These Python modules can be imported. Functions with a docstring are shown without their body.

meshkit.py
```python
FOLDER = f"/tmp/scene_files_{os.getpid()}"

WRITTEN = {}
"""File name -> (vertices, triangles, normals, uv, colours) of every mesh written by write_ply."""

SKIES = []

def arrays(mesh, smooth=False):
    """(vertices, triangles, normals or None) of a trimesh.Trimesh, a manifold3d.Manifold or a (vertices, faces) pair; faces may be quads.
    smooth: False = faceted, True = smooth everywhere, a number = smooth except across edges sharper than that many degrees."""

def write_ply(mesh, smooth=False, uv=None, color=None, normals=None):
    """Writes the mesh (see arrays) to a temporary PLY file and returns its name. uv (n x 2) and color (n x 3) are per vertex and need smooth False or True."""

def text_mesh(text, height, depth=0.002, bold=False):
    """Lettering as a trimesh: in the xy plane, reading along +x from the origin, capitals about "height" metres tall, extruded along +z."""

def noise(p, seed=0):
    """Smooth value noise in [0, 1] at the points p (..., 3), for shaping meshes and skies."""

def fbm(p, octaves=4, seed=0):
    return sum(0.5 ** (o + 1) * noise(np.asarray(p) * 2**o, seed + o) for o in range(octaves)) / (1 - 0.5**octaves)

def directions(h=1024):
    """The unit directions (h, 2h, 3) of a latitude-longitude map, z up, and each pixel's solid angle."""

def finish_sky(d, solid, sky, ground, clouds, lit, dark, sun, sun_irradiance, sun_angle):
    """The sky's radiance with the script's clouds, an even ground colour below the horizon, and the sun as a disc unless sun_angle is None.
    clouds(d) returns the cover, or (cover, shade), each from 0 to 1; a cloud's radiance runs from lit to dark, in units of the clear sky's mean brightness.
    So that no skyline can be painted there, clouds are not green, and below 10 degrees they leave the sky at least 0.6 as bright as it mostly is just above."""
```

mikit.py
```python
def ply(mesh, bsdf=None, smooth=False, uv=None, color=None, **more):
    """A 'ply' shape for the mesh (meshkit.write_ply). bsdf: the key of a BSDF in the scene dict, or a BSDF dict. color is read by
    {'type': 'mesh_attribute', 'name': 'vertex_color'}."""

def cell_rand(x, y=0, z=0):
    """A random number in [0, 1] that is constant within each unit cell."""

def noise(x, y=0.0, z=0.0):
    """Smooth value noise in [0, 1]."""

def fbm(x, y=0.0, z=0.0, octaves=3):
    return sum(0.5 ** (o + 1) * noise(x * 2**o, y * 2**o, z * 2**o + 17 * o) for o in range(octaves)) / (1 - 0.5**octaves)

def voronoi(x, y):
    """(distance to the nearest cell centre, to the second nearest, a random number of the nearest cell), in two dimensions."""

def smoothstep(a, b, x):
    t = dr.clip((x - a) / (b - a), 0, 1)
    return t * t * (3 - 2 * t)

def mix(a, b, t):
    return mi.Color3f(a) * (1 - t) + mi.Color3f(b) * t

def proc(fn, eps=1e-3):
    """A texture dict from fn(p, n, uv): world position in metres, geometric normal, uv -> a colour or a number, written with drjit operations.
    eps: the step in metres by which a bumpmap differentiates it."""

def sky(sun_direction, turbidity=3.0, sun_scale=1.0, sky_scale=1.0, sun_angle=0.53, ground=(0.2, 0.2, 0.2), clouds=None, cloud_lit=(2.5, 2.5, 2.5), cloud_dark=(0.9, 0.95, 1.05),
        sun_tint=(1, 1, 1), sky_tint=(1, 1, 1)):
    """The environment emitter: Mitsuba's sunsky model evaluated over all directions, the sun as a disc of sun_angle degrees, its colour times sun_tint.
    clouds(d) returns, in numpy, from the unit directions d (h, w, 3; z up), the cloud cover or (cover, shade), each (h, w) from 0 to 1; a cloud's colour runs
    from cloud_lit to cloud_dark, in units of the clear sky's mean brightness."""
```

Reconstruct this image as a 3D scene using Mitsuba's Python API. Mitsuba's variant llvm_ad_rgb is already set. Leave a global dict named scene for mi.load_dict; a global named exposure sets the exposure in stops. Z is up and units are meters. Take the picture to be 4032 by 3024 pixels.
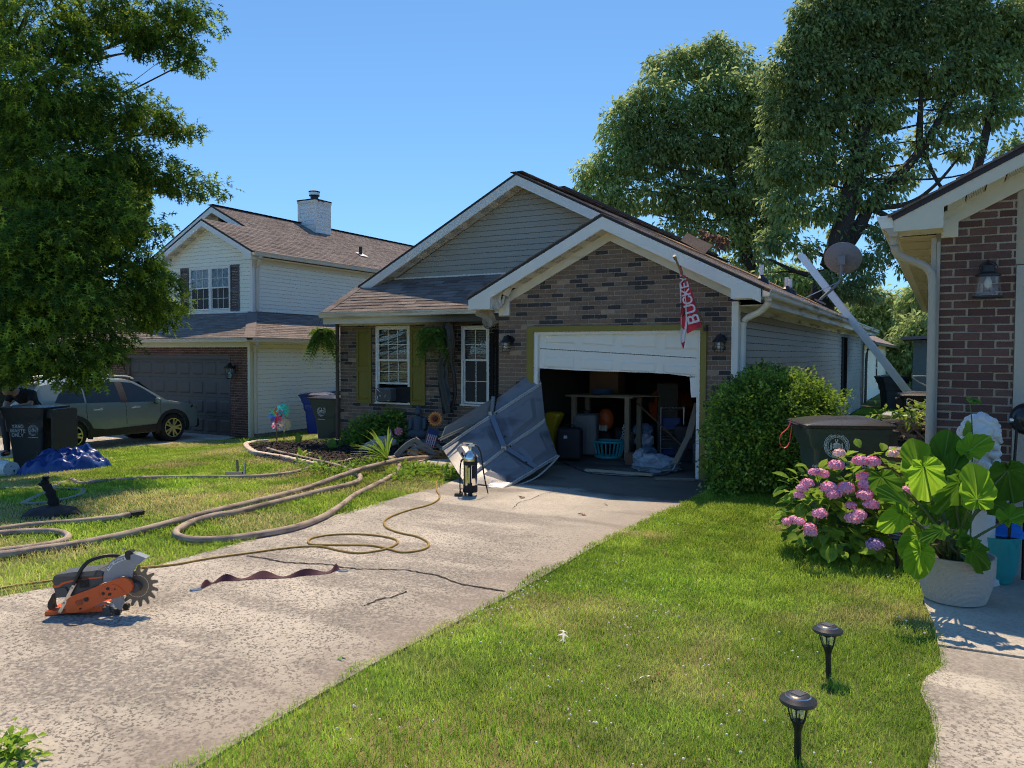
import math, random, numpy as np, trimesh, mitsuba as mi, mikit, drjit as dr
import manifold3d as m3
import meshkit
from shapely.geometry import Polygon, box as sbox, LineString, Point, MultiPolygon
from shapely.ops import unary_union
from shapely.prepared import prep
from shapely import affinity
T = mi.ScalarTransform4f
scene, labels = {}, {}
# ------------------------------------------------------------------ camera, sky, exposure
CAM = (0.0,0.0,1.823)
R_ = np.array([[0.877034,0.480416,0.003278], [0.020774,-0.031106,-0.9993], [-0.479978,0.876489,-0.037261]])
mat = np.eye(4)
mat[:3,0], mat[:3,1], mat[:3,2], mat[:3,3] = -R_[0],-R_[1], R_[2], CAM
scene['camera'] = {'type': 'perspective', 'fov': 65.87, 'fov_axis': 'x', 'near_clip': 0.05, 'far_clip': 2000.0, 'to_world': T(mat)}
SUN = (-0.222,0.46,1.0)
scene['sky'] = mikit.sky(SUN, turbidity=2.2, sky_tint=(0.85,1.17,1.40), sun_tint=(1.0,0.94,0.84), ground=(0.14,0.15,0.10))
exposure = 1.9
rng = np.random.default_rng(7)

# ------------------------------------------------------------------ helpers
def newkey(k):
    if k not in used:
        used[k] = 0
        return k
    used[k] += 1
    return f'{k}_{used[k]:03d}'
used = {}
def add(k, mesh, m, smooth=False, uv=None, tw=None, **more):
    k = newkey(k)
    d = mesh if isinstance(mesh, dict) else mikit.ply(mesh, 'mat_' + m, smooth, uv=uv)
    d = {**d, **more}
    if tw is not None: d['to_world'] = tw
    scene[k] = d
    return k
def lab(k, label, cat=None, group=None, kind=None):
    d = {}
    if label: d['label'] = label
    if cat: d['category'] = cat
    if group: d['group'] = group
    if kind: d['kind'] = kind
    labels[k] = {**labels.get(k, {}), **d}
    return k
def thing(k, label, cat, group=None):
    k = newkey(k)
    lab(k, label, cat, group)
    return k
def stuff(k):
    labels[k] = {**labels.get(k, {}), 'kind': 'stuff'}
    return k
def V(*a): return np.array(a, float)
def unit(v):
    v = np.asarray(v, float)
    return v / np.linalg.norm(v)
def cat(ms):
    ms = [m for m in ms if m is not None]
    return trimesh.util.concatenate(ms)
def box(c, s, rz=0.0, rot=None):
    m = trimesh.creation.box(s)
    if rot is not None: m.apply_transform(rot)
    if rz: m.apply_transform(trimesh.transformations.rotation_matrix(rz, [0,0,1]))
    m.apply_translation(c)
    return m
def bx(x0, x1, y0, y1, z0, z1): return box(((x0+x1)/2,(y0+y1)/2,(z0+z1)/2),(abs(x1-x0), abs(y1-y0), abs(z1-z0)))
def basis(d, up=(0,0,1)):
    d = unit(d)
    s = np.cross(d, up)
    if np.linalg.norm(s) < 1e-6: s = np.cross(d,(1,0,0))
    s = unit(s)
    return d, s, np.cross(s, d)
def beam(p0, p1, w, h, up=(0,0,1)):
    p0, p1 = np.asarray(p0, float), np.asarray(p1, float)
    d, s, u = basis(p1 - p0, up)
    m = trimesh.creation.box((np.linalg.norm(p1 - p0), w, h))
    M = np.eye(4); M[:3,0], M[:3,1], M[:3,2], M[:3,3] = d, s, u,(p0 + p1) / 2
    m.apply_transform(M)
    return m
def rbox(c, s, r=0.02, rz=0.0, n=8):
    r = min(r, min(s) / 2.05)
    hs = [m3.Manifold.sphere(r, n).translate([(s[0]/2-r)*a,(s[1]/2-r)*b,(s[2]/2-r)*e]) for a in (-1,1) for b in (-1,1) for e in (-1,1)]
    return mtri(m3.Manifold.batch_hull(hs), rz, c)
def mtri(man, rz=0, c=(0,0,0)):
    q = man.to_mesh()
    m = trimesh.Trimesh(np.array(q.vert_properties)[:, :3], np.array(q.tri_verts), process=False)
    if rz: m.apply_transform(trimesh.transformations.rotation_matrix(rz, [0,0,1]))
    m.apply_translation(c)
    return m
def spline(pts, n=8):
    p = np.asarray(pts, float)
    if len(p) < 3: return p
    q = np.vstack([2*p[0]-p[1], p,2*p[-1]-p[-2]])
    out = []
    for i in range(1, len(q) - 2):
        for t in np.linspace(0,1, n, endpoint=False):
            a, b, c, d = q[i-1], q[i], q[i+1], q[i+2]
            out.append(0.5*(2*b+(c-a)*t+(2*a-5*b+4*c-d)*t*t+(3*b-a-3*c+d)*t**3))
    out.append(p[-1])
    return np.array(out)
def tube(pts, r, sides=8, cap=True, flat=1.0):
    p = np.asarray(pts, float)
    n = len(p)
    rr = np.broadcast_to(np.asarray(r, float),(n,))
    t = np.gradient(p, axis=0)
    t /= np.linalg.norm(t, axis=1, keepdims=True) + 1e-12
    a = np.cross(t, np.where(np.abs(t[:,2:]) < 0.95, V(0,0,1), V(1,0,0)))
    a /= np.linalg.norm(a, axis=1, keepdims=True) + 1e-12
    b = np.cross(a, t)
    ang = np.arange(sides) * 2 * np.pi / sides
    v = p[:, None] + rr[:, None, None] * (np.cos(ang)[None, :, None] * a[:, None] + flat * np.sin(ang)[None, :, None] * b[:, None])
    v = v.reshape(-1,3)
    i, j = np.meshgrid(np.arange(n - 1), np.arange(sides), indexing='ij')
    q = np.stack([i*sides+j, i*sides+(j+1) % sides,(i+1)*sides+(j+1) % sides,(i+1)*sides+j],-1).reshape(-1,4)
    f = np.vstack([q[:, [0,2,1]], q[:, [0,3,2]]])
    if cap:
        k = len(v)
        v = np.vstack([v, p[0], p[-1]])
        jj = np.arange(sides)
        f = np.vstack([f, np.stack([jj,(jj+1) % sides, jj*0+k],1), np.stack([(n-1)*sides+(jj+1) % sides,(n-1)*sides+jj, jj*0+k+1],1)])
    return trimesh.Trimesh(v, f, process=False)
def lathe(prof, c=(0,0,0), sec=20):
    m = trimesh.creation.revolve(np.array(prof, float), sections=sec)
    m.apply_translation(c)
    return m
def cyl(p0, p1, r, sides=12): return tube([p0, p1], r, sides)
def ball(c, r, sub=2, s=(1,1,1)):
    m = trimesh.creation.icosphere(sub,1.0)
    m.vertices = m.vertices * np.array(s) * r + np.array(c)
    return m
class Fr:
    def __init__(self, o, u, v):
        self.o, self.u, self.v = np.asarray(o, float), unit(u), unit(v)
        self.n = np.cross(self.u, self.v)
        self.M = np.eye(4)
        self.M[:3,0], self.M[:3,1], self.M[:3,2], self.M[:3,3] = self.u, self.v, self.n, self.o
    def p(self, a, b, c=0.0): return self.o + a*self.u + b*self.v + c*self.n
    def put(self, m):
        m = m.copy()
        m.apply_transform(self.M)
        return m
    def ex(self, poly, w0, w1):
        ms = []
        for g in getattr(poly, 'geoms', [poly]):
            if g.geom_type != 'Polygon' or g.area < 1e-7: continue
            m = trimesh.creation.extrude_polygon(g, w1 - w0, engine='earcut')
            m.apply_translation((0,0, w0))
            ms.append(m)
        return self.put(cat(ms)) if ms else None
    def rect(self, a0, b0, a1, b1, w0, w1): return self.put(bx(a0, a1, b0, b1, w0, w1))
    def tw(self, a, b, c): 
        M = self.M.copy(); M[:3,3] = self.p(a, b, c)
        return T(M)
FRONT = lambda y: Fr((0, y,0),(1,0,0),(0,0,1))
EAST = lambda x: Fr((x,0,0),(0,1,0),(0,0,1))
def polys(g): return [q for q in getattr(g, 'geoms', [g]) if q.geom_type == 'Polygon' and q.area > 1e-6]
def uvc(m, t, h=0.5): return np.tile([[t, h]],(len(m.vertices),1))

# ------------------------------------------------------------------ materials
def rgbv(c): return {'type': 'rgb', 'value': list(c)}
def M(name, c, rough=0.6, **kw):
    scene['mat_' + name] = {'type': 'twosided', 'b': {'type': 'principled', 'base_color': c if isinstance(c, dict) else rgbv(c), 'roughness': rough, **kw}}
def MM(name, c, rough=0.3): M(name, c, rough, metallic=1.0)
C3 = mi.Color3f
def f_brick(p, n, uv):
    t, h = uv.x, uv.y
    g = mikit.fbm(p.x*60, p.y*60, p.z*60,3)
    blotch = mikit.fbm(p.x*9, p.y*9, p.z*14,2)
    main = mikit.mix(mikit.mix(C3(.055, .048, .050), C3(.185, .128, .095), mikit.smoothstep(.12, .34, t)), C3(.34, .25, .185), mikit.smoothstep(.62,1.0, t))
    red = mikit.mix(C3(.085, .038, .032), C3(.165, .075, .058), t)
    pur = mikit.mix(C3(.090, .045, .040), C3(.145, .078, .066), t)
    c = dr.select(h < .25, main, dr.select(h < .75, red, pur))
    sm = mikit.smoothstep(-8.6,-7.2, p.x + .5*blotch) * mikit.smoothstep(.6,2.2, p.z) * dr.select((h < .25) & (p.y > 12.5),1.0,0.0)
    return c * (.62 + .5*g + .3*blotch) * (1 - .78*sm)
M('brick', mikit.proc(f_brick),0.85, specular=0.25)
def f_shingle(p, n, uv):
    g = mikit.fbm(p.x*140, p.y*140, p.z*140,2)
    b = mikit.fbm(p.x*1.3, p.y*1.3, p.z*2,2)
    return mikit.mix(C3(.11, .092, .084), C3(.225, .193, .174), uv.x) * (.55 + .6*g + .3*b)
M('shingle', mikit.proc(f_shingle),0.95, specular=0.15)
def f_siding(p, n, uv):
    s = mikit.fbm(p.x*.9, p.y*.9, p.z*6,3)
    soot = mikit.smoothstep(2.6, .2, dr.sqrt(dr.square((p.y-25.3)*1.0) + dr.square((p.z-2.3)*1.6))) * dr.select(dr.abs(p.x+2.58) < .1,1.0,0.0)
    smk = mikit.smoothstep(2.0,2.6, p.z + .35*s) * dr.select(dr.abs(p.x+2.58) < .1,1.0,0.0)
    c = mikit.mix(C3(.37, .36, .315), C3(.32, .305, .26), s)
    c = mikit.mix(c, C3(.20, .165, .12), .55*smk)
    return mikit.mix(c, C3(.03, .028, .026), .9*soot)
M('siding', mikit.proc(f_siding),0.55, specular=0.3)
M('siding_gap_shade',(.07, .066, .06), .9)  # backing darkened to draw the shade under each siding board
M('siding_gap_shade2',(.22, .21, .18), .9)  # same painted board shade, paler, for the cream siding
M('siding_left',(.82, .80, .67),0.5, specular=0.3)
def f_concrete(p, n, uv):
    ag = mikit.noise(p.x*120, p.y*120,3.0)
    ag2 = mikit.noise(p.x*62 + 9, p.y*62,1.0)
    st = mikit.fbm(p.x*1.1, p.y*1.1,0.5,4)
    st2 = mikit.fbm(p.x*5, p.y*5,4.5,3)
    worn = mikit.smoothstep(9.4,6.4, p.y + 1.5*st2 + .5*p.x + 2)
    c = mikit.mix(C3(.43, .395, .33), C3(.265, .245, .21), mikit.smoothstep(.35, .8, st)*.75)
    pit = mikit.smoothstep(.50, .72, .55*ag + .45*ag2) * (.25 + .75*worn)
    c = mikit.mix(c, C3(.105, .095, .088), pit*.8)
    c = mikit.mix(c, C3(.17, .155, .14), .6*mikit.smoothstep(.52, .68, mikit.fbm(p.x*.7+4, p.y*2.2,7.0,4)))
    c = mikit.mix(c, C3(.53, .48, .40), mikit.smoothstep(.62, .8,1-ag2) * (.15 + .5*worn) * .6)
    edge = mikit.smoothstep(-3.55,-2.9, p.x + .5*(st2-.5)) * dr.select(p.x < -2.0,1.0,0.0)
    c = mikit.mix(c, C3(.23, .195, .165), .55*edge)
    tyre = mikit.smoothstep(.5, .1, dr.abs(p.x+4.4-.9)) + mikit.smoothstep(.5, .1, dr.abs(p.x+4.4+.8))
    c = c * (1 - .10*tyre*dr.select(p.x < -2.0,1.0,0.0))
    shade_dark = mikit.smoothstep(9.35,9.75, p.y + .9*(st-.5) + .25*(st2-.5) + .10*(p.x+4)) * dr.select((p.x < -2.0) & (p.x > -6.7) & (p.y < 18),1.0,0.0)  # deepens the garage shadow in the colour, as if wet; sooty floor inside
    c = c * (1 - .72*shade_dark)
    return c * (.85 + .3*st2)
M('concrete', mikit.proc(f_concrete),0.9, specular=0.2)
def f_soil(p, n, uv):
    a = mikit.fbm(p.x*.8, p.y*.8,0.0,3)
    b = mikit.fbm(p.x*14, p.y*14,0.0,3)
    return mikit.mix(C3(.075, .105, .028), C3(.17, .15, .07), mikit.smoothstep(.45, .75, a)) * (.6 + .8*b)
M('soil', mikit.proc(f_soil),1.0, specular=0.1)
def f_grass(p, n, uv):
    a = mikit.fbm(p.x*.55 + 3, p.y*.55,0.0,3)
    dry = mikit.smoothstep(.50, .72, mikit.fbm(p.x*.8 + 11, p.y*.8 + 5,2.0,3) + dr.select(p.x < -5.5, .06,-.09))
    c = mikit.mix(C3(.20, .36, .04), C3(.50, .66, .11), uv.x)
    c = mikit.mix(c, C3(.62, .55, .26), dry * uv.y)
    return c * (.62 + .75*a) * (.8 + .4*mikit.noise(p.x*5, p.y*5,1.0))
def thin(name, c, rough=0.5, dt=0.9, **kw):
    scene['mat_' + name] = {'type': 'principledthin', 'base_color': c if isinstance(c, dict) else rgbv(c), 'roughness': rough, 'diff_trans': dt, 'eta': 1.55, **kw}
thin('grass', mikit.proc(f_grass),0.55,1.0)
def f_oak(p, n, uv):
    a = mikit.fbm(p.x*.9, p.y*.9, p.z*.9,2)
    return mikit.mix(C3(.045, .10, .028), C3(.36, .50, .055), uv.x) * (.7 + .6*a)
thin('oak', mikit.proc(f_oak),0.24,1.05)
def f_tree(p, n, uv):
    a = mikit.fbm(p.x*.35, p.y*.35, p.z*.35,2)
    return mikit.mix(C3(.17, .25, .11), C3(.52, .63, .25), uv.x) * (.65 + .7*a)
thin('tree', mikit.proc(f_tree),0.42,1.15)
def f_plant(p, n, uv):
    return mikit.mix(mikit.mix(C3(.07, .15, .045), C3(.30, .46, .06), mikit.smoothstep(0, .6, uv.x)), C3(.62, .68, .22), mikit.smoothstep(.7,1.0, uv.x)) * (.8 + .4*mikit.noise(p.x*30, p.y*30, p.z*30))
thin('plant', mikit.proc(f_plant),0.38,0.7)
M('bark',(.055, .042, .033),0.95)
M('mortar',(.36, .31, .255), .95)
M('mortar_tan',(.34, .29, .22),0.95)
def f_trim(p, n, uv): 
    s = mikit.fbm(p.x*2, p.y*2, p.z*9,3)
    c = mikit.mix(C3(.66, .62, .53), C3(.45, .40, .32), mikit.smoothstep(.5, .85, s))
    sm = mikit.smoothstep(-9.9,-7.9, p.x + .8*(s-.5)) * dr.select((p.y > 12.2) & (p.y < 12.75) & (p.x < -6) & (p.z < 2.63),1.0,0.0)
    return mikit.mix(c, C3(.022, .02, .018), .93*sm)
M('trim', mikit.proc(f_trim),0.5)
M('trim_white',(.73, .71, .66),0.4)
M('trim_cream',(.60, .55, .45),0.5)
M('trim_taupe',(.40, .36, .30),0.5)
M('olive',(.205, .165, .020),0.5)
M('olive_dark',(.185, .150, .018),0.55)
M('roof_edge',(.045, .037, .037),0.9)
M('black',(.012, .012, .013),0.45)
M('black_gloss',(.015, .015, .016),0.2)
M('black_soft',(.016, .016, .017),0.9)
M('soot',(.010, .0095, .009),0.95)
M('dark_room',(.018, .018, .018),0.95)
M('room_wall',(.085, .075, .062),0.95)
MM('aluminium',(.62, .62, .64),0.38)
MM('chrome',(.78, .76, .72),0.14)
MM('steel',(.42, .41, .40),0.4)
M('pvc',(.78, .78, .76),0.4)
M('blinds',(.17, .17, .165), .6)
M('screen',(.022, .024, .026), .6)
scene['mat_glass'] = {'type': 'thindielectric', 'int_ior': 1.5}

# ------------------------------------------------------------------ the ground
def ss(a, b, x):
    t = np.clip((x-a)/(b-a),0,1)
    return t*t*(3-2*t)
def terr(x, y): return -.5*ss(10,17,-np.asarray(x, float))
gx = np.unique(np.concatenate([[-400,-150,-60], np.linspace(-30,-6,40), np.linspace(-6,6,8), [20,60,150,400]]))
gy = np.array([-300,-60,-10,0,5,10,15,20,30,60,150,400.])
GX, GY = np.meshgrid(gx, gy, indexing='ij')
gv = np.stack([GX, GY, terr(GX, GY) - .004],-1).reshape(-1,3)
i, j = np.meshgrid(np.arange(len(gx)-1), np.arange(len(gy)-1), indexing='ij')
ny = len(gy)
gf = np.stack([i*ny+j,(i+1)*ny+j,(i+1)*ny+j+1, i*ny+j+1],-1).reshape(-1,4)
lab(add('ground',(gv, gf), 'soil', True), 'soil under the lawns and around the houses', kind='structure')
def sheet(poly, dz, seg=0.6, thick=0.0):
    b = poly.bounds
    ms = []
    if b[0] > -10:
        m = trimesh.creation.extrude_polygon(poly, max(thick, .02), engine='earcut')
        m.apply_translation((0,0, dz - max(thick, .02)))
        return m
    for x0 in np.arange(math.floor(b[0]), b[2], seg):
        for q in polys(poly.intersection(sbox(x0, b[1], x0+seg, b[3]))):
            m = trimesh.creation.extrude_polygon(q, .02, engine='earcut')
            m.vertices[:,2] += terr(m.vertices[:,0],0) + dz - .02
            ms.append(m)
    return cat(ms)
drive = Polygon([(-6.35,11.34),(-6.30,10.2),(-6.10,9.2),(-6.02,7.5),(-5.95,6.2),(-5.89,5.1),(-5.88,4.3),(-6.0,3.7),(-6.15,3.2),(-6.25,-8),(-2.75,-8),(-2.84,2.3),(-2.88,3),(-2.9,3.6),(-2.87,4.4),(-2.84,5.2),(-2.87,6.9),(-2.74,9.2),(-2.65,11.34)])
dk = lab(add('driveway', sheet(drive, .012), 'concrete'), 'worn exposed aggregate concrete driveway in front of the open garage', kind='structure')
walk = Polygon([(-.13,7.74),(-.10,6.5),(-.03,6.0),(.0,5.56),(1.6,5.64),(1.6,7.74)])
walk2 = Polygon([(.005,5.545),(.02,5.2),(-.07,4.95),(-.08,4.75),(-.03,4.5),(0,4.2),(-.03,3.9),(-.02,3.4),(.0,-4),(1.6,-4),(1.6,5.625)])
wk = lab(add('walkway', sheet(walk, .022), 'concrete'), 'upper concrete walkway slab at the house on the right', kind='structure')
wk2 = lab(add('walkway', sheet(walk2, .012), 'concrete'), 'lower concrete walkway slab nearest the camera', kind='structure')
pw = Polygon([(-8.4,12.1),(-7.95,11.6),(-7.75,10.85),(-7.55,10.42),(-7.1,10.45),(-6.35,10.85),(-6.35,12.6),(-8.4,12.6)])
lab(add('path', sheet(pw, .03), 'concrete'), 'concrete path to the burned porch', kind='structure')
ld = Polygon([(-22.4,15.6),(-17.25,15.6),(-16.95,14.8),(-17.229,13.626),(-17.561,12.609),(-17.926,11.526),(-18.3,5.0),(-18.8,-8),(-22.4,-8)])
lab(add('driveway', sheet(ld, .012), 'concrete'), 'concrete driveway of the two storey house on the left', kind='structure')
# cracks in the driveway: thin dark recess lines
def ribbon(pts, w, dz=.0165):
    p = np.asarray(pts, float)[:, :2]
    p = spline(np.c_[p, np.zeros(len(p))],7)[:, :2]
    p = p + rng.normal(0, .007, p.shape)
    t = np.gradient(p, axis=0); t /= np.linalg.norm(t, axis=1, keepdims=True)
    nrm = np.stack([-t[:,1], t[:,0]],1)
    ww = w*(.5 + rng.random(len(p)))[:, None]
    v = np.vstack([np.c_[p+nrm*ww, np.full(len(p), dz)], np.c_[p-nrm*ww, np.full(len(p), dz)]])
    n = len(p); k = np.arange(n-1)
    return trimesh.Trimesh(v, np.vstack([np.stack([k, k+n, k+n+1],1), np.stack([k, k+n+1, k+1],1)]), process=False)
r3 = 0
M('crack',(.035, .03, .026),1.0)
add(dk+'__crack', ribbon([(-5.448,5.018,0.0),(-5.364,5.019,0.0),(-5.206,5.031,0.0),(-5.011,5.016,0.0),(-4.813,5.076,0.0),(-4.619,5.151,0.0),(-4.454,5.139,0.0),(-4.3,5.164,0.0),(-4.123,5.251,0.0),(-3.939,5.326,0.0),(-3.768,5.334,0.0),(-3.589,5.326,0.0),(-3.36,5.231,0.0),(-3.191,5.218,0.0),(-2.921,5.216,0.0)], .010), 'crack')
add(dk+'__crack', ribbon([(-3.63,4.422,0.0),(-3.622,4.517,-0.0),(-3.621,4.611,-0.0),(-3.582,4.671,0.0),(-3.57,4.768,0.0),(-3.56,4.857,0.0)], .007), 'crack')
add(dk+'__crack', ribbon([(-4.412,8.078,0.0),(-4.494,8.316,0.0),(-4.533,8.507,-0.0),(-4.516,8.784,-0.0),(-4.538,9.004,0.0),(-4.528,9.203,0.0),(-4.504,9.468,0.0),(-4.392,9.741,0.0)], .004), 'crack')

# ------------------------------------------------------------------ building tools
_bv = {}
def brick_variant(L, t, h, H=.0595, D=.02):
    k = (round(L,3), t, h)
    if k not in _bv:
        m = trimesh.creation.box((L, H, D))
        r = np.random.default_rng(int(L*1000) + int(t*97))
        m.vertices += r.normal(0, .0012, m.vertices.shape)
        _bv[k] = mikit.ply(m, 'mat_brick', uv=uvc(m, t, h))
    return _bv[k]
def brickwork(fr, region, holder, h, keep, dist, soldiers=(), L=.203, H=.0595, j=.0105, proud=.007, seed=1):
    """running bond over region; the `keep` nearest bricks are entries of holder, the rest one stuff part"""
    r = np.random.default_rng(seed)
    P = prep(region)
    x0, y0, x1, y1 = region.bounds
    one, rest = [], []
    c, y = 0, y0
    while y < y1:
        x = x0 - (L+j)/2*(c % 2) - .002
        while x < x1:
            b = sbox(x + r.normal(0, .0015), y, x+L, y+H)
            t = round(float(r.choice([.04, .12, .3, .42, .5, .58, .66, .76, .92], p=[.12, .09, .13, .15, .15, .13, .11, .08, .04])),2) if h == 0 else round(float(r.choice([.1, .3, .5, .7, .9])),2)
            if P.contains(b): one.append((dist(x+L/2, y), x, y, None, t))
            elif P.intersects(b):
                for q in polys(region.intersection(b)):
                    if q.area > 5e-4: one.append((dist(q.centroid.x, q.centroid.y), x, y, q, t))
            x += L + j
        y += H + j
        c += 1
    one.sort(key=lambda z: z[0])
    for kk,(d, x, y, q, t) in enumerate(one):
        w = r.normal(0, .0018)
        if kk < keep:
            if q is None: add(holder + '__brick', brick_variant(L, t, h), '', tw=fr.tw(x+L/2, y+H/2, proud - .01 + w))
            else:
                m = fr.ex(q, proud-.02, proud + w)
                add(holder + '__brick', m, 'brick', uv=uvc(m, t, h))
        else:
            m = fr.ex(q, proud-.02, proud + w) if q is not None else fr.rect(x, y, x+L, y+H, proud-.02, proud + w)
            rest.append((m, t))
    if rest:
        m = cat([a for a, _ in rest])
        stuff(add(holder + '__brickwork', m, 'brick', uv=np.vstack([uvc(a, t, h) for a, t in rest])))
def siding(fr, region, holder, m, course=.108, parts=True, lip=.014, z0=None, name='plank'):
    a0, b0, a1, b1 = region.bounds
    b = b0 if z0 is None else z0
    ms = []
    while b < b1:
        for q in polys(region.intersection(sbox(a0-1, b+.009, a1+1, b+course+.002))):
            if q.area < 2e-3: continue
            e = trimesh.creation.extrude_polygon(q, .02, engine='earcut')
            v = e.vertices
            top = v[:,2] > .01
            v[:,2] = np.where(top, .001 + lip*(1 - (v[:,1]-b)/course),-.004)
            e.vertices = v
            e = fr.put(e)
            if parts: add(holder + '__' + name, e, m)
            else: ms.append(e)
        b += course
    return cat(ms) if ms else None
def tabs(fr, region, tabw=.30, exp=.14, th=.007, seed=3, lo=0., hi=1.):
    """a roof of staggered shingle tabs, lying on the frame's plane: list of (mesh, tone)"""
    r = np.random.default_rng(seed)
    a0, b0, a1, b1 = region.bounds
    P = prep(region)
    out, c, b = [],0, b0
    while b < b1:
        a = a0 - tabw * r.random()
        while a < a1:
            w = tabw * r.uniform(.75,1.25)
            q = sbox(a+.0015, b, a+w-.0015, b+exp*1.02)
            t = th * r.uniform(.7,1.6)
            tone = lo + (hi-lo)*min(1, max(0, r.normal(.5, .24)))
            gs = [q] if P.contains(q) else polys(region.intersection(q)) if P.intersects(q) else []
            for g in gs:
                if g.area < 4e-4: continue
                if g is q:
                    m = trimesh.creation.box((1,1,1)); v = m.vertices + .5
                    v = v * V(q.bounds[2]-q.bounds[0], exp*1.02,1) + V(q.bounds[0], b,0)
                else:
                    m = trimesh.creation.extrude_polygon(g,1.0, engine='earcut'); v = m.vertices.copy()
                v[:,2] = np.where(v[:,2] > .5, t*(1.15 - (v[:,1]-b)/exp),-.01)
                m = trimesh.Trimesh(v, m.faces, process=False)
                m.apply_transform(fr.M)
                out.append((m, tone))
            a += w
        b += exp
        c += 1
    return out
def tabs_stuff(key, tb):
    m = cat([a for a, _ in tb])
    return stuff(add(key, m, 'shingle', uv=np.vstack([uvc(a, t) for a, t in tb])))
def gable_board(fr, a, b, depth, w0, w1):
    """board following the straight line a->b (in the frame), hanging `depth` below it"""
    return fr.ex(Polygon([a, b,(b[0], b[1]-depth),(a[0], a[1]-depth)]), w0, w1)
GUT = [(0,0),(.085,0),(.10, .02),(.105, .06),(.125, .085),(.125, .105),(.118, .105),(.112, .092),(.095, .07),(.088, .012),(.006, .012),(.006, .105),(0, .105)]
def sweep(profile, p0, p1, side):
    """profile (side, up) carried along p0->p1"""
    p0, p1, side = np.asarray(p0, float), np.asarray(p1, float), unit(side)
    d = p1 - p0; L = np.linalg.norm(d); d /= L
    up = np.cross(side, d) if np.cross(side, d)[2] > 0 else -np.cross(side, d)
    m = trimesh.creation.extrude_polygon(Polygon(profile), L, engine='earcut')
    Mx = np.eye(4); Mx[:3,0], Mx[:3,1], Mx[:3,2], Mx[:3,3] = side, up, d, p0
    m.apply_transform(Mx)
    if np.linalg.det(Mx[:3, :3]) < 0: m.invert()
    return m
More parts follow.
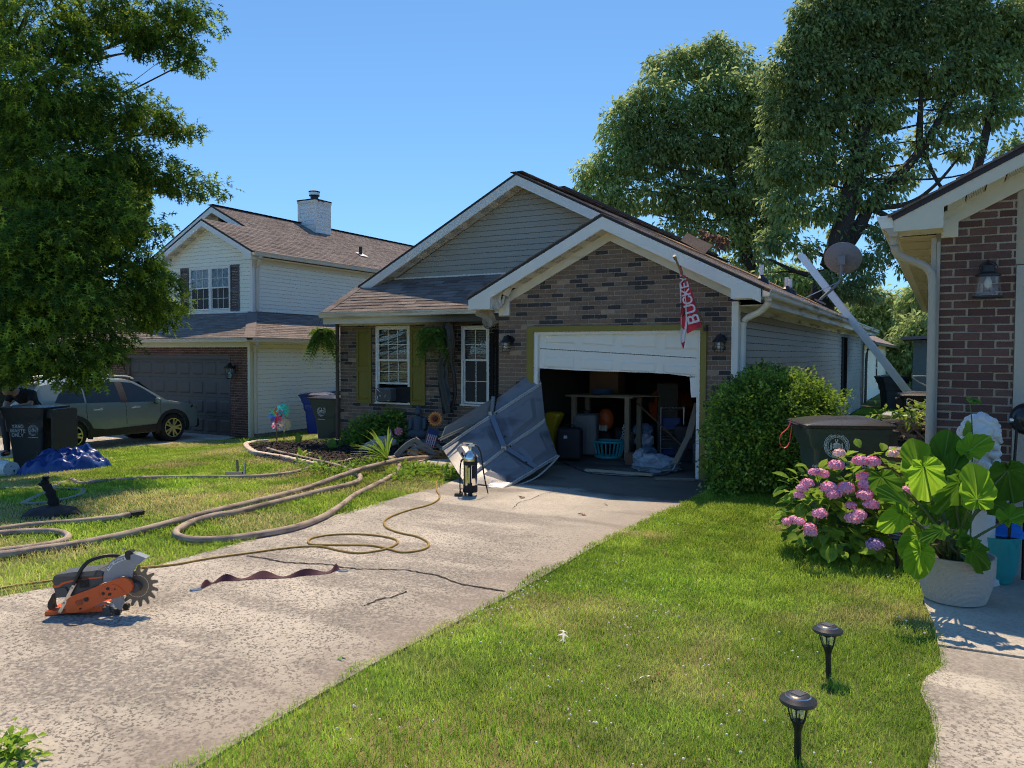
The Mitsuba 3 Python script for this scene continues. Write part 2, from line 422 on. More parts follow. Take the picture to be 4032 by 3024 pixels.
def window(fr, a0, b0, a1, b1, holder, cols=3, rows=2, m='trim_white', blind=True, lower=None, twin=False, room=True, mid=None, depth=.10):
    """double hung window in a wall opening, in the wall's plane"""
    w = newkey(holder + '__window')
    mid = (b0+b1)/2 if mid is None else mid
    f = .045
    frame = [fr.rect(a0, b0, a0+f, b1,-.03, .025), fr.rect(a1-f, b0, a1, b1,-.03, .025), fr.rect(a0+f, b1-f, a1-f, b1,-.03, .0255), fr.rect(a0-.02, b0-.03, a1+.02, b0,-.03, .04)]
    add(w + '__frame', cat(frame), m)
    def sash(c0, d0, c1, d1, off, gm='glass'):
        s = .028
        ms = [fr.rect(c0, d0, c0+s, d1, off-.02, off), fr.rect(c1-s, d0, c1, d1, off-.02, off), fr.rect(c0+s, d0, c1-s, d0+s*1.3, off-.02, off+.001), fr.rect(c0+s, d1-s, c1-s, d1, off-.02, off+.001)]
        add(w + '__sash', cat(ms), m)
        c0, c1, d0, d1 = c0+s, c1-s, d0+s*1.3, d1-s
        g = .014
        ms = [fr.rect(c0+(c1-c0)*k/cols-g/2, d0, c0+(c1-c0)*k/cols+g/2, d1, off-.014, off-.006) for k in range(1, cols)]
        ms += [fr.rect(c0, d0+(d1-d0)*k/rows-g/2, c1, d0+(d1-d0)*k/rows+g/2, off-.0135, off-.0065) for k in range(1, rows)]
        add(w + '__muntin', cat(ms), m)
        o = off - .016
        for kx in range(cols):
            for ky in range(rows):
                add(w + '__pane', fr.rect(c0+(c1-c0)*kx/cols, d0+(d1-d0)*ky/rows, c0+(c1-c0)*(kx+1)/cols, d0+(d1-d0)*(ky+1)/rows, o-.002, o).slice_plane(fr.p(0,0, o-.001), fr.n), gm)
    sash(a0+f, mid, a1-f, b1-f, .012)
    lo = b0+.012 if lower is None else lower
    sash(a0+f, lo, a1-f, mid+.03,-.008, 'screen' if lower is None else 'glass')
    if blind:
        n = int((b1-mid)/.034)
        bot = blind if isinstance(blind, float) else mid
        n = int((b1-f-bot)/.034)
        sl = [fr.put(box(((a0+a1)/2, b1-f-.02-k*.034,-.075),(a1-a0-2*f-.02, .022, .012), rot=trimesh.transformations.rotation_matrix(.5, [1,0,0]))) for k in range(n)]
        stuff(add(w + '__blind', cat(sl), 'blinds'))
    if room:
        q = bx(a0-.25, a1+.25, b0-.25, b1+.25,-1.2,-.10)
        add(w + '__reveal', fr.put(cat([bx(a0-.01, a1+.01, b0-.03, b1+.01,-1.2,-1.18), bx(a0-.02, a0, b0-.03, b1,-1.18,-.03), bx(a1, a1+.02, b0-.03, b1,-1.18,-.03), bx(a0, a1, b1, b1+.02,-1.18,-.03), bx(a0, a1, b0-.05, b0-.03,-1.18,-.03)])), 'dark_room')
    return w
def shutter(fr, a0, b0, a1, b1, holder, m, louvre=False):
    s = newkey(holder + '__shutter')
    d0, d1 = .008, .034
    mid = b0 + (b1-b0)*.46
    st = .045
    ms = [fr.rect(a0, b0, a0+st, b1, d0, d1), fr.rect(a1-st, b0, a1, b1, d0, d1)]
    for c in ((b0, b0+.07),(mid-.04, mid+.04),(b1-.06, b1)): ms.append(fr.rect(a0+st, c[0], a1-st, c[1], d0, d1-.001))
    add(s + '__frame', cat(ms), m)
    for c0, c1 in ((b0+.07, mid-.04),(mid+.04, b1-.06)):
        if louvre:
            n = int((c1-c0)/.045)
            stuff(add(s + '__louvre', cat([fr.put(box(((a0+a1)/2, c0+(k+.5)*(c1-c0)/n, .018),(a1-a0-2*st, .045, .008), rot=trimesh.transformations.rotation_matrix(-.6, [1,0,0]))) for k in range(n)]), m))
        else:
            q = Fr(fr.p(0,0,0), fr.u, fr.v)
            p = trimesh.creation.extrude_polygon(sbox(a0+st, c0, a1-st, c1), .012, engine='earcut'); p.apply_translation((0,0, d0))
            ra, rb = sbox(a0+st+.012, c0+.012, a1-st-.012, c1-.012), sbox(a0+st+.04, c0+.04, a1-st-.04, c1-.04)
            add(s + '__panel', fr.put(cat([p, frustum(ra, rb, d0+.012, d1-.003)])), m)
    return s
def frustum(a, b, z0, z1):
    A = np.array(a.exterior.coords)[:-1]; B = np.array(b.exterior.coords)[:-1]
    n = len(A)
    v = np.vstack([np.c_[A, np.full(n, z0)], np.c_[B, np.full(n, z1)]])
    k = np.arange(n); k2 = (k+1) % n
    f = np.vstack([np.stack([k, k2, k2+n],1), np.stack([k, k2+n, k+n],1)])
    m = trimesh.Trimesh(v, np.vstack([f, [[n, n+1, n+2], [n, n+2, n+3]]]), process=False)
    if m.volume < 0 and n == 4: pass
    m.fix_normals()
    return m
def jar_light(c, nrm, holder, s=1.0, cage=True):
    """outdoor wall lantern: round back plate, dark hood, clear glass with a cage"""
    l = newkey(holder + '__wall_lamp')
    n = unit(nrm); c = np.asarray(c, float)
    o = c + n*.13*s
    add(l + '__back_plate', cyl(c+V(0,0, .05*s), c+V(0,0, .05*s)+n*.025*s, .062*s,16), 'black')
    add(l + '__arm', tube(spline([c+V(0,0, .05*s)+n*.02*s, c+V(0,0, .11*s)+n*.06*s, o+V(0,0, .10*s)],5), .012*s), 'black')
    add(l + '__hood', lathe([(0, .11*s),(.03*s, .105*s),(.048*s, .06*s),(.085*s, .025*s),(.088*s, .015*s),(0, .014*s)], o,18), 'black',40)
    add(l + '__glass', lathe([(.052*s, .014*s),(.055*s,-.06*s),(.05*s,-.10*s)], o,18), 'glass', True)
    add(l + '__bulb', lathe([(0, .01*s),(.014*s,0),(.024*s,-.04*s),(.016*s,-.07*s),(0,-.078*s)], o,12), 'bulb', True)
    if cage: add(l + '__cage', cat([cyl(o+V(math.cos(a)*.06*s, math.sin(a)*.06*s, .015*s), o+V(math.cos(a)*.056*s, math.sin(a)*.056*s,-.105*s), .0035*s,5) for a in np.arange(6)*math.pi/3] + [tube([o+V(math.cos(a)*.06*s, math.sin(a)*.06*s, zz*s) for a in np.linspace(0,2*math.pi,19)], .0035*s,5) for zz in (-.03,-.07,-.105)]), 'black')
    return l
M('bulb',(.55, .50, .40),0.3)
def pipe(pts, w, d, side, flute=True):
    """rectangular downspout along points"""
    return tube(pts, w/2,8, flat=d/w)

# ------------------------------------------------------------------ the burned brick house
H1 = thing('brick_house', 'single storey brick and siding house with broken garage door, soot streaks and olive shutters', 'house')
YG, XL, XR, YW, YM, XA = 11.35,-6.463,-2.589,12.7,13.7,-7.236
ZA = 5.29
zr = lambda x: ZA - .5*(x - XA)            # right slope (top of shingles)
XG, ZG = -4.51, zr(-4.51)
zl = lambda x: ZG - .5*(XG - x)            # garage left slope
zml = lambda x: ZA - .52*(XA - x)
F0 = FRONT(YG)
opening = sbox(-5.815,-.05,-3.105,2.185)
gw = Polygon([(XL,0.0),(XR,0.0),(XR, zr(XR)-.2),(XG, ZG-.2),(XL, zl(XL)-.2)]).difference(sbox(-5.93,-.1,-3.015,2.27))
gwall = H1 + '__garage_wall'
add(gwall, F0.ex(gw,-.12,0), 'mortar')
seen = Polygon([(XL,0.0),(XR,0.0),(XR,2.62),(-2.69,2.70),(-4.55,3.60),(-6.25,2.76),(XL,2.5)]).difference(sbox(-5.93,-.1,-3.015,2.2745))
brickwork(F0, seen, gwall,0.0,290, lambda x, y: -y if y > 2.2 else -1 + abs(x+5), seed=11)
# the side wall of the garage towards the porch, then the bedroom wing
add(H1 + '__side_wall', bx(XL, XL+.1, YG+.12, YM,0,2.7), 'mortar')
LW = Fr((XL,0,0),(0,-1,0),(0,0,1))
wing = H1 + '__wing_wall'
FW = FRONT(YW)
w1 = [-10.084,0.857,-9.243,2.385]
w2 = [-8.044,0.88,-7.429,2.357]
XWL = -11.02
door_x = (w2[2]+.10, XL)
wp = sbox(XWL,-.15, XL,2.62).difference(sbox(w1[0], w1[1], w1[2], w1[3])).difference(sbox(w2[0], w2[1], w2[2], w2[3])).difference(sbox(door_x[0], .1, XL+1,2.15))
add(wing, FW.ex(wp,-.12,0), 'mortar')
wseen = wp.intersection(sbox(XWL,-.15, XL,2.40))
brickwork(FW, wseen, wing,0.0,285, lambda x, y: 0 if 0 < y else 1, seed=12)
add(H1 + '__side_wall', bx(XWL, XWL+.1, YW+.12,24,-.6,2.6), 'brick')
add(H1 + '__frieze', FW.rect(XWL-.02,2.40, door_x[0]-.05,2.60, .001, .03), 'trim')
W1 = window(FW, w1[0], w1[1], w1[2], w1[3], H1,3,2, blind=1.213, lower=1.222, mid=1.685)
W2 = window(FW, w2[0], w2[1], w2[2], w2[3], H1,2,2, blind=1.698, mid=1.698)
for s in ((-10.581,0.824,-10.192,2.343),(-9.233,0.821,-8.871,2.35)):
    shutter(FW, s[0]+.01, s[1], s[2], s[3], H1, 'olive_dark')
# front door, burned black
d = newkey(H1 + '__door')
add(d, FW.rect(door_x[0], .1, XL+.02,2.15,-.09,-.04), 'soot')
add(d + '__handle', ball(FW.p(door_x[0]+.08,1.05,-.02), .03,1), 'black_gloss')
add(H1 + '__door_frame', cat([FW.rect(door_x[0]-.09, .1, door_x[0],2.2,-.03, .03), FW.rect(door_x[0],2.15, XL,2.24,-.03, .03)]), 'soot')
# porch ceiling
add(H1 + '__porch_ceiling', bx(-11.05, XL,12.32, YW-.002,2.61,2.63), 'trim')
# roof slabs
rf = H1 + '__roof'
nr = math.hypot(1, .5)
RR = Fr((XA,0, ZA),(0,1,0),(-1,0, .5))          # u = y, v up the slope, origin on the ridge
XE = -2.15
vE = -(XE - XA)*nr
vG = -(XG - XA)*nr
BACK = 30.7
reg = Polygon([(11.0, vE),(BACK, vE),(BACK,0),(13.35,0),(13.35, vG),(11.0, vG)])
add(rf, RR.ex(reg,-.05,0), 'roof_edge')
tabs_stuff(rf + '__shingle_field', tabs(RR, Polygon([(10.99, vE-.02),(26, vE-.02),(26,0),(13.34,0),(13.34, vG),(10.99, vG)]), .30, .14, .0022,5, .45,1.0))
RG = Fr((XG,0, ZG),(0,-1,0),(1,0, .5))          # garage left slope
vGL = -(XG+6.87)*nr
add(rf + '__garage_slope', RG.ex(sbox(-YM, vGL,-11.0,0),-.05,-.001), 'roof_edge')
tabs_stuff(rf + '__shingle_field', tabs(RG, sbox(-YM, vGL-.02,-10.99,0), .30, .14, .008,6))
nl = math.hypot(1, .52)
RM = Fr((XA,0, ZA),(0,-1,0),(1,0, .52))
vML = -(XA+11.1)*nl
add(rf + '__left_slope', RM.ex(sbox(-BACK, vML,-13.35,0),-.05,-.001), 'roof_edge')
cap = [box((XA, y, ZA+.012),(.26, .30, .012), rot=trimesh.transformations.rotation_matrix(rng.normal(0, .02), [1,0,0])) for y in np.arange(13.5,30, .2)]
m = cat(cap); stuff(add(rf + '__ridge_cap', m, 'shingle', uv=np.repeat(rng.random((len(cap),1)),8,0) * V(1,0) + V(0, .5)))
add(rf + '__ridge_vent', bx(XA-.16, XA+.16,15.2,28, ZA+.02, ZA+.075), 'roof_edge')
# rake fascia, soffits and friezes
def rake(y, xa, za, xl, zl_, xr, zr_, box_l, box_r, dl=.185, key='rake'):
    fr = FRONT(y)
    za, zl_, zr_ = za-.052, zl_-.052, zr_-.052
    add(H1 + '__fascia', gable_board(fr,(xl, zl_),(xa, za), dl,-.03,0), 'trim_white')
    add(H1 + '__fascia', gable_board(fr,(xa, za),(xr, zr_), dl,-.03,0), 'trim_white')
rake(11.0, XG, ZG,-6.84, zl(-6.84),-2.20, zr(-2.20),1,1)
rake(13.35, XA, ZA,-11.06, zml(-11.06),-4.6, zr(-4.6),0,0)
fr = FRONT(11.0)
# boxed eave ends of the garage gable
xb = -6.84
add(H1 + '__eave_box', fr.ex(Polygon([(xb, zl(xb)-.06),(xb,2.555),(-6.43,2.555),(-6.43, zl(-6.43)-.10),(xb+.02, zl(xb)-.07)]),-.33, .004), 'trim_white')
add(H1 + '__eave_box', fr.ex(Polygon([(-2.205, zr(-2.205)-.06),(-2.205,2.60),(-2.60,2.60),(-2.60, zr(-2.60)-.10)]),-.33, .004), 'trim_white')
# soffit panels under the garage rakes (left one torn open at its lower end)
def soffit_run(fr_u0, fr_u1, zf, y0, y1, n, holder, drop, skip=0):
    for k in range(n):
        if k < skip: continue
        a, b = fr_u0 + (fr_u1-fr_u0)*k/n, fr_u0 + (fr_u1-fr_u0)*(k+1)/n
        g = .012*np.sign(b-a)
        q = np.array([[a+g, y0, zf(a+g)-drop], [b, y0, zf(b)-drop], [b, y1, zf(b)-drop], [a+g, y1, zf(a+g)-drop]])
        m = trimesh.Trimesh(np.vstack([q, q-[0,0, .012]]), [[0,1,2], [0,2,3], [4,6,5], [4,7,6], [0,4,5], [0,5,1], [2,6,7], [2,7,3], [1,5,6], [1,6,2], [0,3,7], [0,7,4]], process=False)
        add(holder + '__soffit_panel', m, 'trim_vent' if k % 2 else 'trim_cream2')
def f_vent(p, n, uv):
    l = dr.abs(dr.sin((p.x+p.z)*170)) * dr.select(dr.abs(dr.sin(p.y*9)) > .25,1.0,0.0)
    return mikit.mix(C3(.60, .55, .46), C3(.28, .25, .20), mikit.smoothstep(.55, .9, l))
M('trim_vent', mikit.proc(f_vent),0.6)
M('trim_cream2',(.64, .60, .51),0.5)
soffit_run(-6.42, XG, zl,11.0+.002, YG-.001,13, H1, .22,2)
soffit_run(-2.60, XG, zr,11.0+.002, YG-.001,12, H1, .22)
soffit_run(-11.0, XA, zml,13.352, YM-.001,22, H1, .22)
soffit_run(-4.6, XA, zr,13.352, YM-.001,14, H1, .22)
F0b = FRONT(YG)
add(H1 + '__frieze', gable_board(F0b,(-6.36, zl(-6.36)-.222),(XG, ZG-.222), .15, .009, .034), 'trim')
add(H1 + '__frieze', gable_board(F0b,(XG, ZG-.222),(-2.60, zr(-2.60)-.222), .15, .009, .034), 'trim')
add(H1 + '__frieze', F0b.ex(Polygon([(-6.44,2.46),(-6.25,2.46),(-6.25, zl(-6.25)-.30),(-6.44, zl(-6.44)-.30)]), .009, .05), 'trim_white')
# torn soffit strips hanging by the left eave box
def crumple(fr_pts, w, n, amp, seed, mat_, key, twist=0.6, dirv=(0,-1,0)):
    r = np.random.default_rng(seed)
    p = spline(fr_pts, n)
    t = np.gradient(p, axis=0); t /= np.linalg.norm(t, axis=1, keepdims=True)
    m_ = len(p); c = 7
    s = np.linspace(-.5, .5, c)
    ang = np.linspace(0, twist, m_) + np.cumsum(r.normal(0, .05, m_))
    a = np.cross(t, dirv); a /= np.linalg.norm(a, axis=1, keepdims=True)
    b = np.cross(a, t)
    dirs = np.cos(ang)[:, None]*a + np.sin(ang)[:, None]*b
    nor = np.cross(dirs, t)
    wv = amp*np.sin(s[None, :]*9 + np.linspace(0,3, m_)[:, None] + r.normal(0, .4,(m_,1)))
    v = p[:, None] + s[None, :, None]*w*dirs[:, None] + wv[..., None]*nor[:, None]
    v = v.reshape(-1,3)
    i, j = np.meshgrid(np.arange(m_-1), np.arange(c-1), indexing='ij')
    q = np.stack([i*c+j,(i+1)*c+j,(i+1)*c+j+1, i*c+j+1],-1).reshape(-1,4)
    f = np.vstack([q[:, [0,1,2]], q[:, [0,2,3]]])
    th = .006
    vn = np.repeat(nor, c,0)*th
    k = len(v)
    return add(key, trimesh.Trimesh(np.vstack([v+vn, v-vn]), np.vstack([f, f[:, ::-1]+k]), process=False), mat_,40)
for pts, w, sd, mt in (([(-6.189,11.12,2.964),(-6.316,11.12,2.895),(-6.385,11.12,2.763),(-6.385,11.12,2.651),(-6.333,11.12,2.568)], .16,1, 'trim_vent'),([(-6.017,11.16,3.063),(-6.135,11.16,3.009),(-6.236,11.16,2.895),(-6.287,11.16,2.792)], .2,2, 'trim_cream2'),([(-6.319,11.2,2.976),(-6.379,11.2,2.873),(-6.413,11.2,2.724),(-6.327,11.2,2.654),(-6.275,11.2,2.765)], .12,3, 'trim_cream2')):
    crumple(pts, w,6, .012, sd, mt, H1 + '__torn_soffit')
for pts, w, sd in (([(-6.861,11.3,2.567),(-6.7,11.3,2.51),(-6.61,11.3,2.401),(-6.592,11.3,2.279)], .20,4),([(-6.605,11.35,2.571),(-6.693,11.35,2.405),(-6.639,11.35,2.304),(-6.48,11.35,2.37)], .16,5)):
    lab(crumple(pts, w,6, .015, sd, 'soffit_burn', H1 + '__torn_soffit',1.2), 'smoke browned soffit metal hanging in folds')
M('soffit_burn',(.30, .25, .19),0.45)
# siding in the main gable
FM = FRONT(YM)
tri = Polygon([(-10.4,3.36),(-4.7,3.36),(-4.7, zr(-4.7)-.22),(XA, ZA-.22)])
gb = H1 + '__gable'
add(gb, FM.ex(tri,-.06,-.006), 'siding_gap_shade')
siding(FM, Polygon([(-10.35,3.42),(-4.75,3.42),(-4.75, zr(-4.75)-.235),(XA, ZA-.235)]), gb, 'siding', .108)
add(gb + '__flashing', FM.rect(-10.75,3.40,-6.4,3.44, .012, .03), 'trim_white')
# the low shed roof over the porch: every shingle its own piece
YP, ZP, XP = 12.3,2.665,-11.13
np_ = math.hypot(YM-YP,3.42-ZP)
RP = Fr((0, YP, ZP),(1,0,0),(0, YM-YP,3.42-ZP))
pr = H1 + '__porch_roof'
add(pr, RP.ex(sbox(XP,0,-6.2, np_),-.05,-.002), 'roof_edge')
for m, t in sorted(tabs(RP, sbox(XP,-.015,-6.35, np_-.005), .36, .138, .010,8), key=lambda z: z[0].bounds[0][2])[:296]:
    add(pr + '__shingle', m, 'shingle', uv=uvc(m, t))
capm = [RP.put(box((XP+.06, v, .012),(.2, .19, .012))) for v in np.arange(.08, np_, .15)]
add(pr + '__rake_cap', cat(capm), 'shingle', uv=np.repeat(rng.random((len(capm),1)),8,0)*V(.8,0)+V(.1, .5))
add(H1 + '__gutter', sweep(GUT,(XP-.02, YP-.002, ZP-.115),(-6.72, YP-.002, ZP-.125),(0,-1,0)), 'trim')
add(H1 + '__fascia', bx(XP,-6.46, YP, YP+.025, ZP-.24, ZP-.02), 'trim')
add(H1 + '__rake_board', RP.ex(sbox(XP-.025,0, XP-.002, np_),-.17,-.002), 'trim')
# right eave: gutter, fascia, soffit, downspout
add(H1 + '__gutter', sweep(GUT,(XE-.03,11.0, zr(XE)-.135),(XE-.03, BACK, zr(XE)-.135),(1,0,0)), 'gutter_dirty')
def f_gut(p, n, uv):
    s = mikit.fbm(p.y*1.2, p.z*14,0,3)
    return mikit.mix(C3(.55, .53, .47), C3(.16, .14, .10), mikit.smoothstep(.45, .75, s)*mikit.smoothstep(11.0,15, p.y))
M('gutter_dirty', mikit.proc(f_gut),0.5)
add(H1 + '__fascia', bx(XE-.06, XE-.03,11.33, BACK, zr(XE)-.24, zr(XE)-.055), 'gutter_dirty')
for k in range(60):
    y = YG + .02 + k*.32
    if y > BACK-.3: break
    add(H1 + '__eave_soffit', bx(XR+.02, XE-.06, y, y+.30, zr(XE)-.225 - .004*(k % 2), zr(XE)-.215 - .004*(k % 2)), 'trim_cream2')
# right wall: siding boards, corner board, window, meter
FE = EAST(XR)
win = (24.187,0.531,25.45,2.36)
sw = H1 + '__right_wall'
er = sbox(YG+.13,-.1, BACK-.4,2.60).difference(sbox(win[0], win[1], win[2], win[3]))
add(sw, FE.ex(er,-.12,-.006), 'siding_gap_shade')
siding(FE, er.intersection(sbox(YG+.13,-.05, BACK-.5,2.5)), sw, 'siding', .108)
add(sw + '__corner_board', cat([bx(XR-.075, XR+.018, YG-.016, YG-.001+.0,0,2.58), bx(XR+.002, XR+.02, YG, YG+.11,0,2.58)]), 'trim_white')
add(sw + '__corner_board', bx(XR-.02, XR+.024, BACK-.52, BACK-.4,-.1,2.5), 'trim_taupe')
add(sw + '__frieze', FE.rect(YG+.13,2.44, BACK-.5,2.53, .003, .02), 'gutter_dirty')
add(sw + '__burned_window', FE.rect(win[0], win[1], win[2], win[3],-.1,-.05), 'soot')
add(sw + '__window_frame', cat([FE.rect(win[0]-.03, win[1], win[0]+.04, win[3],-.05, .03), FE.rect(win[2]-.04, win[1], win[2]+.05, win[3],-.05, .03), FE.rect(win[0], win[1]-.05, win[2], win[1]+.02,-.05, .031)]), 'soot')
add(sw + '__meter_box', rbox((-2.589+.05,17.997,1.38),(.12, .34, .42), .02), 'trim_taupe')
add(H1 + '__back_wall', bx(-10.9, XR, BACK-.4, BACK-.3,-.3,2.6), 'siding')
add(H1 + '__left_wall', bx(-10.9,-10.8, YM+.1, BACK-.4,-.6,3.0), 'siding')
ds = spline([(XE+.01,11.18,2.62),(XE+.01,11.18,2.54),(XE-.1,11.3,2.44),(XR+.10,11.46,2.34),(XR+.055,11.48,2.24),(XR+.055,11.48,2.1)],6)
add(H1 + '__downspout', tube(np.vstack([ds, [(XR+.055,11.48, .12)]]), .045,10), 'trim_white',50)
add(H1 + '__downspout', tube(spline([(XWL-.03, YW-.06,2.52),(XWL-.03, YW-.06,1.2),(XWL-.03, YW-.06, .05)],4), .04,8), 'downpipe_brown',50)
M('downpipe_brown',(.085, .06, .045),0.6)
# garage interior
GI = H1 + '__garage_room'
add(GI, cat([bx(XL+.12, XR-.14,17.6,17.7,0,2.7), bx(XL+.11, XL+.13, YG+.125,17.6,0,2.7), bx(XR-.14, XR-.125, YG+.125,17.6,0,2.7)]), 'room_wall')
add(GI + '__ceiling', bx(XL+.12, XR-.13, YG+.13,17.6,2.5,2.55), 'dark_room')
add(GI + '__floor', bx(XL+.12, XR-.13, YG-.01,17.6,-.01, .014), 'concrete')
# trim round the garage opening
gt = H1 + '__garage_trim'
add(gt, cat([F0.rect(-5.93,0,-5.815,2.27,-.02, .035), F0.rect(-3.105,0,-3.015,2.27,-.02, .035), F0.rect(-5.815,2.185,-3.105,2.2705,-.02, .0355)]), 'olive')
add(gt + '__stop', cat([F0.rect(-5.815, .0,-5.745,2.185,-.08, .004), F0.rect(-3.16,0,-3.105,2.185,-.08, .004), F0.rect(-5.745,2.14,-3.16,2.1855,-.08, .003)]), 'trim_white')
# what is left of the garage door: two sections hanging askew
gd = newkey(H1 + '__garage_door')
FD = FRONT(YG+.06)
def dpt(u, v): return None
def section(poly, panels, mat_, w=-.04):
    s = newkey(gd + '__section')
    add(s, FD.ex(Polygon(poly), w,0), mat_)
    for q in panels:
        c = np.array(q)
        cc = c.mean(0)
        a = Polygon(c); b = Polygon(cc + (c-cc)*V(.88, .74))
        add(s + '__panel', FD.put(frustum(a, b, .0, .014)), mat_)
sec1 = [(-5.756,1.928),(-3.036,1.777),(-3.041,2.193),(-5.758,2.189)]
pan1 = [[(-5.648,2.017),(-5.096,1.993),(-5.081,2.145),(-5.624,2.135)], [(-5.001,1.985),(-4.452,1.955),(-4.431,2.167),(-4.978,2.151)], [(-4.339,1.948),(-3.774,1.919),(-3.763,2.174),(-4.326,2.166)], [(-3.674,1.912),(-3.105,1.885),(-3.108,2.18),(-3.663,2.173)]]
section(sec1, pan1, 'door_white')
sec2 = [(-5.788,1.606),(-5.457,1.591),(-4.974,1.572),(-4.433,1.564),(-3.915,1.557),(-3.571,1.541),(-3.278,1.508),(-3.269,1.363),(-3.254,1.203),(-3.069,1.219),(-3.029,1.267),(-3.029,1.767),(-5.756,1.917)]
pan2 = [[(-5.671,1.622),(-5.125,1.599),(-5.118,1.781),(-5.647,1.794)], [(-5.022,1.596),(-4.464,1.578),(-4.45,1.742),(-5.007,1.775)], [(-4.373,1.579),(-3.785,1.559),(-3.779,1.698),(-4.352,1.735)], [(-3.692,1.553),(-3.121,1.521),(-3.109,1.669),(-3.679,1.691)]]
M('door_white',(.74, .72, .65),0.42)
section(sec2, pan2, 'door_white')
add(gd + '__cut', cat([FD.ex(Polygon(q), .0005, .0015) for q in [[(-5.563,1.605),(-5.551,1.605),(-5.556,1.69)], [(-3.275,1.519),(-3.264,1.519),(-3.269,1.668)], [(-3.278,1.512),(-3.278,1.491),(-3.161,1.507)], [(-3.164,1.723),(-3.154,1.723),(-3.163,1.885)]]]), 'black')
# wall lamps beside the door
jar_light(F0.p(-6.244,2.0, .006),(0,-1,0), H1,1.15)
jar_light(F0.p(-2.80,1.99, .006),(0,-1,0), H1,1.15)
# vent pipes on the roof
for (u, v) in [(-3.4,17.049),(-3.4,20.009),(-3.33,20.104)]:
    vp = newkey(H1 + '__vent_pipe')
    add(vp, cyl((u, v, zr(u)-.05),(u, v, zr(u)+.34), .045,14), 'pvc',40)
    add(vp + '__boot', lathe([(.16, zr(u)-.06),(.14, zr(u)+.05),(.055, zr(u)+.12),(.046, zr(u)+.13)],(u, v,0),16), 'black')

# ------------------------------------------------------------------ the two storey house on the left
H2 = thing('two_storey_house', 'cream sided two storey house with brown garage door and chimney beyond the parked car', 'house')
GL = -.5
YL, XLS, X2, Y2 = 15.5,-16.64,-18.13,17.0
FL = FRONT(YL)
XF0 = -25.0
gdoor = (-21.9,-17.46,1.67)
lw = H2 + '__front_wall'
add(lw, FL.ex(sbox(XF0, GL-.1, XLS-.06,2.02).difference(sbox(gdoor[0], GL-.2, gdoor[1], gdoor[2])),-.12,0), 'mortar_tan')
brickwork(FL, sbox(XF0, GL, XLS-.06,2.0).difference(sbox(gdoor[0], GL-.2, gdoor[1], gdoor[2])).intersection(sbox(-22.6, GL-.1,-16,2.1)), lw, .5,0, lambda x, y: 0, seed=21)
M('brown_paint',(.075, .058, .055),0.5)
dd = newkey(H2 + '__garage_door')
add(dd, FL.rect(gdoor[0], GL, gdoor[1], gdoor[2],-.16,-.10), 'brown_paint')
nc, nrw = 8,4
for c in range(nc):
    for r in range(nrw):
        w, h = (gdoor[1]-gdoor[0])/nc,(gdoor[2]-GL)/nrw
        a, b = gdoor[0]+c*w, GL+r*h
        add(dd + '__panel', FL.put(frustum(sbox(a+.06, b+.09, a+w-.06, b+h-.09), sbox(a+.10, b+.13, a+w-.10, b+h-.13),-.10,-.085)), 'brown_paint')
for r in range(1, nrw): add(dd + '__joint', FL.rect(gdoor[0], GL+r*(gdoor[2]-GL)/nrw-.006, gdoor[1], GL+r*(gdoor[2]-GL)/nrw+.006,-.10,-.098), 'black')
add(H2 + '__garage_frame', cat([FL.rect(gdoor[1], GL, gdoor[1]+.05, gdoor[2],-.1, .012), FL.rect(gdoor[0], gdoor[2], gdoor[1]+.05, gdoor[2]+.10,-.1, .0125)]), 'brown_paint')
add(H2 + '__frieze', FL.rect(XF0,2.0, XLS+.02,2.20,-.02, .03), 'trim_creamy')
M('trim_creamy',(.66, .62, .47),0.5)
add(H2 + '__corner_board', cat([bx(XLS-.07, XLS+.02, YL-.03, YL, GL,2.2), bx(XLS, XLS+.022, YL, YL+.09, GL,2.2)]), 'trim_creamy')
add(H2 + '__gutter', sweep(GUT,(XF0, YL-.40,2.13),(XLS+.42, YL-.40,2.13),(0,-1,0)), 'trim_cream')
add(H2 + '__gutter', sweep(GUT,(XLS+.42, YL-.40,2.13),(XLS+.42,34,2.13),(1,0,0)), 'trim_cream')
add(H2 + '__soffit', cat([bx(XF0, XLS+.4, YL-.4, YL,2.20,2.21), bx(XLS, XLS+.4, YL,34,2.20,2.211)]), 'trim_creamy')
ES = EAST(XLS)
s1 = H2 + '__side_wall'
add(s1, ES.rect(YL, GL-.1,34,2.2,-.1,-.006), 'siding_gap_shade2')
siding(ES, sbox(YL+.09, GL+.1,27,2.19), s1, 'siding_left', .118)
# lower skirt roof, hipped at the corner
ze, zt = 2.25,3.06
xo, yo = XLS+.46, YL-.44
sf = (zt-ze)/(Y2-yo); se = (zt-ze)/(xo-X2)
FS = Fr((xo, yo, ze),(1,0,0),(0,1, sf))
ls = math.hypot(1, sf)*(Y2-yo)
tb = tabs(FS, Polygon([(-8.5,0),(0,0),(X2-xo, ls),(-8.5, ls)]), .33, .14, .009,31, .25, .95)
SS_ = Fr((xo, yo, ze),(0,1,0),(-1,0, se))
lt = math.hypot(1, se)*(xo-X2)
tb += tabs(SS_, Polygon([(0,0),(10,0),(10, lt),(Y2-yo, lt)]), .33, .14, .009,32, .25, .95)
r1 = H2 + '__lower_roof'
add(r1, cat([FS.ex(Polygon([(-9.5,0),(0,0),(X2-xo, ls),(-9.5, ls)]),-.06,-.002), SS_.ex(Polygon([(0,0),(19,0),(19, lt),(Y2-yo, lt)]),-.06,-.002)]), 'roof_edge')
tabs_stuff(r1 + '__shingle_field', tb)
hp = [V(xo, yo, ze) + (V(X2, Y2, zt)-V(xo, yo, ze))*t for t in np.linspace(.02, .98,22)]
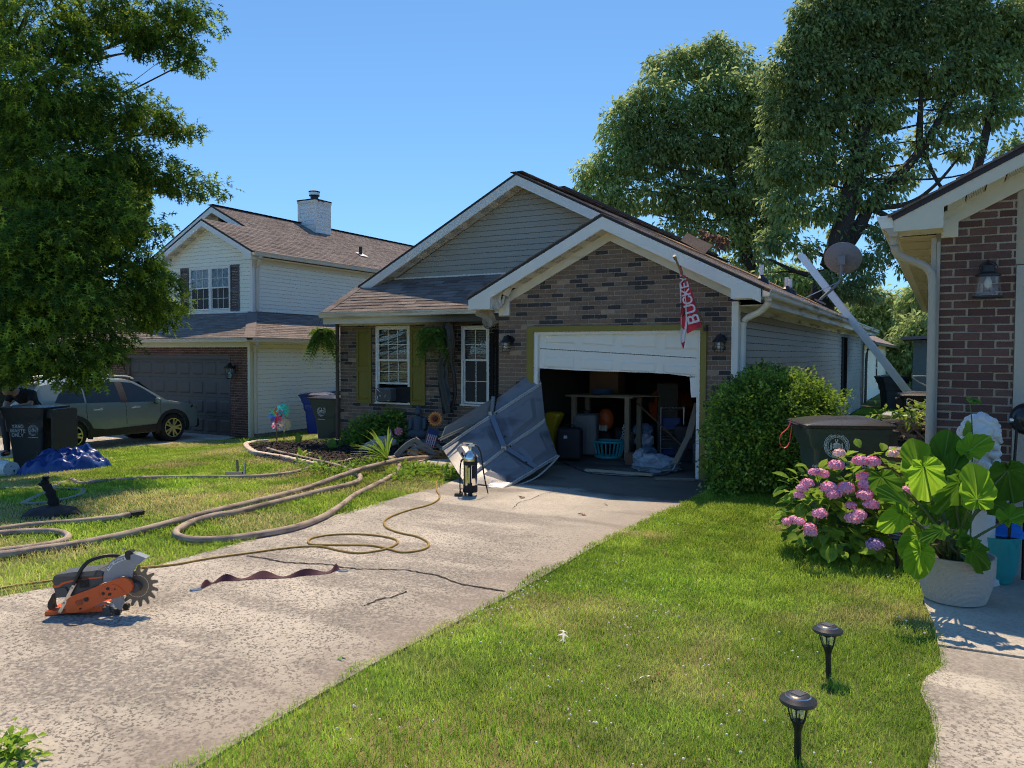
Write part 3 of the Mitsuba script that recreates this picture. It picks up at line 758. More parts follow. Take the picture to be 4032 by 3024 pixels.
add(r1 + '__hip_cap', cat([beam(a - (V(X2, Y2, zt)-V(xo, yo, ze))*.025, a + (V(X2, Y2, zt)-V(xo, yo, ze))*.03, .28, .025) for a in hp]), 'shingle', uv=np.repeat(rng.random((22,1)),8,0)*V(.5,0)+V(.4, .5))
# upper storey
FU = FRONT(Y2)
XU0 = -21.75
up = H2 + '__upper_wall'
wz = (-20.86,3.16,-19.06,4.49)
zru = lambda x: 4.84 + .51*(-17.80-x)
zlu = lambda x: zru(-19.93) - .51*(-19.93-x)
upoly = Polygon([(XU0,3.0),(X2,3.0),(X2, zru(X2)-.1),(-19.93, zru(-19.93)-.1),(XU0, zlu(XU0)-.1)]).difference(sbox(*wz))
add(up, FU.ex(upoly,-.12,-.006), 'siding_gap_shade2')
siding(FU, upoly.intersection(sbox(XU0+.07,3.09, X2-.08,7)), up, 'siding_left', .118)
add(up + '__corner_board', cat([bx(X2-.08, X2+.02, Y2-.022, Y2,3.05,4.75), bx(X2, X2+.021, Y2, Y2+.09,3.05,4.75), FU.rect(XU0-.02,3.05, XU0+.07,4.75,0, .022), FU.rect(XU0,3.05, X2,3.10,0, .024)]), 'trim_white')
mx = (wz[0]+wz[2])/2
window(FU, wz[0], wz[1], mx+.02, wz[3], H2,3,2, blind=3.84)
window(FU, mx+.025, wz[1], wz[2], wz[3], H2,3,2, blind=False)
M('plum',(.082, .065, .075),0.5)
shutter(FU, wz[0]-.40,3.10, wz[0]-.03,4.50, H2, 'plum', True)
shutter(FU, wz[2]+.03,3.10, wz[2]+.40,4.50, H2, 'plum', True)
EU = EAST(X2)
us = H2 + '__upper_side_wall'
add(us, EU.rect(Y2,3.0,34,4.8,-.1,-.006), 'siding_gap_shade2')
siding(EU, sbox(Y2+.09,3.08,27,4.62), us, 'siding_left', .118)
add(us + '__frieze', EU.rect(Y2+.09,4.52,34,4.66, .004, .03), 'trim_creamy')
xe = -17.80
RU = Fr((xe,0, zru(xe)),(0,1,0),(-1,0, .51))
k = math.hypot(1, .51)
v1, v2 = (xe+19.93)*k,(xe+21.59)*k
ureg = Polygon([(16.68,-.03),(34,-.03),(34, v2),(18.48, v2),(18.48, v1),(16.68, v1)])
r2 = H2 + '__upper_roof'
add(r2, RU.ex(ureg,-.06,-.002), 'roof_edge')
tabs_stuff(r2 + '__shingle_field', tabs(RU, ureg.intersection(sbox(16,-.1,33,9)), .33, .145, .010,33, .25, .95))
RV = Fr((-19.93,0, zru(-19.93)),(0,-1,0),(1,0, .51))
add(r2 + '__left_slope', cat([RV.ex(sbox(-18.6,-2.45,-16.68,0),-.06,-.001), Fr((-21.59,0, zru(-21.59)),(0,-1,0),(1,0, .51)).ex(sbox(-34,-4.6,-18.48,0),-.06,-.001)]), 'roof_edge')
mm = [box((-21.59, y, zru(-21.59)+.012),(.28, .32, .02)) for y in np.arange(18.6,33.8, .25)]
add(r2 + '__ridge_cap', cat(mm), 'roof_edge')
fr = FRONT(16.68)
add(H2 + '__fascia', gable_board(fr,(-22.05, zlu(-22.05)-.06),(-19.93, zru(-19.93)-.06), .17,-.03,0), 'trim_white')
add(H2 + '__fascia', gable_board(fr,(-19.93, zru(-19.93)-.06),(-17.83, zru(-17.83)-.06), .17,-.03,0), 'trim_white')
add(H2 + '__eave_box', fr.ex(Polygon([(-17.84, zru(-17.84)-.07),(-17.84,4.60),(-18.14,4.60),(-18.14, zru(-18.14)-.1)]),-.3, .003), 'trim_white')
add(H2 + '__eave_box', fr.ex(Polygon([(-22.04, zlu(-22.04)-.07),(-22.04,4.62),(-21.74,4.62),(-21.74, zlu(-21.74)-.1)]),-.3, .003), 'trim_white')
fr = FRONT(18.48)
za2 = zru(-21.59)
add(H2 + '__fascia', gable_board(fr,(-25.6, za2-.51*4.01-.06),(-21.59, za2-.06), .19,-.03,0), 'trim_white')
add(H2 + '__fascia', gable_board(fr,(-21.59, za2-.06),(-20.2, zru(-20.2)-.06), .19,-.03,0), 'trim_white')
soffit_run(-21.7,-19.93, zlu,16.69, Y2,9, H2, .20)
soffit_run(-18.16,-19.93, zru,16.69, Y2,9, H2, .20)
soffit_run(-25.2,-21.59, lambda x: za2-.51*(-21.59-x),18.49,18.9,18, H2, .22)
bw = H2 + '__rear_gable_wall'
FB = FRONT(18.9)
bp = Polygon([(-25.2, GL),(-21.7, GL),(-21.7, za2-.22),(-25.2, za2-.51*3.6-.22)])
add(bw, FB.ex(bp,-.1,-.006), 'siding_gap_shade2')
siding(FB, bp.intersection(sbox(-25.2,3.0,-21.75,9)), bw, 'siding_left', .118)
W = window(FB,-24.3,3.2,-23.1,4.4, H2,2,2, blind=False)
shutter(FB,-24.62,3.15,-24.33,4.45, H2, 'plum', True)
shutter(FB,-23.07,3.15,-22.78,4.45, H2, 'plum', True)
add(H2 + '__gutter', sweep(GUT,(xe,16.68, zru(xe)-.14),(xe,34, zru(xe)-.14),(1,0,0)), 'trim_cream')
add(H2 + '__soffit', bx(X2, xe,16.98,34,4.66,4.67), 'trim_creamy')
for q in ([(xe+.06,16.95,4.70),(xe+.04,16.97,4.6),(X2+.09,17.15,4.45),(X2+.05,17.15,4.3),(X2+.05,17.15,3.12)], [(XLS+.46, YL-.2,2.12),(XLS+.45, YL-.19,2.05),(XLS+.12, YL+.12,1.90),(XLS+.07, YL+.12,1.75),(XLS+.07, YL+.12, GL+.15)]):
    add(H2 + '__downspout', tube(np.vstack([spline(q[:4],6), [q[4]]]), .055,8), 'trim_cream',50)
# chimney, flue and vent on the right slope
cx_, cy_ = (-21.048,22.74)
cx_ -= .15; cy_ += .25
ch = newkey(H2 + '__chimney')
zb = zru(cx_)
hw = .40
add(ch, bx(cx_-hw, cx_+hw, cy_-hw, cy_+hw, zb-.6, zb+1.02), 'trim_white')
for fx, ff in (((cx_-hw, cy_-hw), Fr((cx_, cy_-hw,0),(1,0,0),(0,0,1))),((0,0), Fr((cx_+hw, cy_,0),(0,1,0),(0,0,1)))):
    siding(ff, sbox(-hw+.05, zb-.35, hw-.05, zb+.95), ch, 'trim_white', .15, lip=.02)
add(ch + '__corner_board', cat([bx(cx_+sx*hw-.05, cx_+sx*hw+.05, cy_-hw-.022, cy_-hw+.05, zb-.5, zb+1.0) for sx in (-1,1)] + [bx(cx_+hw-.049, cx_+hw+.022, cy_+hw-.05, cy_+hw+.05, zb-.5, zb+1.0)]), 'trim_white')
add(ch + '__cap', cat([bx(cx_-hw-.06, cx_+hw+.06, cy_-hw-.06, cy_+hw+.06, zb+1.02, zb+1.06)]), 'roof_edge')
add(ch + '__band', bx(cx_-hw-.05, cx_+hw+.05, cy_-hw-.05, cy_+hw+.05, zb+.92, zb+1.015), 'rust_white')
def f_rust(p, n, uv): return mikit.mix(C3(.70, .68, .62), C3(.20, .07, .03), mikit.smoothstep(.58, .7, mikit.noise(p.x*7, p.y*7, p.z*3)))
M('rust_white', mikit.proc(f_rust),0.6)
add(ch + '__flue', lathe([(.17, zb+1.05),(.15, zb+1.12),(.15, zb+1.24),(.20, zb+1.25),(.20, zb+1.28)],(cx_, cy_,0),18), 'black')
add(ch + '__flue_band', lathe([(.20, zb+1.28),(.205, zb+1.38)],(cx_, cy_,0),18), 'aluminium')
add(ch + '__flue_cap', lathe([(.205, zb+1.38),(.22, zb+1.42),(.10, zb+1.46),(0, zb+1.47)],(cx_, cy_,0),18), 'black')
vx, vy = (-19.065,23.11)
add(H2 + '__vent_pipe', cyl((vx, vy, zru(vx)-.05),(vx, vy, zru(vx)+.30), .06,12), 'black')
add(H2 + '__vent_flashing', box((vx+.05, vy, zru(vx)+.018),(.35, .4, .01), rot=trimesh.transformations.rotation_matrix(.47, [0,1,0])), 'aluminium')
# lantern between the garage door and the corner
def lantern(c, nrm, holder, s=1.0):
    l = newkey(holder + '__wall_lamp')
    n = unit(nrm); c = np.asarray(c, float); o = c + n*.14*s
    add(l + '__arm', tube(spline([c+n*.01, c+n*.08*s+V(0,0, .10*s), o+V(0,0, .12*s)],5), .015*s), 'black')
    add(l + '__back_plate', box(c+n*.012,(.09*s, .02, .2*s)), 'black')
    add(l + '__hood', trimesh.creation.cone(.12*s, .12*s, sections=6).apply_translation(o+V(0,0, .02*s)), 'black')
    add(l + '__cage', cat([cyl(o+V(math.cos(a)*.085*s, math.sin(a)*.085*s, .02*s), o+V(math.cos(a)*.06*s, math.sin(a)*.06*s,-.2*s), .007*s,5) for a in np.arange(6)*math.pi/3] + [lathe([(.06*s,-.2*s),(.05*s,-.215*s),(0,-.22*s)], o,6)]), 'black')
    add(l + '__glass', lathe([(.08*s, .02*s),(.057*s,-.2*s)], o,6), 'glass')
    add(l + '__bulb', ball(o+V(0,0,-.09*s), .03*s,1), 'bulb')
lantern((gdoor[1]+.20, YL-.008,1.40),(0,-1,0), H2,1.25)

# ------------------------------------------------------------------ the brick house on the right
H3 = thing('brick_house', 'dark brick house corner with cream eaves at the right edge, beside the potted plants', 'house')
YR, XRC = 7.75,-.05
FR3 = FRONT(YR)
rw = H3 + '__front_wall'
zrk = lambda x: 3.02 + .505*(x+.40)                    # top of the rake
fp = Polygon([(XRC,0),(.497,0),(.497, zrk(.497)-.3),(XRC,2.9)])
add(rw, FR3.ex(fp.union(sbox(.497,2.58,2.6,3.1)).union(Polygon([(.49,3.0),(3,3.0),(3, zrk(3)-.3),(.49, zrk(.49)-.3)])),-.2,0), 'mortar_right')
M('mortar_right',(.40, .335, .25),0.95)
brickwork(FR3, fp.intersection(sbox(XRC,0, .494,3.3)), rw,1.0,299, lambda x, y: -y, seed=31, L=.196, H=.0505, j=.0172, proud=.008)
add(H3 + '__corner_board', cat([bx(XRC-.075, XRC-.035, YR-.012, YR+.02,0,2.84), bx(XRC-.032, XRC-.004, YR-.02, YR+.02,0,2.80)]), 'trim_taupe')
add(H3 + '__left_wall', bx(XRC-.04, XRC+.05, YR+.02,22,0,2.9), 'trim_taupe')
add(H3 + '__door_trim', FR3.rect(.5,0, .62,2.57,-.05, .03), 'trim_taupe')
add(H3 + '__door', FR3.rect(.62,0,1.6,2.5,-.12,-.04), 'door_grey')
M('door_grey',(.17, .19, .16),0.4)
RK = FRONT(7.40)
f3 = H3 + '__fascia'
add(f3, gable_board(RK,(-.40, zrk(-.40)-.055),(3.2, zrk(3.2)-.055), .105,-.03,0), 'trim_cream')
add(H3 + '__eave_box', RK.ex(Polygon([(-.385, zrk(-.385)-.10),(-.385,2.865),(-.035,2.872),(-.035, zrk(-.035)-.10)]),-.33, .004), 'trim_cream')
add(H3 + '__frieze', gable_board(FR3,(-.05, zrk(-.05)-.155),(3, zrk(3)-.155), .145, .010, .04), 'trim_cream')
add(H3 + '__frieze', FR3.ex(Polygon([(-.05,2.83),(.075,2.83),(.075, zrk(.075)-.23),(-.05, zrk(-.05)-.23)]), .010, .05), 'trim_cream')
soffit_run(-.02,3.0, zrk,7.402, YR,22, H3, .155)
R3F = Fr((-.43,0, zrk(-.43)),(0,-1,0),(1,0, .505))
add(H3 + '__roof', R3F.ex(sbox(-22,0,-7.39,4.2),-.055,0), 'roof_purple')
M('roof_purple',(.040, .032, .042),0.9)
tabs_stuff(H3 + '__roof__shingle_field', tabs(R3F, sbox(-12,-.02,-7.37,2), .30, .14, .008,36))
add(H3 + '__gutter', sweep(GUT,(-.41,7.42,2.90),(-.41,22,2.90),(-1,0,0)), 'trim_cream')
add(H3 + '__gutter_cap', Fr((0,7.419,0),(-1,0,0),(0,0,1)).put(trimesh.creation.extrude_polygon(Polygon([(.41,2.9),(.495,2.9),(.535,2.985),(.535,3.005),(.41,3.005)]), .004, engine='earcut')), 'trim_white')
add(f3, bx(-.41,-.385,7.42,22,2.865,3.0), 'trim_cream')
for kk in range(46):
    y = 7.74 + kk*.30
    add(H3 + '__eave_soffit', bx(-.385, XRC-.04, y, y+.285,2.853-.004*(kk % 2),2.862-.004*(kk % 2)), 'soffit_tan')
M('soffit_tan',(.46, .385, .25),0.6)
add(H3 + '__gutter_outlet', RK.ex(Polygon([(-.47,2.90),(-.36,2.90),(-.375,2.83),(-.43,2.83)]),-.12,-.02), 'trim_taupe')
q = spline([(-.405,7.52,2.86),(-.40,7.53,2.76),(-.36,7.58,2.68),(-.19,7.66,2.60),(-.12,7.68,2.52),(-.105,7.68,2.36)],7)
add(H3 + '__downspout', tube(np.vstack([q, [(-.105,7.68, .1)]]), .035,10), 'trim_taupe',50)
def glass_lantern(c, nrm, holder, s=1.0):
    l = newkey(holder + '__wall_lamp')
    n = unit(nrm); c = np.asarray(c, float); o = c + n*.15*s
    add(l + '__back_plate', cyl(c+V(0,0, .08*s), c+V(0,0, .08*s)+n*.02, .06*s,16), 'black')
    add(l + '__arm', tube(spline([c+V(0,0, .08*s), c+n*.07*s+V(0,0, .15*s), o+V(0,0, .13*s)],5), .011*s), 'black')
    add(l + '__hood', lathe([(0, .125*s),(.012*s, .12*s),(.05*s, .10*s),(.052*s, .045*s),(.10*s, .02*s),(.10*s, .008*s),(0, .007*s)], o,22), 'black',35)
    add(l + '__handle', tube([o+V(math.cos(a)*.07*s,0, .08*s+math.sin(a)*.055*s) for a in np.linspace(0, math.pi,11)], .005*s,6), 'black')
    add(l + '__glass', lathe([(.085*s, .007*s),(.115*s,-.17*s)], o,22), 'glass', True)
    add(l + '__base_ring', lathe([(.105*s,-.17*s),(.125*s,-.172*s),(.125*s,-.185*s),(.10*s,-.186*s)], o,22), 'black')
    add(l + '__bulb', lathe([(0, .005*s),(.016*s,0),(.03*s,-.05*s),(.026*s,-.09*s),(0,-.115*s)], o,14), 'bulb', True)
glass_lantern((0.297,7.742,2.474),(0,-1,0), H3, .92)
# ------------------------------------------------------------------ far buildings beyond the side yard
H4 = thing('small_house', 'small pale sided house with brown hip roof far beyond the ladder', 'house')
hx0, hx1, hy = -8.5,-1.879,36.5
x0h, x1h = -2.6,(33.74,51.362)
XH = -2.75
E4 = EAST(XH)
add(H4 + '__wall', bx(-9.5, XH-.006,33.0,47,-.4,2.3), 'siding_left')
siding(E4, sbox(33.1,-.4,47,2.3), H4 + '__wall', 'siding_left', .2, parts=True)
add(H4 + '__corner_board', bx(XH-.05, XH+.03,32.96,33.12,-.4,2.3), 'trim_taupe')
rp = np.array([(-9.9,32.5,2.35),(XH+.45,32.5,2.35),(XH+.45,47.5,2.35),(-9.9,47.5,2.35),(-6.1,36.2,4.3),(-6.1,44,4.3)])
add(H4 + '__roof', trimesh.Trimesh(np.vstack([rp, rp-[0,0, .12]]), [[0,1,4], [1,2,5], [1,5,4], [2,3,5], [3,0,4], [3,4,5], [6,10,7], [7,11,8], [7,10,11], [8,11,9], [9,10,6], [9,11,10], [0,6,7], [0,7,1], [1,7,8], [1,8,2], [2,8,9], [2,9,3], [3,9,6], [3,6,0]], process=False), 'far_roof')
M('far_roof',(.20, .16, .15),0.9)
add(H4 + '__gutter', sweep(GUT,(XH+.45,32.5,2.22),(XH+.45,47.5,2.22),(1,0,0)), 'gutter_dark')
M('gutter_dark',(.12, .11, .10),0.5)
add(H4 + '__downspout', tube(spline([(XH+.5,33.2,2.25),(XH+.3,33.25,2.05),(XH+.1,33.3,1.9),(XH+.08,33.3,-.2)],5), .05), 'gutter_dark')
w4 = newkey(H4 + '__window')
add(w4, E4.rect(39.0, .6,39.9,2.0,-.02, .03), 'trim_white')
add(w4 + '__pane', cat([E4.rect(39.1, .65,39.8,1.25, .03, .034), E4.rect(39.1,1.3,39.8,1.95, .03, .034)]), 'black_gloss')
H5 = thing('shed', 'grey garden shed half hidden behind the right-hand brick house corner', 'shed')
sx, sy = (-0.686,29.274)
add(H5 + '__wall', bx(sx-.25, sx+3, sy, sy+3,0,2.35), 'shed_grey')
M('shed_grey',(.16, .17, .155),0.7)
siding(FRONT(sy), sbox(sx-.25,0, sx+3,2.35), H5 + '__wall', 'shed_grey', .15)
add(H5 + '__roof', beam((sx-.6, sy+1.5,2.4),(sx+3.4, sy+1.5,2.55),3.8, .1), 'far_roof')

# ------------------------------------------------------------------ foliage tools
def leaf_oak():
    """lobed pin oak leaf, length 1, in xy with the stalk at the origin"""
    right = [(0, .02),(.12, .03),(.20, .30),(.26, .06),(.42, .05),(.58, .42),(.58, .07),(.74, .06),(.90, .27),(.84, .05),(1.05,0)]
    pts = right + [(x,-y) for x, y in right[-2::-1]]
    return Polygon(pts)
def flat_leaf(poly, curl=.12):
    m = trimesh.creation.triangulate_polygon(poly, engine='earcut')
    v = np.c_[m[0], np.zeros(len(m[0]))]
    v[:,2] = -curl*v[:,0]**2 - .3*curl*np.abs(v[:,1])
    return v, np.asarray(m[1])
def diamond(w=.36, fold=.1, curl=.2):
    v = np.array([[0,0,0], [.45, w/2, fold*.5], [1,0,-curl], [.45,-w/2, fold*.5], [.5,0,-.03]])
    return v, np.array([[0,4,1], [4,2,1], [0,3,4], [4,3,2]])
def cross2(w=.5):
    """two crossed leaf blades: a leaf pair seen from afar"""
    a, f = diamond(w)
    f = np.array([[0,3,1], [1,3,2]])
    return a[:4], f
def scatter(leaf, pos, size, fwd, nrm, tone, h=.5):
    """leaf copies at pos, blades along fwd, faces along nrm; returns (vertices, faces), uv"""
    lv, lf = leaf
    n, k = len(pos), len(lv)
    fwd = fwd/np.linalg.norm(fwd, axis=1, keepdims=True)
    s = np.cross(nrm, fwd); s /= np.linalg.norm(s, axis=1, keepdims=True)+1e-9
    u = np.cross(fwd, s)
    v = pos[:, None] + size[:, None, None]*(lv[None, :,0, None]*fwd[:, None] + lv[None, :,1, None]*s[:, None] + lv[None, :,2, None]*u[:, None])
    f = lf[None] + (np.arange(n)*k)[:, None, None]
    uv = np.stack([np.repeat(tone, k), np.broadcast_to(h,(n,)).repeat(k)],1)
    return (v.reshape(-1,3), f.reshape(-1,3)), uv
def rnd_unit(n, r): 
    v = r.normal(size=(n,3))
    return v/np.linalg.norm(v, axis=1, keepdims=True)
def blob_points(blobs, n, r, shell=.45):
    """points in ellipsoids [(centre,(rx, ry, rz))], denser towards their skins, with the blob index"""
    vol = np.array([b[1][0]*b[1][1]*b[1][2] for b in blobs])**.8
    pk = r.choice(len(blobs), n, p=vol/vol.sum())
    c = np.array([b[0] for b in blobs])[pk]; s = np.array([b[1] for b in blobs])[pk]
    d = rnd_unit(n, r)
    rad = np.where(r.random(n) < shell, r.uniform(.75,1.05, n), r.random(n)**(1/3))
    rad = rad*(.50 + .95*meshkit.fbm(d*1.9 + pk[:, None]*7.3,2,9))
    return c + d*s*rad[:, None], d, pk
def branches(root, blobs, r, r0, mat_key, wood='bark', sag=.12, twigs=3, mainpts=None):
    """limbs from the trunk point(s) into each blob, with twigs inside the blobs"""
    ms = []
    trunk = np.asarray(mainpts if mainpts is not None else [root], float)
    for c, s in blobs:
        c = np.asarray(c, float)
        below = trunk[trunk[:,2] < c[2]-.1*np.linalg.norm(c-trunk[0])]
        st = below[np.argmin(np.linalg.norm(below-c, axis=1))] if len(below) else trunk[0]
        L = np.linalg.norm(c-st)
        mid = (st+c)/2 + r.normal(0, .06*L,3) + V(0,0, sag*L)
        p = spline([st, mid, c + r.normal(0, .1,3)*s],6)
        rad = r0*(max(s)/4+.25)
        ms.append(tube(p, np.linspace(rad, rad*.35, len(p)),6))
        for _ in range(twigs):
            e = c + rnd_unit(1, r)[0]*s*r.uniform(.5, .95)
            a = p[r.integers(len(p)//2, len(p))]
            ms.append(tube(spline([a,(a+e)/2+r.normal(0, .07,3)*s, e],4), np.linspace(rad*.35, rad*.07,9),5))
    return cat(ms)
def clump_leaves(leaf, blobs, nclump, per, csize, lsize, r, droop=.5, tone=(.5, .25), tonefn=None, flatten=.6):
    """leaves in clumps: twig ends scattered through the blobs, leaves fanned round each"""
    c, d, pk = blob_points(blobs, nclump, r)
    n = nclump*per
    off = rnd_unit(n, r)*(r.random(n)**.5)[:, None]*csize
    off[:,2] *= flatten
    pos = np.repeat(c, per,0) + off
    out = np.repeat(d, per,0)
    fwd = out*.6 + off/csize*.6 + rnd_unit(n, r)*.7 + V(0,0,-droop)
    nrm = V(0,0,1.0) + rnd_unit(n, r)*.75
    t = np.clip(np.repeat(r.normal(tone[0], tone[1]*.8, nclump), per) + r.normal(0, tone[1]*.6, n),0,1)
    if tonefn is not None: t = np.clip(t + tonefn(pos),0,1)
    return scatter(leaf, pos, lsize*r.uniform(.65,1.25, n), fwd, nrm, t)
def oak_blobs(lst):
    return [((x, y, z),(rx, rd, rz)) for (x, y, z), rx, rz, rd in lst]
# ------------------------------------------------------------------ the oak at the upper left
TR = thing('oak_tree', 'large oak with glossy pointed lobed leaves overhanging the lawn at the left', 'tree')
oak = [(c, a, b, d) for c, a, b, d in [((-11.295,6.561,6.442),0.84,0.48,0.39),((-10.861,7.018,6.233),0.33,0.3,0.35),((-10.896,7.365,6.79),0.67,0.3,0.35),((-10.658,8.07,6.903),0.53,0.32,0.35),((-10.374,8.211,6.553),0.28,0.32,0.35),((-10.183,8.304,6.287),0.18,0.15,0.35),((-10.075,8.394,7.01),0.24,0.24,0.35),((-10.657,7.829,6.576),0.28,0.24,0.35),((-11.067,6.408,5.283),0.76,0.7,0.56),((-11.135,7.18,5.51),0.54,0.51,0.4),((-11.185,7.724,5.531),0.53,0.42,0.35),((-11.135,8.324,5.578),0.4,0.31,0.35),((-10.747,8.531,5.448),0.22,0.15,0.35),((-10.648,8.579,5.324),0.16,0.1,0.35),((-10.936,6.439,4.304),0.76,0.57,0.46),((-10.939,7.248,4.602),0.57,0.37,0.35),((-10.986,7.804,4.865),0.39,0.32,0.35),((-10.875,8.198,4.654),0.5,0.29,0.35),((-10.6,8.573,4.556),0.38,0.22,0.35),((-10.371,8.808,4.446),0.21,0.12,0.35),((-10.459,6.201,3.299),0.85,0.52,0.41),((-10.146,6.844,3.675),0.6,0.38,0.35),((-10.328,7.543,3.662),0.3,0.27,0.35),((-10.378,7.496,3.19),0.42,0.26,0.35),((-10.399,7.813,2.882),0.4,0.24,0.35),((-10.434,8.011,2.619),0.28,0.22,0.35),((-10.563,7.928,2.338),0.28,0.13,0.35),((-10.273,8.098,2.585),0.13,0.14,0.35),((-10.241,6.058,2.495),0.78,0.48,0.38),((-10.235,6.75,2.6),0.47,0.38,0.35),((-10.033,6.845,2.221),0.22,0.23,0.35),((-10.385,5.951,1.837),0.54,0.29,0.35),((-10.137,6.54,1.778),0.45,0.25,0.35),((-10.08,6.803,1.842),0.23,0.23,0.35),((-10.186,6.502,1.499),0.27,0.1,0.35),((-10.432,5.737,2.773),0.35,0.7,0.35),((-10.644,5.803,1.687),0.3,0.2,0.35),((-10.396,7.354,2.778),0.27,0.23,0.35),((-10.395,7.573,2.558),0.24,0.19,0.35),((-10.229,6.428,3.007),0.37,0.37,0.35),((-10.449,7.267,4.092),0.4,0.26,0.35)]]
hidden = oak_blobs([(c, a, b, d) for c, a, b, d in [((-12.539,7.201,2.632),0.65,0.4,0.36),((-12.464,7.827,2.967),0.6,0.41,0.37),((-13.872,7.517,3.076),0.7,0.46,0.42),((-14.278,8.464,3.755),0.79,0.5,0.45),((-14.665,9.411,4.161),0.8,0.53,0.48),((-15.19,10.402,4.713),0.76,0.57,0.52),((-15.841,9.134,4.748),0.91,0.64,0.57),((-14.202,7.12,3.36),0.76,0.61,0.55),((-15.606,7.546,4.624),0.98,0.74,0.66),((-16.289,8.384,6.318),1.05,0.79,0.71),((-16.33,10.598,5.234),0.8,0.6,0.54),((-16.188,11.264,5.644),0.62,0.51,0.46),((-15.075,8.318,2.521),0.76,0.42,0.38),((-14.905,8.99,2.723),0.62,0.4,0.36),((-12.966,6.609,2.259),0.63,0.32,0.28)]])
ob = oak_blobs(oak); hb = hidden
r = np.random.default_rng(41)
trunk = np.array([(-15.2,7.6,-.45),(-15.1,7.7,1.5),(-15.0,7.8,3.2),(-14.8,7.8,5.0),(-14.6,7.9,7.0),(-14.5,8.0,9.5)])
add(TR + '__trunk', tube(spline(trunk,6), np.linspace(.24, .08,31),12), 'bark',40)
add(TR + '__limbs', branches(trunk[1], ob + hb, r, .075, TR, sag=.06, mainpts=spline(trunk,6)), 'bark',50)
lo = flat_leaf(leaf_oak(), .22)
m1, u1 = clump_leaves(lo, ob,2100,10, .17, .135, r, .7,(.22, .30), flatten=.6)
m2, u2 = clump_leaves(lo, ob,700,7, .20, .14, r, .6,(.5, .35))
m3_, u3 = clump_leaves(diamond(.6), hb,7500,6, .25, .18, r, .5,(.3, .22))
stuff(add(TR + '__leaves', m1, 'oak', uv=u1))
stuff(add(TR + '__leaves', m2, 'oak', uv=u2))
stuff(add(TR + '__leaves', m3_, 'oak', uv=u3))
# ------------------------------------------------------------------ the tall trees behind the house
def tall_tree(key, label, lst, trunkpts, r0, nclump, per, cs, lsz, seed, tone=(.5, .25), leaf=None, limb=.10, group=None, twigs=3):
    t = thing(key, label, 'tree', group)
    r = np.random.default_rng(seed)
    bl = oak_blobs(lst)
    tp = spline(trunkpts,6)
    add(t + '__trunk', tube(tp, np.linspace(r0, r0*.3, len(tp)),12), 'bark',40)
    add(t + '__limbs', branches(trunkpts[0], bl, r, limb, t, sag=.02, mainpts=tp[len(tp)//6:], twigs=twigs), 'bark',50)
    m, u = clump_leaves(leaf or diamond(.45), bl, nclump, per, cs, lsz, r, .7, tone)
    stuff(add(t + '__leaves', m, 'tree', uv=u))
    return t
big = [(c, a, b, d) for c, a, b, d in [((-14.749,35.625,9.973),1.11,1.0,0.8),((-15.153,35.432,10.639),0.67,0.56,0.45),((-13.896,36.144,11.2),1.22,1.0,0.8),((-13.735,36.303,12.868),1.11,1.11,0.89),((-13.522,36.462,13.87),0.62,0.56,0.45),((-12.494,37.039,14.208),1.11,1.11,0.89),((-12.25,38.386,15.905),1.03,0.91,0.73),((-11.759,38.674,16.364),0.5,0.69,0.4),((-11.971,37.255,12.541),1.22,1.22,0.98),((-12.731,36.796,11.538),1.22,1.11,0.89),((-10.555,39.329,16.254),1.14,1.03,0.82),((-10.271,39.519,17.054),0.73,0.57,0.46),((-9.35,39.984,16.144),1.03,0.91,0.73),((-9.664,38.59,14.218),1.34,1.22,0.98),((-10.826,37.934,13.769),1.22,1.11,0.89),((-11.17,37.651,11.543),1.34,1.11,0.89),((-9.618,38.52,11.994),1.34,1.22,0.98),((-8.288,39.324,13.778),1.22,1.34,0.98),((-8.047,39.362,11.555),1.11,1.34,0.89),((-12.299,36.947,9.537),1.34,1.0,0.8),((-10.738,37.803,9.543),1.45,1.11,0.89),((-8.981,38.765,9.55),1.34,1.22,0.98),((-14.052,35.978,9.308),1.0,0.78,0.62),((-9.53,38.389,7.768),1.34,0.89,0.71),((-7.977,39.258,8.219),1.22,1.11,0.89),((-11.291,37.434,7.984),1.0,0.67,0.53),((-8.331,38.989,6.438),1.11,0.67,0.53),((-7.321,39.873,14.227),0.89,1.11,0.71),((-7.085,39.917,12.226),1.0,1.11,0.8),((-7.238,39.748,10.224),1.0,1.0,0.8),((-7.726,39.68,14.893),0.78,0.89,0.62),((-7.006,39.8,8.445),1.0,0.89,0.71)]]
tall_tree('maple_tree', 'tall light green tree rising behind the burned house roof, stepping up to the right', big, [(-7.839,39.05,1.547),(-7.996,39.087,4.438),(-8.749,38.817,7.771),(-9.404,38.6,11.105),(-9.993,38.996,14.606)], .42,4300,11, .42, .27,51,(.60, .34))
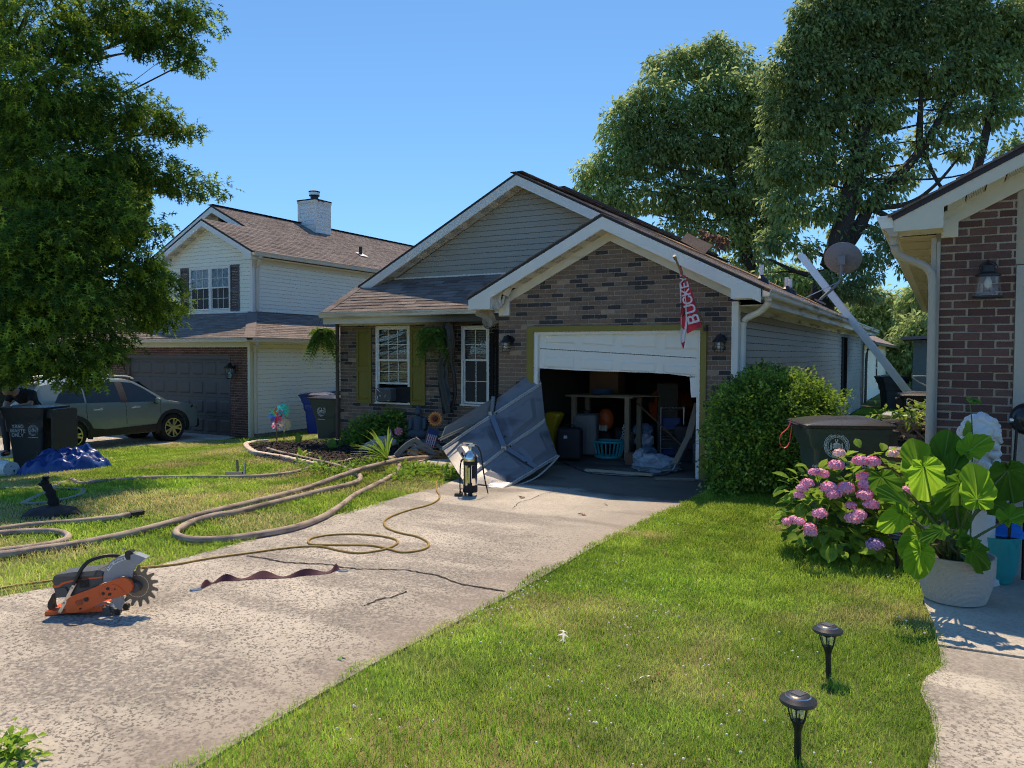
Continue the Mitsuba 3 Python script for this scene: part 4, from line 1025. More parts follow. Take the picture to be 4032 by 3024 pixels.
tall = [(c, a, b, d) for c, a, b, d in [((-5.161,33.104,15.03),0.54,0.73,0.41),((-5.063,33.119,14.123),0.82,0.82,0.61),((-4.85,33.289,15.394),0.54,0.64,0.41),((-4.119,33.659,14.671),1.09,1.09,0.82),((-5.673,32.73,12.85),0.91,1.0,0.68),((-4.555,33.335,12.673),1.18,1.09,0.82),((-3.167,34.188,14.856),1.09,1.09,0.82),((-2.056,34.804,15.041),1.09,1.09,0.82),((-0.934,35.404,14.683),1.09,1.09,0.82),((0.336,36.107,14.869),1.09,1.09,0.82),((1.614,36.799,14.692),1.09,1.09,0.82),((-3.288,34.045,13.041),1.18,1.09,0.82),((-2.015,34.742,13.045),1.09,1.0,0.75),((-0.737,35.434,12.869),1.09,0.91,0.68),((0.533,36.138,13.055),1.0,0.91,0.68),((1.811,36.83,12.878),1.09,0.91,0.68),((-5.798,32.592,11.217),0.82,0.91,0.61),((-4.836,33.104,10.858),1.0,1.0,0.75),((-3.569,33.814,11.225),1.09,0.91,0.68),((-2.299,34.517,11.411),0.91,0.82,0.61),((0.09,35.825,11.42),0.82,0.73,0.54),((1.523,36.61,11.426),0.91,0.73,0.54),((-5.92,32.449,9.402),0.82,0.82,0.61),((-4.957,32.961,9.043),0.91,0.82,0.61),((-3.691,33.67,9.41),1.0,0.82,0.61),((-2.584,34.292,9.777),0.73,0.73,0.54),((-0.843,35.268,10.328),0.73,0.54,0.41),((0.438,35.955,9.97),0.64,0.45,0.34),((-5.568,32.572,7.77),0.82,0.73,0.54),((-4.449,33.177,7.593),0.91,0.64,0.48),((-3.027,33.979,8.143),0.82,0.64,0.48),((-1.92,34.601,8.51),0.64,0.54,0.41),((-5.856,32.353,6.317),0.73,0.54,0.41),((-4.893,32.865,5.958),0.64,0.4,0.3),((-1.454,34.88,9.056),0.54,0.45,0.34),((-3.793,33.498,6.688),0.54,0.33,0.25),((-6.148,32.139,5.046),0.54,0.27,0.2),((2.194,36.909,9.795),0.54,0.73,0.41),((-3.834,33.884,16.305),1.45,0.91,0.68),((-1.768,35.024,16.494),1.63,0.91,0.68),((0.621,36.332,16.503),1.63,0.91,0.68),((2.729,37.41,14.696),1.09,1.45,0.82)]]
tall_tree('locust_tree', 'tallest dark tree with bare limbs, right of the burned house and above the ladder', tall, [(-4.349,32.962,1.243),(-4.294,33.108,3.964),(-3.93,33.377,5.599),(-3.422,33.756,7.96),(-3.073,34.047,10.32),(-2.651,34.393,13.043),(-2.06,34.81,15.223)], .55,5600,11, .36, .24,52,(.45, .36), limb=.12, twigs=4)
# second stem and the bare limbs that show against the sky
T2 = 'locust_tree'
lim = [[(-3.926,33.371,5.417),(-3.156,33.847,6.69),(-2.546,34.235,7.963),(-1.071,35.12,9.783),(0.074,35.848,12.146),(0.818,36.363,14.689)], [(-3.02,33.968,7.78),(-2.053,34.474,7.239),(-0.999,35.013,6.336),(-0.108,35.47,5.613)], [(-3.323,33.771,7.053),(-2.281,34.327,6.694),(-1.39,34.784,5.971),(-0.73,35.099,4.885)], [(-0.995,35.17,9.965),(-0.328,35.473,8.516),(0.32,35.805,7.974)], [(-1.071,35.12,9.783),(-1.04,35.237,12.142),(-0.934,35.404,14.683)], [(-2.857,34.05,7.599),(-1.427,34.84,7.786),(-0.487,35.386,8.515),(0.442,35.949,9.789)], [(-4.074,33.267,4.873),(-5.033,32.749,5.05),(-6.159,32.156,5.591)], [(-4.294,33.108,3.964),(-3.27,33.692,4.513),(-2.322,34.226,4.879)], [(0.639,35.98,7.975),(1.079,36.298,9.791),(1.5,36.644,12.514),(1.599,36.822,15.418)]]
lr = [.30, .14, .12, .10, .14, .13, .15, .13, .22]
add(T2 + '__limbs', cat([tube(spline(q,7), np.linspace(a, a*.3,(len(q)-1)*7+1),7) for q, a in zip(lim, lr)]), 'bark',50)
# drooping feathery sprays below the limbs
spr = oak_blobs([(c, a, b, d) for c, a, b, d in [((-2.57,32.975,5.482),0.79,0.39,0.6),((-2.864,32.785,4.778),0.53,0.28,0.6),((-1.811,33.414,6.011),0.53,0.25,0.6),((-2.207,33.219,6.537),0.62,0.32,0.6),((-1.255,33.685,5.223),0.44,0.32,0.6),((-3.317,32.518,4.338),0.62,0.32,0.6),((-3.943,32.194,4.774),0.53,0.35,0.6),((-0.864,33.888,4.961),0.39,0.28,0.6),((-0.692,33.945,4.084),0.35,0.35,0.6),((-1.679,33.531,7.065),0.53,0.26,0.6),((-2.695,32.847,4.076),0.62,0.25,0.6),((-0.597,33.96,3.206),0.32,0.21,0.6)]])
mq, uq = clump_leaves(diamond(.38), spr,520,9, .32, .22, np.random.default_rng(54), .8,(.25, .2))
stuff(add(T2 + '__leaves', mq, 'tree', uv=uq))
# dead brown twigs
dq, du = clump_leaves(diamond(.5), oak_blobs([(c, a, b, d) for c, a, b, d in [((-7.516,30.296,6.166),0.18,0.21,0.3),((-8.06,30.007,6.374),0.21,0.14,0.3),((-8.362,29.829,6.075),0.18,0.21,0.3)]]),50,7, .25, .2, np.random.default_rng(55), .8)
M('dead_leaf',(.20, .10, .06), .9)
lab(stuff(add(T2 + '__dead_leaves', dq, 'dead_leaf')), 'brown dead leaves')
# trees of the far yards, seen between the houses
far = [('bushy_tree', 'sunlit yellow green tree far behind the ladder foot', [((-5.168,56.586,3.901),1.52,1.22,0.97),((-4.125,57.209,5.122),1.52,1.22,0.97),((-3.031,57.756,3.909),1.37,1.37,1.1),((-3.801,57.27,2.384),1.52,1.22,0.97),((-5.13,56.529,2.075),1.22,0.91,0.73)],(-4.043,57.086,1.166),(-4.1,57.171,3.905),61,(0.85,0.2)),('bushy_tree', 'darker layered tree between the ladder and the right brick house', [((-1.23,49.646,4.623),1.03,1.03,0.82),((-1.251,47.284,3.021),0.98,0.86,0.69),((-1.765,46.95,1.789),1.11,0.86,0.69),((-0.784,47.467,1.301),0.86,0.98,0.69),((-1.419,47.093,0.685),0.98,0.49,0.39),((-0.712,47.579,3.023),0.62,0.98,0.49)],(-1.115,49.566,1.276),(-1.185,49.67,4.623),62,(0.6,0.25)),('bushy_tree', 'low far tree top showing above the roof beside the white vent pipes', [((-10.967,62.7,7.714),1.41,1.05,0.84),((-9.408,63.516,6.842),1.58,1.05,0.84),((-12.186,62.002,7.007),1.41,0.88,0.7),((-7.541,64.502,5.971),1.76,1.05,0.84)],(-9.904,62.998,1.045),(-10.043,63.206,7.717),63,(0.6,0.2)),('bushy_tree', 'tree behind the two storey house, glimpsed under the oak leaves', [((-43.24,31.173,3.878),1.12,0.84,0.67),((-44.208,30.606,3.032),1.12,0.84,0.67),((-45.206,30.083,3.59),1.41,1.12,0.9),((-46.674,29.256,3.023),1.69,1.41,1.12)],(-44.661,30.275,1.063),(-44.719,30.362,3.873),64,(0.7,0.2))]
for k, l, q, t0, t1, sd, tn in far:
    t0 = (t0[0], t0[1],-.5)
    tall_tree(k, l, q, [t0,((t0[0]+t1[0])/2,(t0[1]+t1[1])/2, t1[2]*.5), t1], .25,1500,8, .6, .34, sd, tn, limb=.08)

# ------------------------------------------------------------------ lawns
bed = Polygon([(-14.102,13.01),(-10.647,10.063),(-9.914,9.823),(-9.314,9.648),(-8.701,9.515),(-8.324,9.852),(-8.246,10.589),(-8.053,11.319),(-7.964,11.662)] + [(-7.9,11.7),(-8.2,12.7),(-11.1,12.7),(-11.773,12.737),(-12.901,13.066)])
bed = bed.buffer(.05)
def grass(key, area, dens, hmax, w, seed, label, seg=2, clip_y=None):
    r = np.random.default_rng(seed)
    b = area.bounds
    n = int((b[2]-b[0])*(b[3]-b[1])*dens)
    p = np.c_[r.uniform(b[0], b[2], n), r.uniform(b[1], b[3], n)]
    import shapely
    p = p[shapely.contains_xy(area, p[:,0], p[:,1])]
    # only what the photograph can show, and a margin
    d = p @ R_[2][:2]; s = p @ R_[0][:2]
    p = p[(d > 1.6) & (np.abs(s) < .72*d + 1.2)]
    d = p @ R_[2][:2]
    p = p[r.random(len(p)) < np.clip(11/d, .25,1)**1.2]
    dd = shapely.distance(shapely.points(p), drive.boundary)
    ins = shapely.contains_xy(drive, p[:,0], p[:,1])
    p = p[~ins | (dd < .17*meshkit.fbm(np.c_[p*2.3, np.zeros(len(p))],3,4)**1.6)]
    n = len(p); d = p @ R_[2][:2]
    pat = meshkit.fbm(np.c_[p*.9, np.zeros(n)],3, seed)
    h = hmax*(.35 + .65*r.random(n))*(.45 + .7*pat + .6*meshkit.fbm(np.c_[p*3.1, np.zeros(n)],2, seed+2)**1.5)
    ww = w*(.6 + .8*r.random(n))*np.clip(d/6, .8,2.2)
    a = r.uniform(0,2*np.pi, n); lean = h*r.uniform(.2,1.1, n)
    dx = np.c_[np.cos(a), np.sin(a), np.zeros(n)]; sx = np.c_[-np.sin(a), np.cos(a), np.zeros(n)]
    base = np.c_[p, terr(p[:,0],0) - .003]
    mid = base + dx*lean[:, None]*.35 + np.c_[np.zeros((n,2)), h*.62]
    tip = base + dx*lean[:, None] + np.c_[np.zeros((n,2)), h]
    v = np.stack([base - sx*ww[:, None]/2, base + sx*ww[:, None]/2, mid - sx*ww[:, None]*.4, mid + sx*ww[:, None]*.4, tip],1)
    f = np.array([[0,1,3], [0,3,2], [2,3,4]])[None] + (np.arange(n)*5)[:, None, None]
    tone = np.clip(r.normal(.5, .3, n) + (pat-.5)*.8 + (meshkit.fbm(np.c_[p*4.5, np.zeros(n)],2, seed+1)-.5)*1.1,0,1)
    dryw = np.where(r.random(n) < .75,1.0, .0)
    uv = np.stack([np.repeat(tone,5), np.repeat(dryw,5)],1)
    stuff(add(key,(v.reshape(-1,3), f.reshape(-1,3)), 'grass', uv=uv))
    lab(used_last(key), label, 'grass', None, 'stuff')
    return p
def used_last(k): return k if used[k] == 0 else f'{k}_{used[k]:03d}'
rr_ = np.random.default_rng(5)
edge = lambda x, ys, amp, sd: [(x + amp*(float(meshkit.fbm(np.array([y*1.7, sd,0.]),3))-.5), y) for y in ys]
lawn_r = Polygon(edge(-3.02, np.linspace(1.2,9.3,60), .22,1) + [(-2.75,10.3),(-2.75,11.3),(-2.5,11.4),(-2.45,30),(-.15,30),(-.15,7.7)] + [(-.12,6.6),(-.03,6.0),(.03,5.6),(.05,5.2),(-.05,4.95),(-.06,4.75),(.0,4.5),(.02,4.2),(.01,3.9),(.02,3.3),(.04,1.2)])
grass('lawn_grass', lawn_r,6200, .062, .0042,71, 'bright green lawn with clover between the driveway and the walkway')
dl = Polygon([(-6.0,-3)] + edge(-5.82, np.linspace(1.5,8.6,50), .1,2) + [(-6.35,9.6),(-7.05,10.5),(-7.5,10.4),(-7.75,10.9),(-8.0,11.8),(-10.9,12.6),(-11.1,12.7),(-11.1,30),(-16.6,30),(-16.6,15.3),(-16.9,14.9),(-17.408,13.768),(-17.736,12.736),(-18.098,11.637),(-18.2,5.0),(-18.6,1),(-14,-3)]).buffer(0).difference(bed)
grass('lawn_grass', dl,2300, .060, .0055,72, 'partly dry front lawn with hoses lying across it, left of the driveway')
# dry straw and weeds along the concrete edges, clover heads
def dots(key, pts, rad, m, label, cat_, seed=0):
    r = np.random.default_rng(seed)
    ms = []
    for p in pts:
        b = trimesh.creation.icosahedron(); b.vertices = b.vertices*rad*r.uniform(.6,1.2) + V(p[0], p[1], terr(p[0],0) + .045*r.uniform(.6,1.4)); ms.append(b)
    lab(stuff(add(key, cat(ms), m)), label, cat_, None, 'stuff')
M('clover',(.74, .66, .60), .8)
rc = np.random.default_rng(8)
cl = np.vstack([np.repeat(np.c_[rc.uniform(-2.8,0,45), rc.uniform(2,8.2,45)],5,0)+rc.normal(0, .12,(225,2)), np.c_[-2.72 + rc.normal(0, .05,60), rc.normal(4.9, .35,60)]])
import shapely
cl = cl[shapely.contains_xy(lawn_r.buffer(-.02), cl[:,0], cl[:,1])]
dots('clover_flowers', cl, .0065, 'clover', 'small white clover heads dotted over the right-hand lawn', 'clover',1)
# broad weeds in the border between hoses and path
def leafy(key, label, cat_, pts, n, size, r, tone, m='plant', leaf=None, up=.8, spread=.2, group=None):
    t = thing(key, label, cat_, group)
    pk = np.asarray(pts)[r.integers(0, len(pts), n)]
    pos = pk + r.normal(0,1,(n,3))*V(spread, spread,0)
    pos[:,2] = terr(pos[:,0],0) + .01 + np.abs(r.normal(0, .05, n))
    fwd = rnd_unit(n, r); fwd[:,2] = np.abs(fwd[:,2])*up
    mm, uu = scatter(leaf or diamond(.55), pos, size*r.uniform(.6,1.3, n), fwd, V(0,0,1)+rnd_unit(n, r)*.5, np.clip(r.normal(tone, .15, n),0, .66))
    stuff(add(t + '__leaves', mm, m, uv=uu))
    return t
r = np.random.default_rng(81)
leafy('ground_ivy', 'low patch of broad leaved weeds between the hose loop and the concrete path', 'weeds', [(-7.255,9.891,0.0),(-7.131,9.962,0.0),(-7.149,10.235,0.0),(-6.83,10.026,0.0),(-6.629,9.979,0.0),(-7.099,9.447,0.0),(-6.861,9.584,0.0),(-6.306,9.801,0.0),(-6.782,9.134,0.0),(-6.461,10.238,0.0)],900, .085, r, .45, spread=.12)
leafy('ground_ivy', 'grey green weeds spilling over the bed edge under the crossing hoses', 'weeds', [(-8.3,9.178,0.0),(-8.023,9.176,0.0),(-8.195,9.926,0.0),(-8.305,10.295,0.0),(-8.071,10.242,0.0),(-7.996,9.463,0.0),(-8.596,9.4,0.0),(-8.996,9.463,0.0)],700, .075, r, .4, spread=.15)
leafy('weed', 'leafy weed growing at the lower left corner beside the driveway', 'weeds', [(-3.628,1.939,0.0),(-3.577,1.944,0.0),(-3.702,1.943,0.0),(-3.63,1.984,0.0)],160, .055, r, .5, spread=.05)
# ------------------------------------------------------------------ the mulch bed
def f_mulch(p, n, uv):
    a = mikit.noise(p.x*34, p.y*20,1.0)
    return mikit.mix(C3(.010, .008, .008), C3(.065, .052, .048), a)
M('mulch', mikit.proc(f_mulch),1.0)
lab(add('mulch_bed', sheet(bed, .02, .5), 'mulch'), 'dark bark mulch of the flower bed under the windows', kind='structure')
r = np.random.default_rng(83)
bb = bed.bounds
pp = np.c_[r.uniform(bb[0], bb[2],14000), r.uniform(bb[1], bb[3],14000)]
pp = pp[shapely.contains_xy(bed.buffer(-.03), pp[:,0], pp[:,1])]
n = len(pp)
ch, _ = scatter((np.array([[-.5,-.12,0], [.5,-.09,0], [.45, .1, .02], [-.5, .12,0.05]]), np.array([[0,1,2], [0,2,3]])), np.c_[pp, terr(pp[:,0],0)+.03+r.random(n)*.035], r.uniform(.03, .10, n), rnd_unit(n, r)*V(1,1, .35), V(0,0,1)+rnd_unit(n, r)*.8, np.zeros(n))
lab(stuff(add('mulch_chips', ch, 'mulch_chip')), 'loose dark bark chips covering the flower bed', 'mulch', None, 'stuff')
M('mulch_chip',(.038, .030, .028), .9)
# edging stones
def f_stone(p, n, uv): return mikit.mix(C3(.42, .32, .26), C3(.60, .52, .42), mikit.fbm(p.x*9, p.y*9, p.z*9,3))
M('edging', mikit.proc(f_stone), .9)
et = thing('bed_edging', 'pinkish concrete edging stones curving round the mulch bed', 'edging')
ep = spline([(-14.537,14.102,-0.358),(-14.638,13.678,-0.368),(-13.708,12.619,-0.272),(-11.255,10.515,-0.042),(-10.484,10.112,-0.007),(-9.855,9.925,0.0),(-9.294,9.723,0.0),(-8.736,9.553,0.0)],12)
dcum = np.r_[0, np.cumsum(np.linalg.norm(np.diff(ep, axis=0), axis=1))]
for s in np.arange(.15, dcum[-1], .33):
    q = np.array([np.interp(s, dcum, ep[:, k]) for k in range(3)]); q2 = np.array([np.interp(s+.1, dcum, ep[:, k]) for k in range(3)])
    a = math.atan2(q2[1]-q[1], q2[0]-q[0])
    add(et + '__stone', rbox((q[0], q[1], q[2]+.035),(.30, .11, .10), .02, a+r.normal(0, .05)), 'edging')
# ------------------------------------------------------------------ bushes
def shrub(key, label, blobs, nin, per, cs, ls, seed, tone, m='plant', leafw=.5, cat_='bush', stems=True):
    t = thing(key, label, cat_)
    r = np.random.default_rng(seed)
    if stems:
        c0 = np.array(blobs[0][0]); g = terr(c0[0],0)
        add(t + '__stems', cat([tube(spline([(c0[0]+r.normal(0, .06), c0[1]+r.normal(0, .06), g),(np.array(b[0])*.5+V(c0[0], c0[1], g)*.5), np.array(b[0])+rnd_unit(1, r)[0]*np.array(b[1])*.6],4), np.linspace(.012, .004,9),5) for b in blobs for _ in range(3)]), 'bark')
    mm, uu = clump_leaves(diamond(leafw, .15), blobs, nin, per, cs, ls, r, .0, tone, flatten=1.0)
    stuff(add(t + '__leaves', mm, m, uv=uu))
    return t
bush = [(c, a, b, d) for c, a, b, d in [((-2.173,10.873,1.095),0.65,0.47,0.6),((-1.77,11.32,1.051),0.54,0.47,0.6),((-2.359,10.638,0.64),0.46,0.62,0.55),((-1.871,10.9,0.519),0.65,0.58,0.65),((-2.405,10.597,0.271),0.4,0.4,0.5),((-2.088,11.042,1.307),0.5,0.28,0.45),((-1.652,11.371,0.735),0.35,0.44,0.5),((-2.288,11.74,1.507),0.4,0.17,0.35),((-1.864,10.89,0.211),0.55,0.37,0.5),((-2.585,10.535,1.131),0.18,0.25,0.3),((-1.466,11.489,1.115),0.18,0.25,0.3),((-1.769,11.103,1.313),0.34,0.28,0.45),((-1.792,10.736,1.026),0.36,0.36,0.4)]]
shrub('boxwood_bush', 'big rounded glossy green bush at the corner of the garage', oak_blobs(bush),6500,9, .085, .050,91,(.38, .28), leafw=.7)
shrub('shrub', 'dark shaded shrub against the brick below the shuttered window', oak_blobs([(c, a, b, d) for c, a, b, d in [((-9.922,12.303,0.361),0.44,0.26,0.22),((-10.158,12.166,0.177),0.27,0.2,0.22),((-9.563,12.503,0.453),0.27,0.26,0.22),((-9.755,12.381,0.042),0.46,0.23,0.22),((-10.235,12.116,-0.006),0.23,0.15,0.22),((-9.516,12.515,0.134),0.26,0.23,0.22)]]),420,8, .1, .085,92,(.3, .2), leafw=.7)
# fern baskets
def fern(key, label, c, rad, seed, hook):
    t = thing(key, label, 'hanging plant')
    r = np.random.default_rng(seed)
    c = np.asarray(c, float)
    add(t + '__basket', lathe([(0,-.13),(.08,-.12),(.13,0),(.14, .01),(.125, .012)], c,16), 'downpipe_brown')
    add(t + '__hanger', cat([tube([c+V(.12*math.cos(a), .12*math.sin(a),0), c+V(0,0, hook)], .003,4) for a in (0,2.1,4.2)]), 'black')
    for k in range(60):
        a = r.uniform(0,2*math.pi); L = rad*r.uniform(.6,1.0); e = r.uniform(-1.3, .65)
        d = V(math.cos(a), math.sin(a),0)
        p = np.array([c + d*L*s*math.cos(.6*e) + V(0,0, L*(s*math.sin(e)*1.0 - .95*s*s)) for s in np.linspace(0,1,16)])
        tt = np.gradient(p, axis=0)
        pos, fw, nn, sz = [], [], [], []
        for i_ in range(1,16):
            sd = np.cross(tt[i_],(0,0,1)); sd /= np.linalg.norm(sd)+1e-9
            for sg in (-1,1):
                pos.append(p[i_]); fw.append(sd*sg + .35*unit(tt[i_])); nn.append(V(0,0,1)+r.normal(0, .25,3)); sz.append(.085*rad/.35*math.sin(math.pi*(i_+2)/19)+.012)
        mm, uu = scatter(diamond(.34), np.array(pos), np.array(sz), np.array(fw), np.array(nn), np.clip(r.normal(.25, .14, len(pos)),0, .66))
        add(t + '__frond', mm, 'plant', uv=uu)
fern('fern_basket', 'bushy fern in a hanging basket at the left end of the porch gutter',(-11.306,12.484,2.325), .46,93, .32)
fern('fern_basket', 'half scorched fern in a hanging basket beside the right olive shutter',(-8.474,12.379,2.288), .44,94, .32)
# ------------------------------------------------------------------ hydrangea
HY = thing('hydrangea', 'hydrangea bush full of round pink flower heads in front of the green cart', 'shrub')
r = np.random.default_rng(95)
hyb = oak_blobs([(c, a, b, d) for c, a, b, d in [((-0.877,7.788,0.405),0.41,0.32,0.38),((-0.657,7.918,0.619),0.34,0.3,0.36),((-1.031,7.711,0.575),0.26,0.26,0.3),((-0.568,7.841,0.341),0.34,0.32,0.36),((-1.085,7.556,0.297),0.19,0.19,0.25),((-0.51,8.005,0.791),0.24,0.19,0.3),((-0.848,7.567,0.195),0.35,0.19,0.34),((-0.548,7.616,0.178),0.25,0.16,0.3)]])
c0 = (-0.738,7.845,0.0)
add(HY + '__stem', cat([tube(spline([V(c0[0], c0[1],0)+V(*r.normal(0, .1,2),0),(V(*c0)+np.array(b[0]))/2, np.array(b[0])+rnd_unit(1, r)[0]*np.array(b[1])*.7],4), np.linspace(.008, .004,9),5) for b in hyb for _ in range(5)]), 'stem_green')
M('stem_green',(.09, .12, .04), .6)
def broad(w=.55, seg=4):
    xs = np.linspace(0,1, seg+1); ws = w/2*np.sin(np.pi*np.clip(xs*.92+.04,0,1))**.8; ws[-1] = .005
    v = []
    for x, q in zip(xs, ws):
        z = -.25*x*x
        v += [[x, q, z+.12*q*2], [x,0, z], [x,-q, z+.12*q*2]]
    f = []
    for k in range(seg):
        a = 3*k
        f += [[a, a+1, a+4], [a, a+4, a+3], [a+1, a+2, a+5], [a+1, a+5, a+4]]
    return np.array(v), np.array(f)
pos, dd_, pk = blob_points(hyb,520, r, .75)
fw = dd_*V(1,1, .4) + rnd_unit(520, r)*.5
mm = []
bl_ = broad(.62)
for k0 in range(0,520,2):
    sl = slice(k0, k0+2)
    m_, u_ = scatter(bl_, pos[sl], r.uniform(.10, .17,2), fw[sl], V(0,0,1)+rnd_unit(2, r)*.45+dd_[sl]*.4, np.clip(r.normal(.40, .16,2),0, .66))
    if k0 < 500: 
        for q in range(2): 
            n_ = len(bl_[0]); add(HY + '__leaf',(m_[0][q*n_:(q+1)*n_], bl_[1]), 'plant', True, uv=u_[q*n_:(q+1)*n_]) if k0 < 240 else mm.append(((m_[0][q*n_:(q+1)*n_], bl_[1]), u_[q*n_:(q+1)*n_]))
M('petal_pink',(.82, .36, .53), .6); M('petal_pale',(.85, .58, .55), .6); M('petal_mauve',(.42, .25, .50), .6)
stuff(add(HY + '__foliage', cat([trimesh.Trimesh(a[0], a[1], process=False) for a, _ in mm]), 'plant', uv=np.vstack([b for _, b in mm])))
def flower_head(c, rad, m):
    n = 90
    k = np.arange(n)+.5
    ph = np.arccos(1-1.55*k/n); th = math.pi*(1+5**.5)*k
    d = np.stack([np.cos(th)*np.sin(ph), np.sin(th)*np.sin(ph), np.cos(ph)],1)
    pet = (np.array([[.5, .5, .05], [-.5, .5, .05], [-.5,-.5, .05], [.5,-.5, .05], [0,0,-.05]]), np.array([[4,0,1], [4,1,2], [4,2,3], [4,3,0]]))
    lv, lf = pet
    v, f = [], []
    for q in range(n):
        n_ = unit(d[q] + r.normal(0, .25,3)); s = unit(np.cross(n_, r.normal(size=3))); u = np.cross(n_, s)
        p = np.asarray(c) + d[q]*rad*V(1,1, .72)*r.uniform(.85,1.08)
        f.append(lf + len(v)*5); v.append(p + .30*rad*(lv[:, :1]*s + lv[:,1:2]*u + lv[:,2:]*n_))
    core = trimesh.creation.icosphere(1, rad*.8); core.vertices = core.vertices*V(1,1, .7) + np.asarray(c)
    return add(HY + '__flower_head', cat([trimesh.Trimesh(np.vstack(v), np.vstack(f), process=False), core]), m)
for (c, rad), m in zip([((-0.799,7.455,0.965),0.053),((-0.637,7.541,0.897),0.069),((-0.544,7.592,0.889),0.069),((-0.816,7.385,0.866),0.065),((-0.996,7.341,0.798),0.045),((-0.923,7.436,0.774),0.049),((-1.033,7.259,0.708),0.057),((-1.071,7.237,0.664),0.053),((-1.091,7.223,0.603),0.049),((-0.862,7.294,0.677),0.072),((-0.798,7.328,0.645),0.068),((-0.736,7.364,0.673),0.072),((-0.727,7.425,0.677),0.057),((-0.82,7.258,0.629),0.064),((-0.586,7.504,0.694),0.069),((-0.609,7.55,0.759),0.057),((-0.582,7.388,0.622),0.068),((-0.528,7.358,0.552),0.063),((-0.911,7.145,0.472),0.063),((-0.645,7.232,0.444),0.075),((-0.608,7.254,0.475),0.059),((-1.164,7.06,0.393),0.044),((-1.12,7.086,0.421),0.036),((-1.062,7.059,0.404),0.051),((-0.963,6.997,0.336),0.055),((-0.97,6.994,0.375),0.051),((-0.482,7.199,0.245),0.07),((-0.471,7.451,0.663),0.06),((-0.254,7.343,0.698),0.054),((0.088,7.409,0.526),0.046),((-0.685,7.328,0.534),0.048),((-0.978,7.351,0.806),0.037),((-0.384,7.739,0.953),0.049),((-0.945,7.425,0.799),0.033)],(['petal_pale'] + ['petal_pink']*24 + ['petal_pink'] + ['petal_mauve'] + ['petal_pink']*4 + ['petal_mauve', 'petal_pale', 'petal_pale', 'petal_pale'])):
    flower_head(c, rad, m)
# ------------------------------------------------------------------ elephant ear in its pot
PT = thing('planter', 'large ribbed taupe plastic planter standing on the walkway edge', 'pot')
pc = (0.098,6.643,0)
pc = (pc[0], pc[1], .022)
prof = [(0,0),(.17,0),(.195, .008)]
for k in range(34):
    t = k/33
    rad = .205 + .055*math.sin(min(1, t*1.25)*math.pi/2)
    prof += [(rad, .012+t*.325),(rad-.0018, .012+(t+.5/33)*.325)]
prof += [(.262, .345),(.248, .346),(.245, .29),(0, .285)]
add(PT + '__body', lathe(prof, pc,48), 'pot_taupe', False)
M('pot_taupe',(.42, .365, .31), .55)
add(PT + '__soil', lathe([(.246, .291),(.1, .30),(0, .30)], pc,24), 'mulch')
EE = thing('elephant_ear', 'elephant ear plant with huge ruffled bright green leaves growing in the taupe planter', 'plant')
r = np.random.default_rng(97)
def ear(seg=14):
    """heart shaped leaf, length ~1, stalk at origin, tip +x, wavy rim; (vertices, faces, rib pattern)"""
    P, ring = [], []
    nr_, na = 7,104
    v = [[0,0,0]]
    for i_ in range(1, nr_+1):
        for k in range(na):
            a = -math.pi + 2*math.pi*k/na
            R = (.60 + .36*math.cos(a) + .05*math.cos(3*a)) * (1 - .45*math.exp(-((abs(a)-math.pi)/.16)**2)) 
            R = R*.98
            t = i_/nr_
            rr = R*t
            wav = .075*t*t*math.sin(9*a) + .03*t*math.cos(22*a) + .03*t*math.cos(13*a)
            v.append([rr*math.cos(a), rr*math.sin(a)*.70, .024*min(1,2.5*t)*math.cos(15*a)*(1-.4*t) + wav + .10*abs(math.sin(a))*rr - .20*max(0, rr*math.cos(a))**2])
    f = [[0,1+k,1+(k+1) % na] for k in range(na)]
    for i_ in range(nr_-1):
        for k in range(na):
            a = 1+i_*na+k; b = 1+i_*na+(k+1) % na
            f += [[a, a+na, b+na], [a, b+na, b]]
    return np.array(v), np.array(f)
EV, EF = ear()
def f_ear(p, n, uv):
    x, y = uv.x-.5, uv.y-.5
    a = dr.atan2(y, x)
    rib = mikit.smoothstep(.86,1.0, dr.cos(a*13)) * mikit.smoothstep(.02, .2, dr.sqrt(x*x+y*y))
    mid = mikit.smoothstep(.016, .004, dr.abs(y)) * dr.select(x > 0,1.0,0.0)
    c = mikit.mix(C3(.10, .24, .03), C3(.36, .62, .045), .45 + .4*mikit.noise(p.x*4, p.y*4, p.z*4))
    return mikit.mix(c, C3(.50, .70, .15), dr.maximum(.14*rib, .7*mid))
thin('ear', mikit.proc(f_ear), .34,1.25)
def f_ear2(p, n, uv): return f_ear(p, n, uv)*C3(.36, .44, .62)  # dimmed leaf copy: lighting differences between leaves put into the colour
thin('ear_shade', mikit.proc(f_ear2), .30, .9)
root = V(pc[0], pc[1], .31)
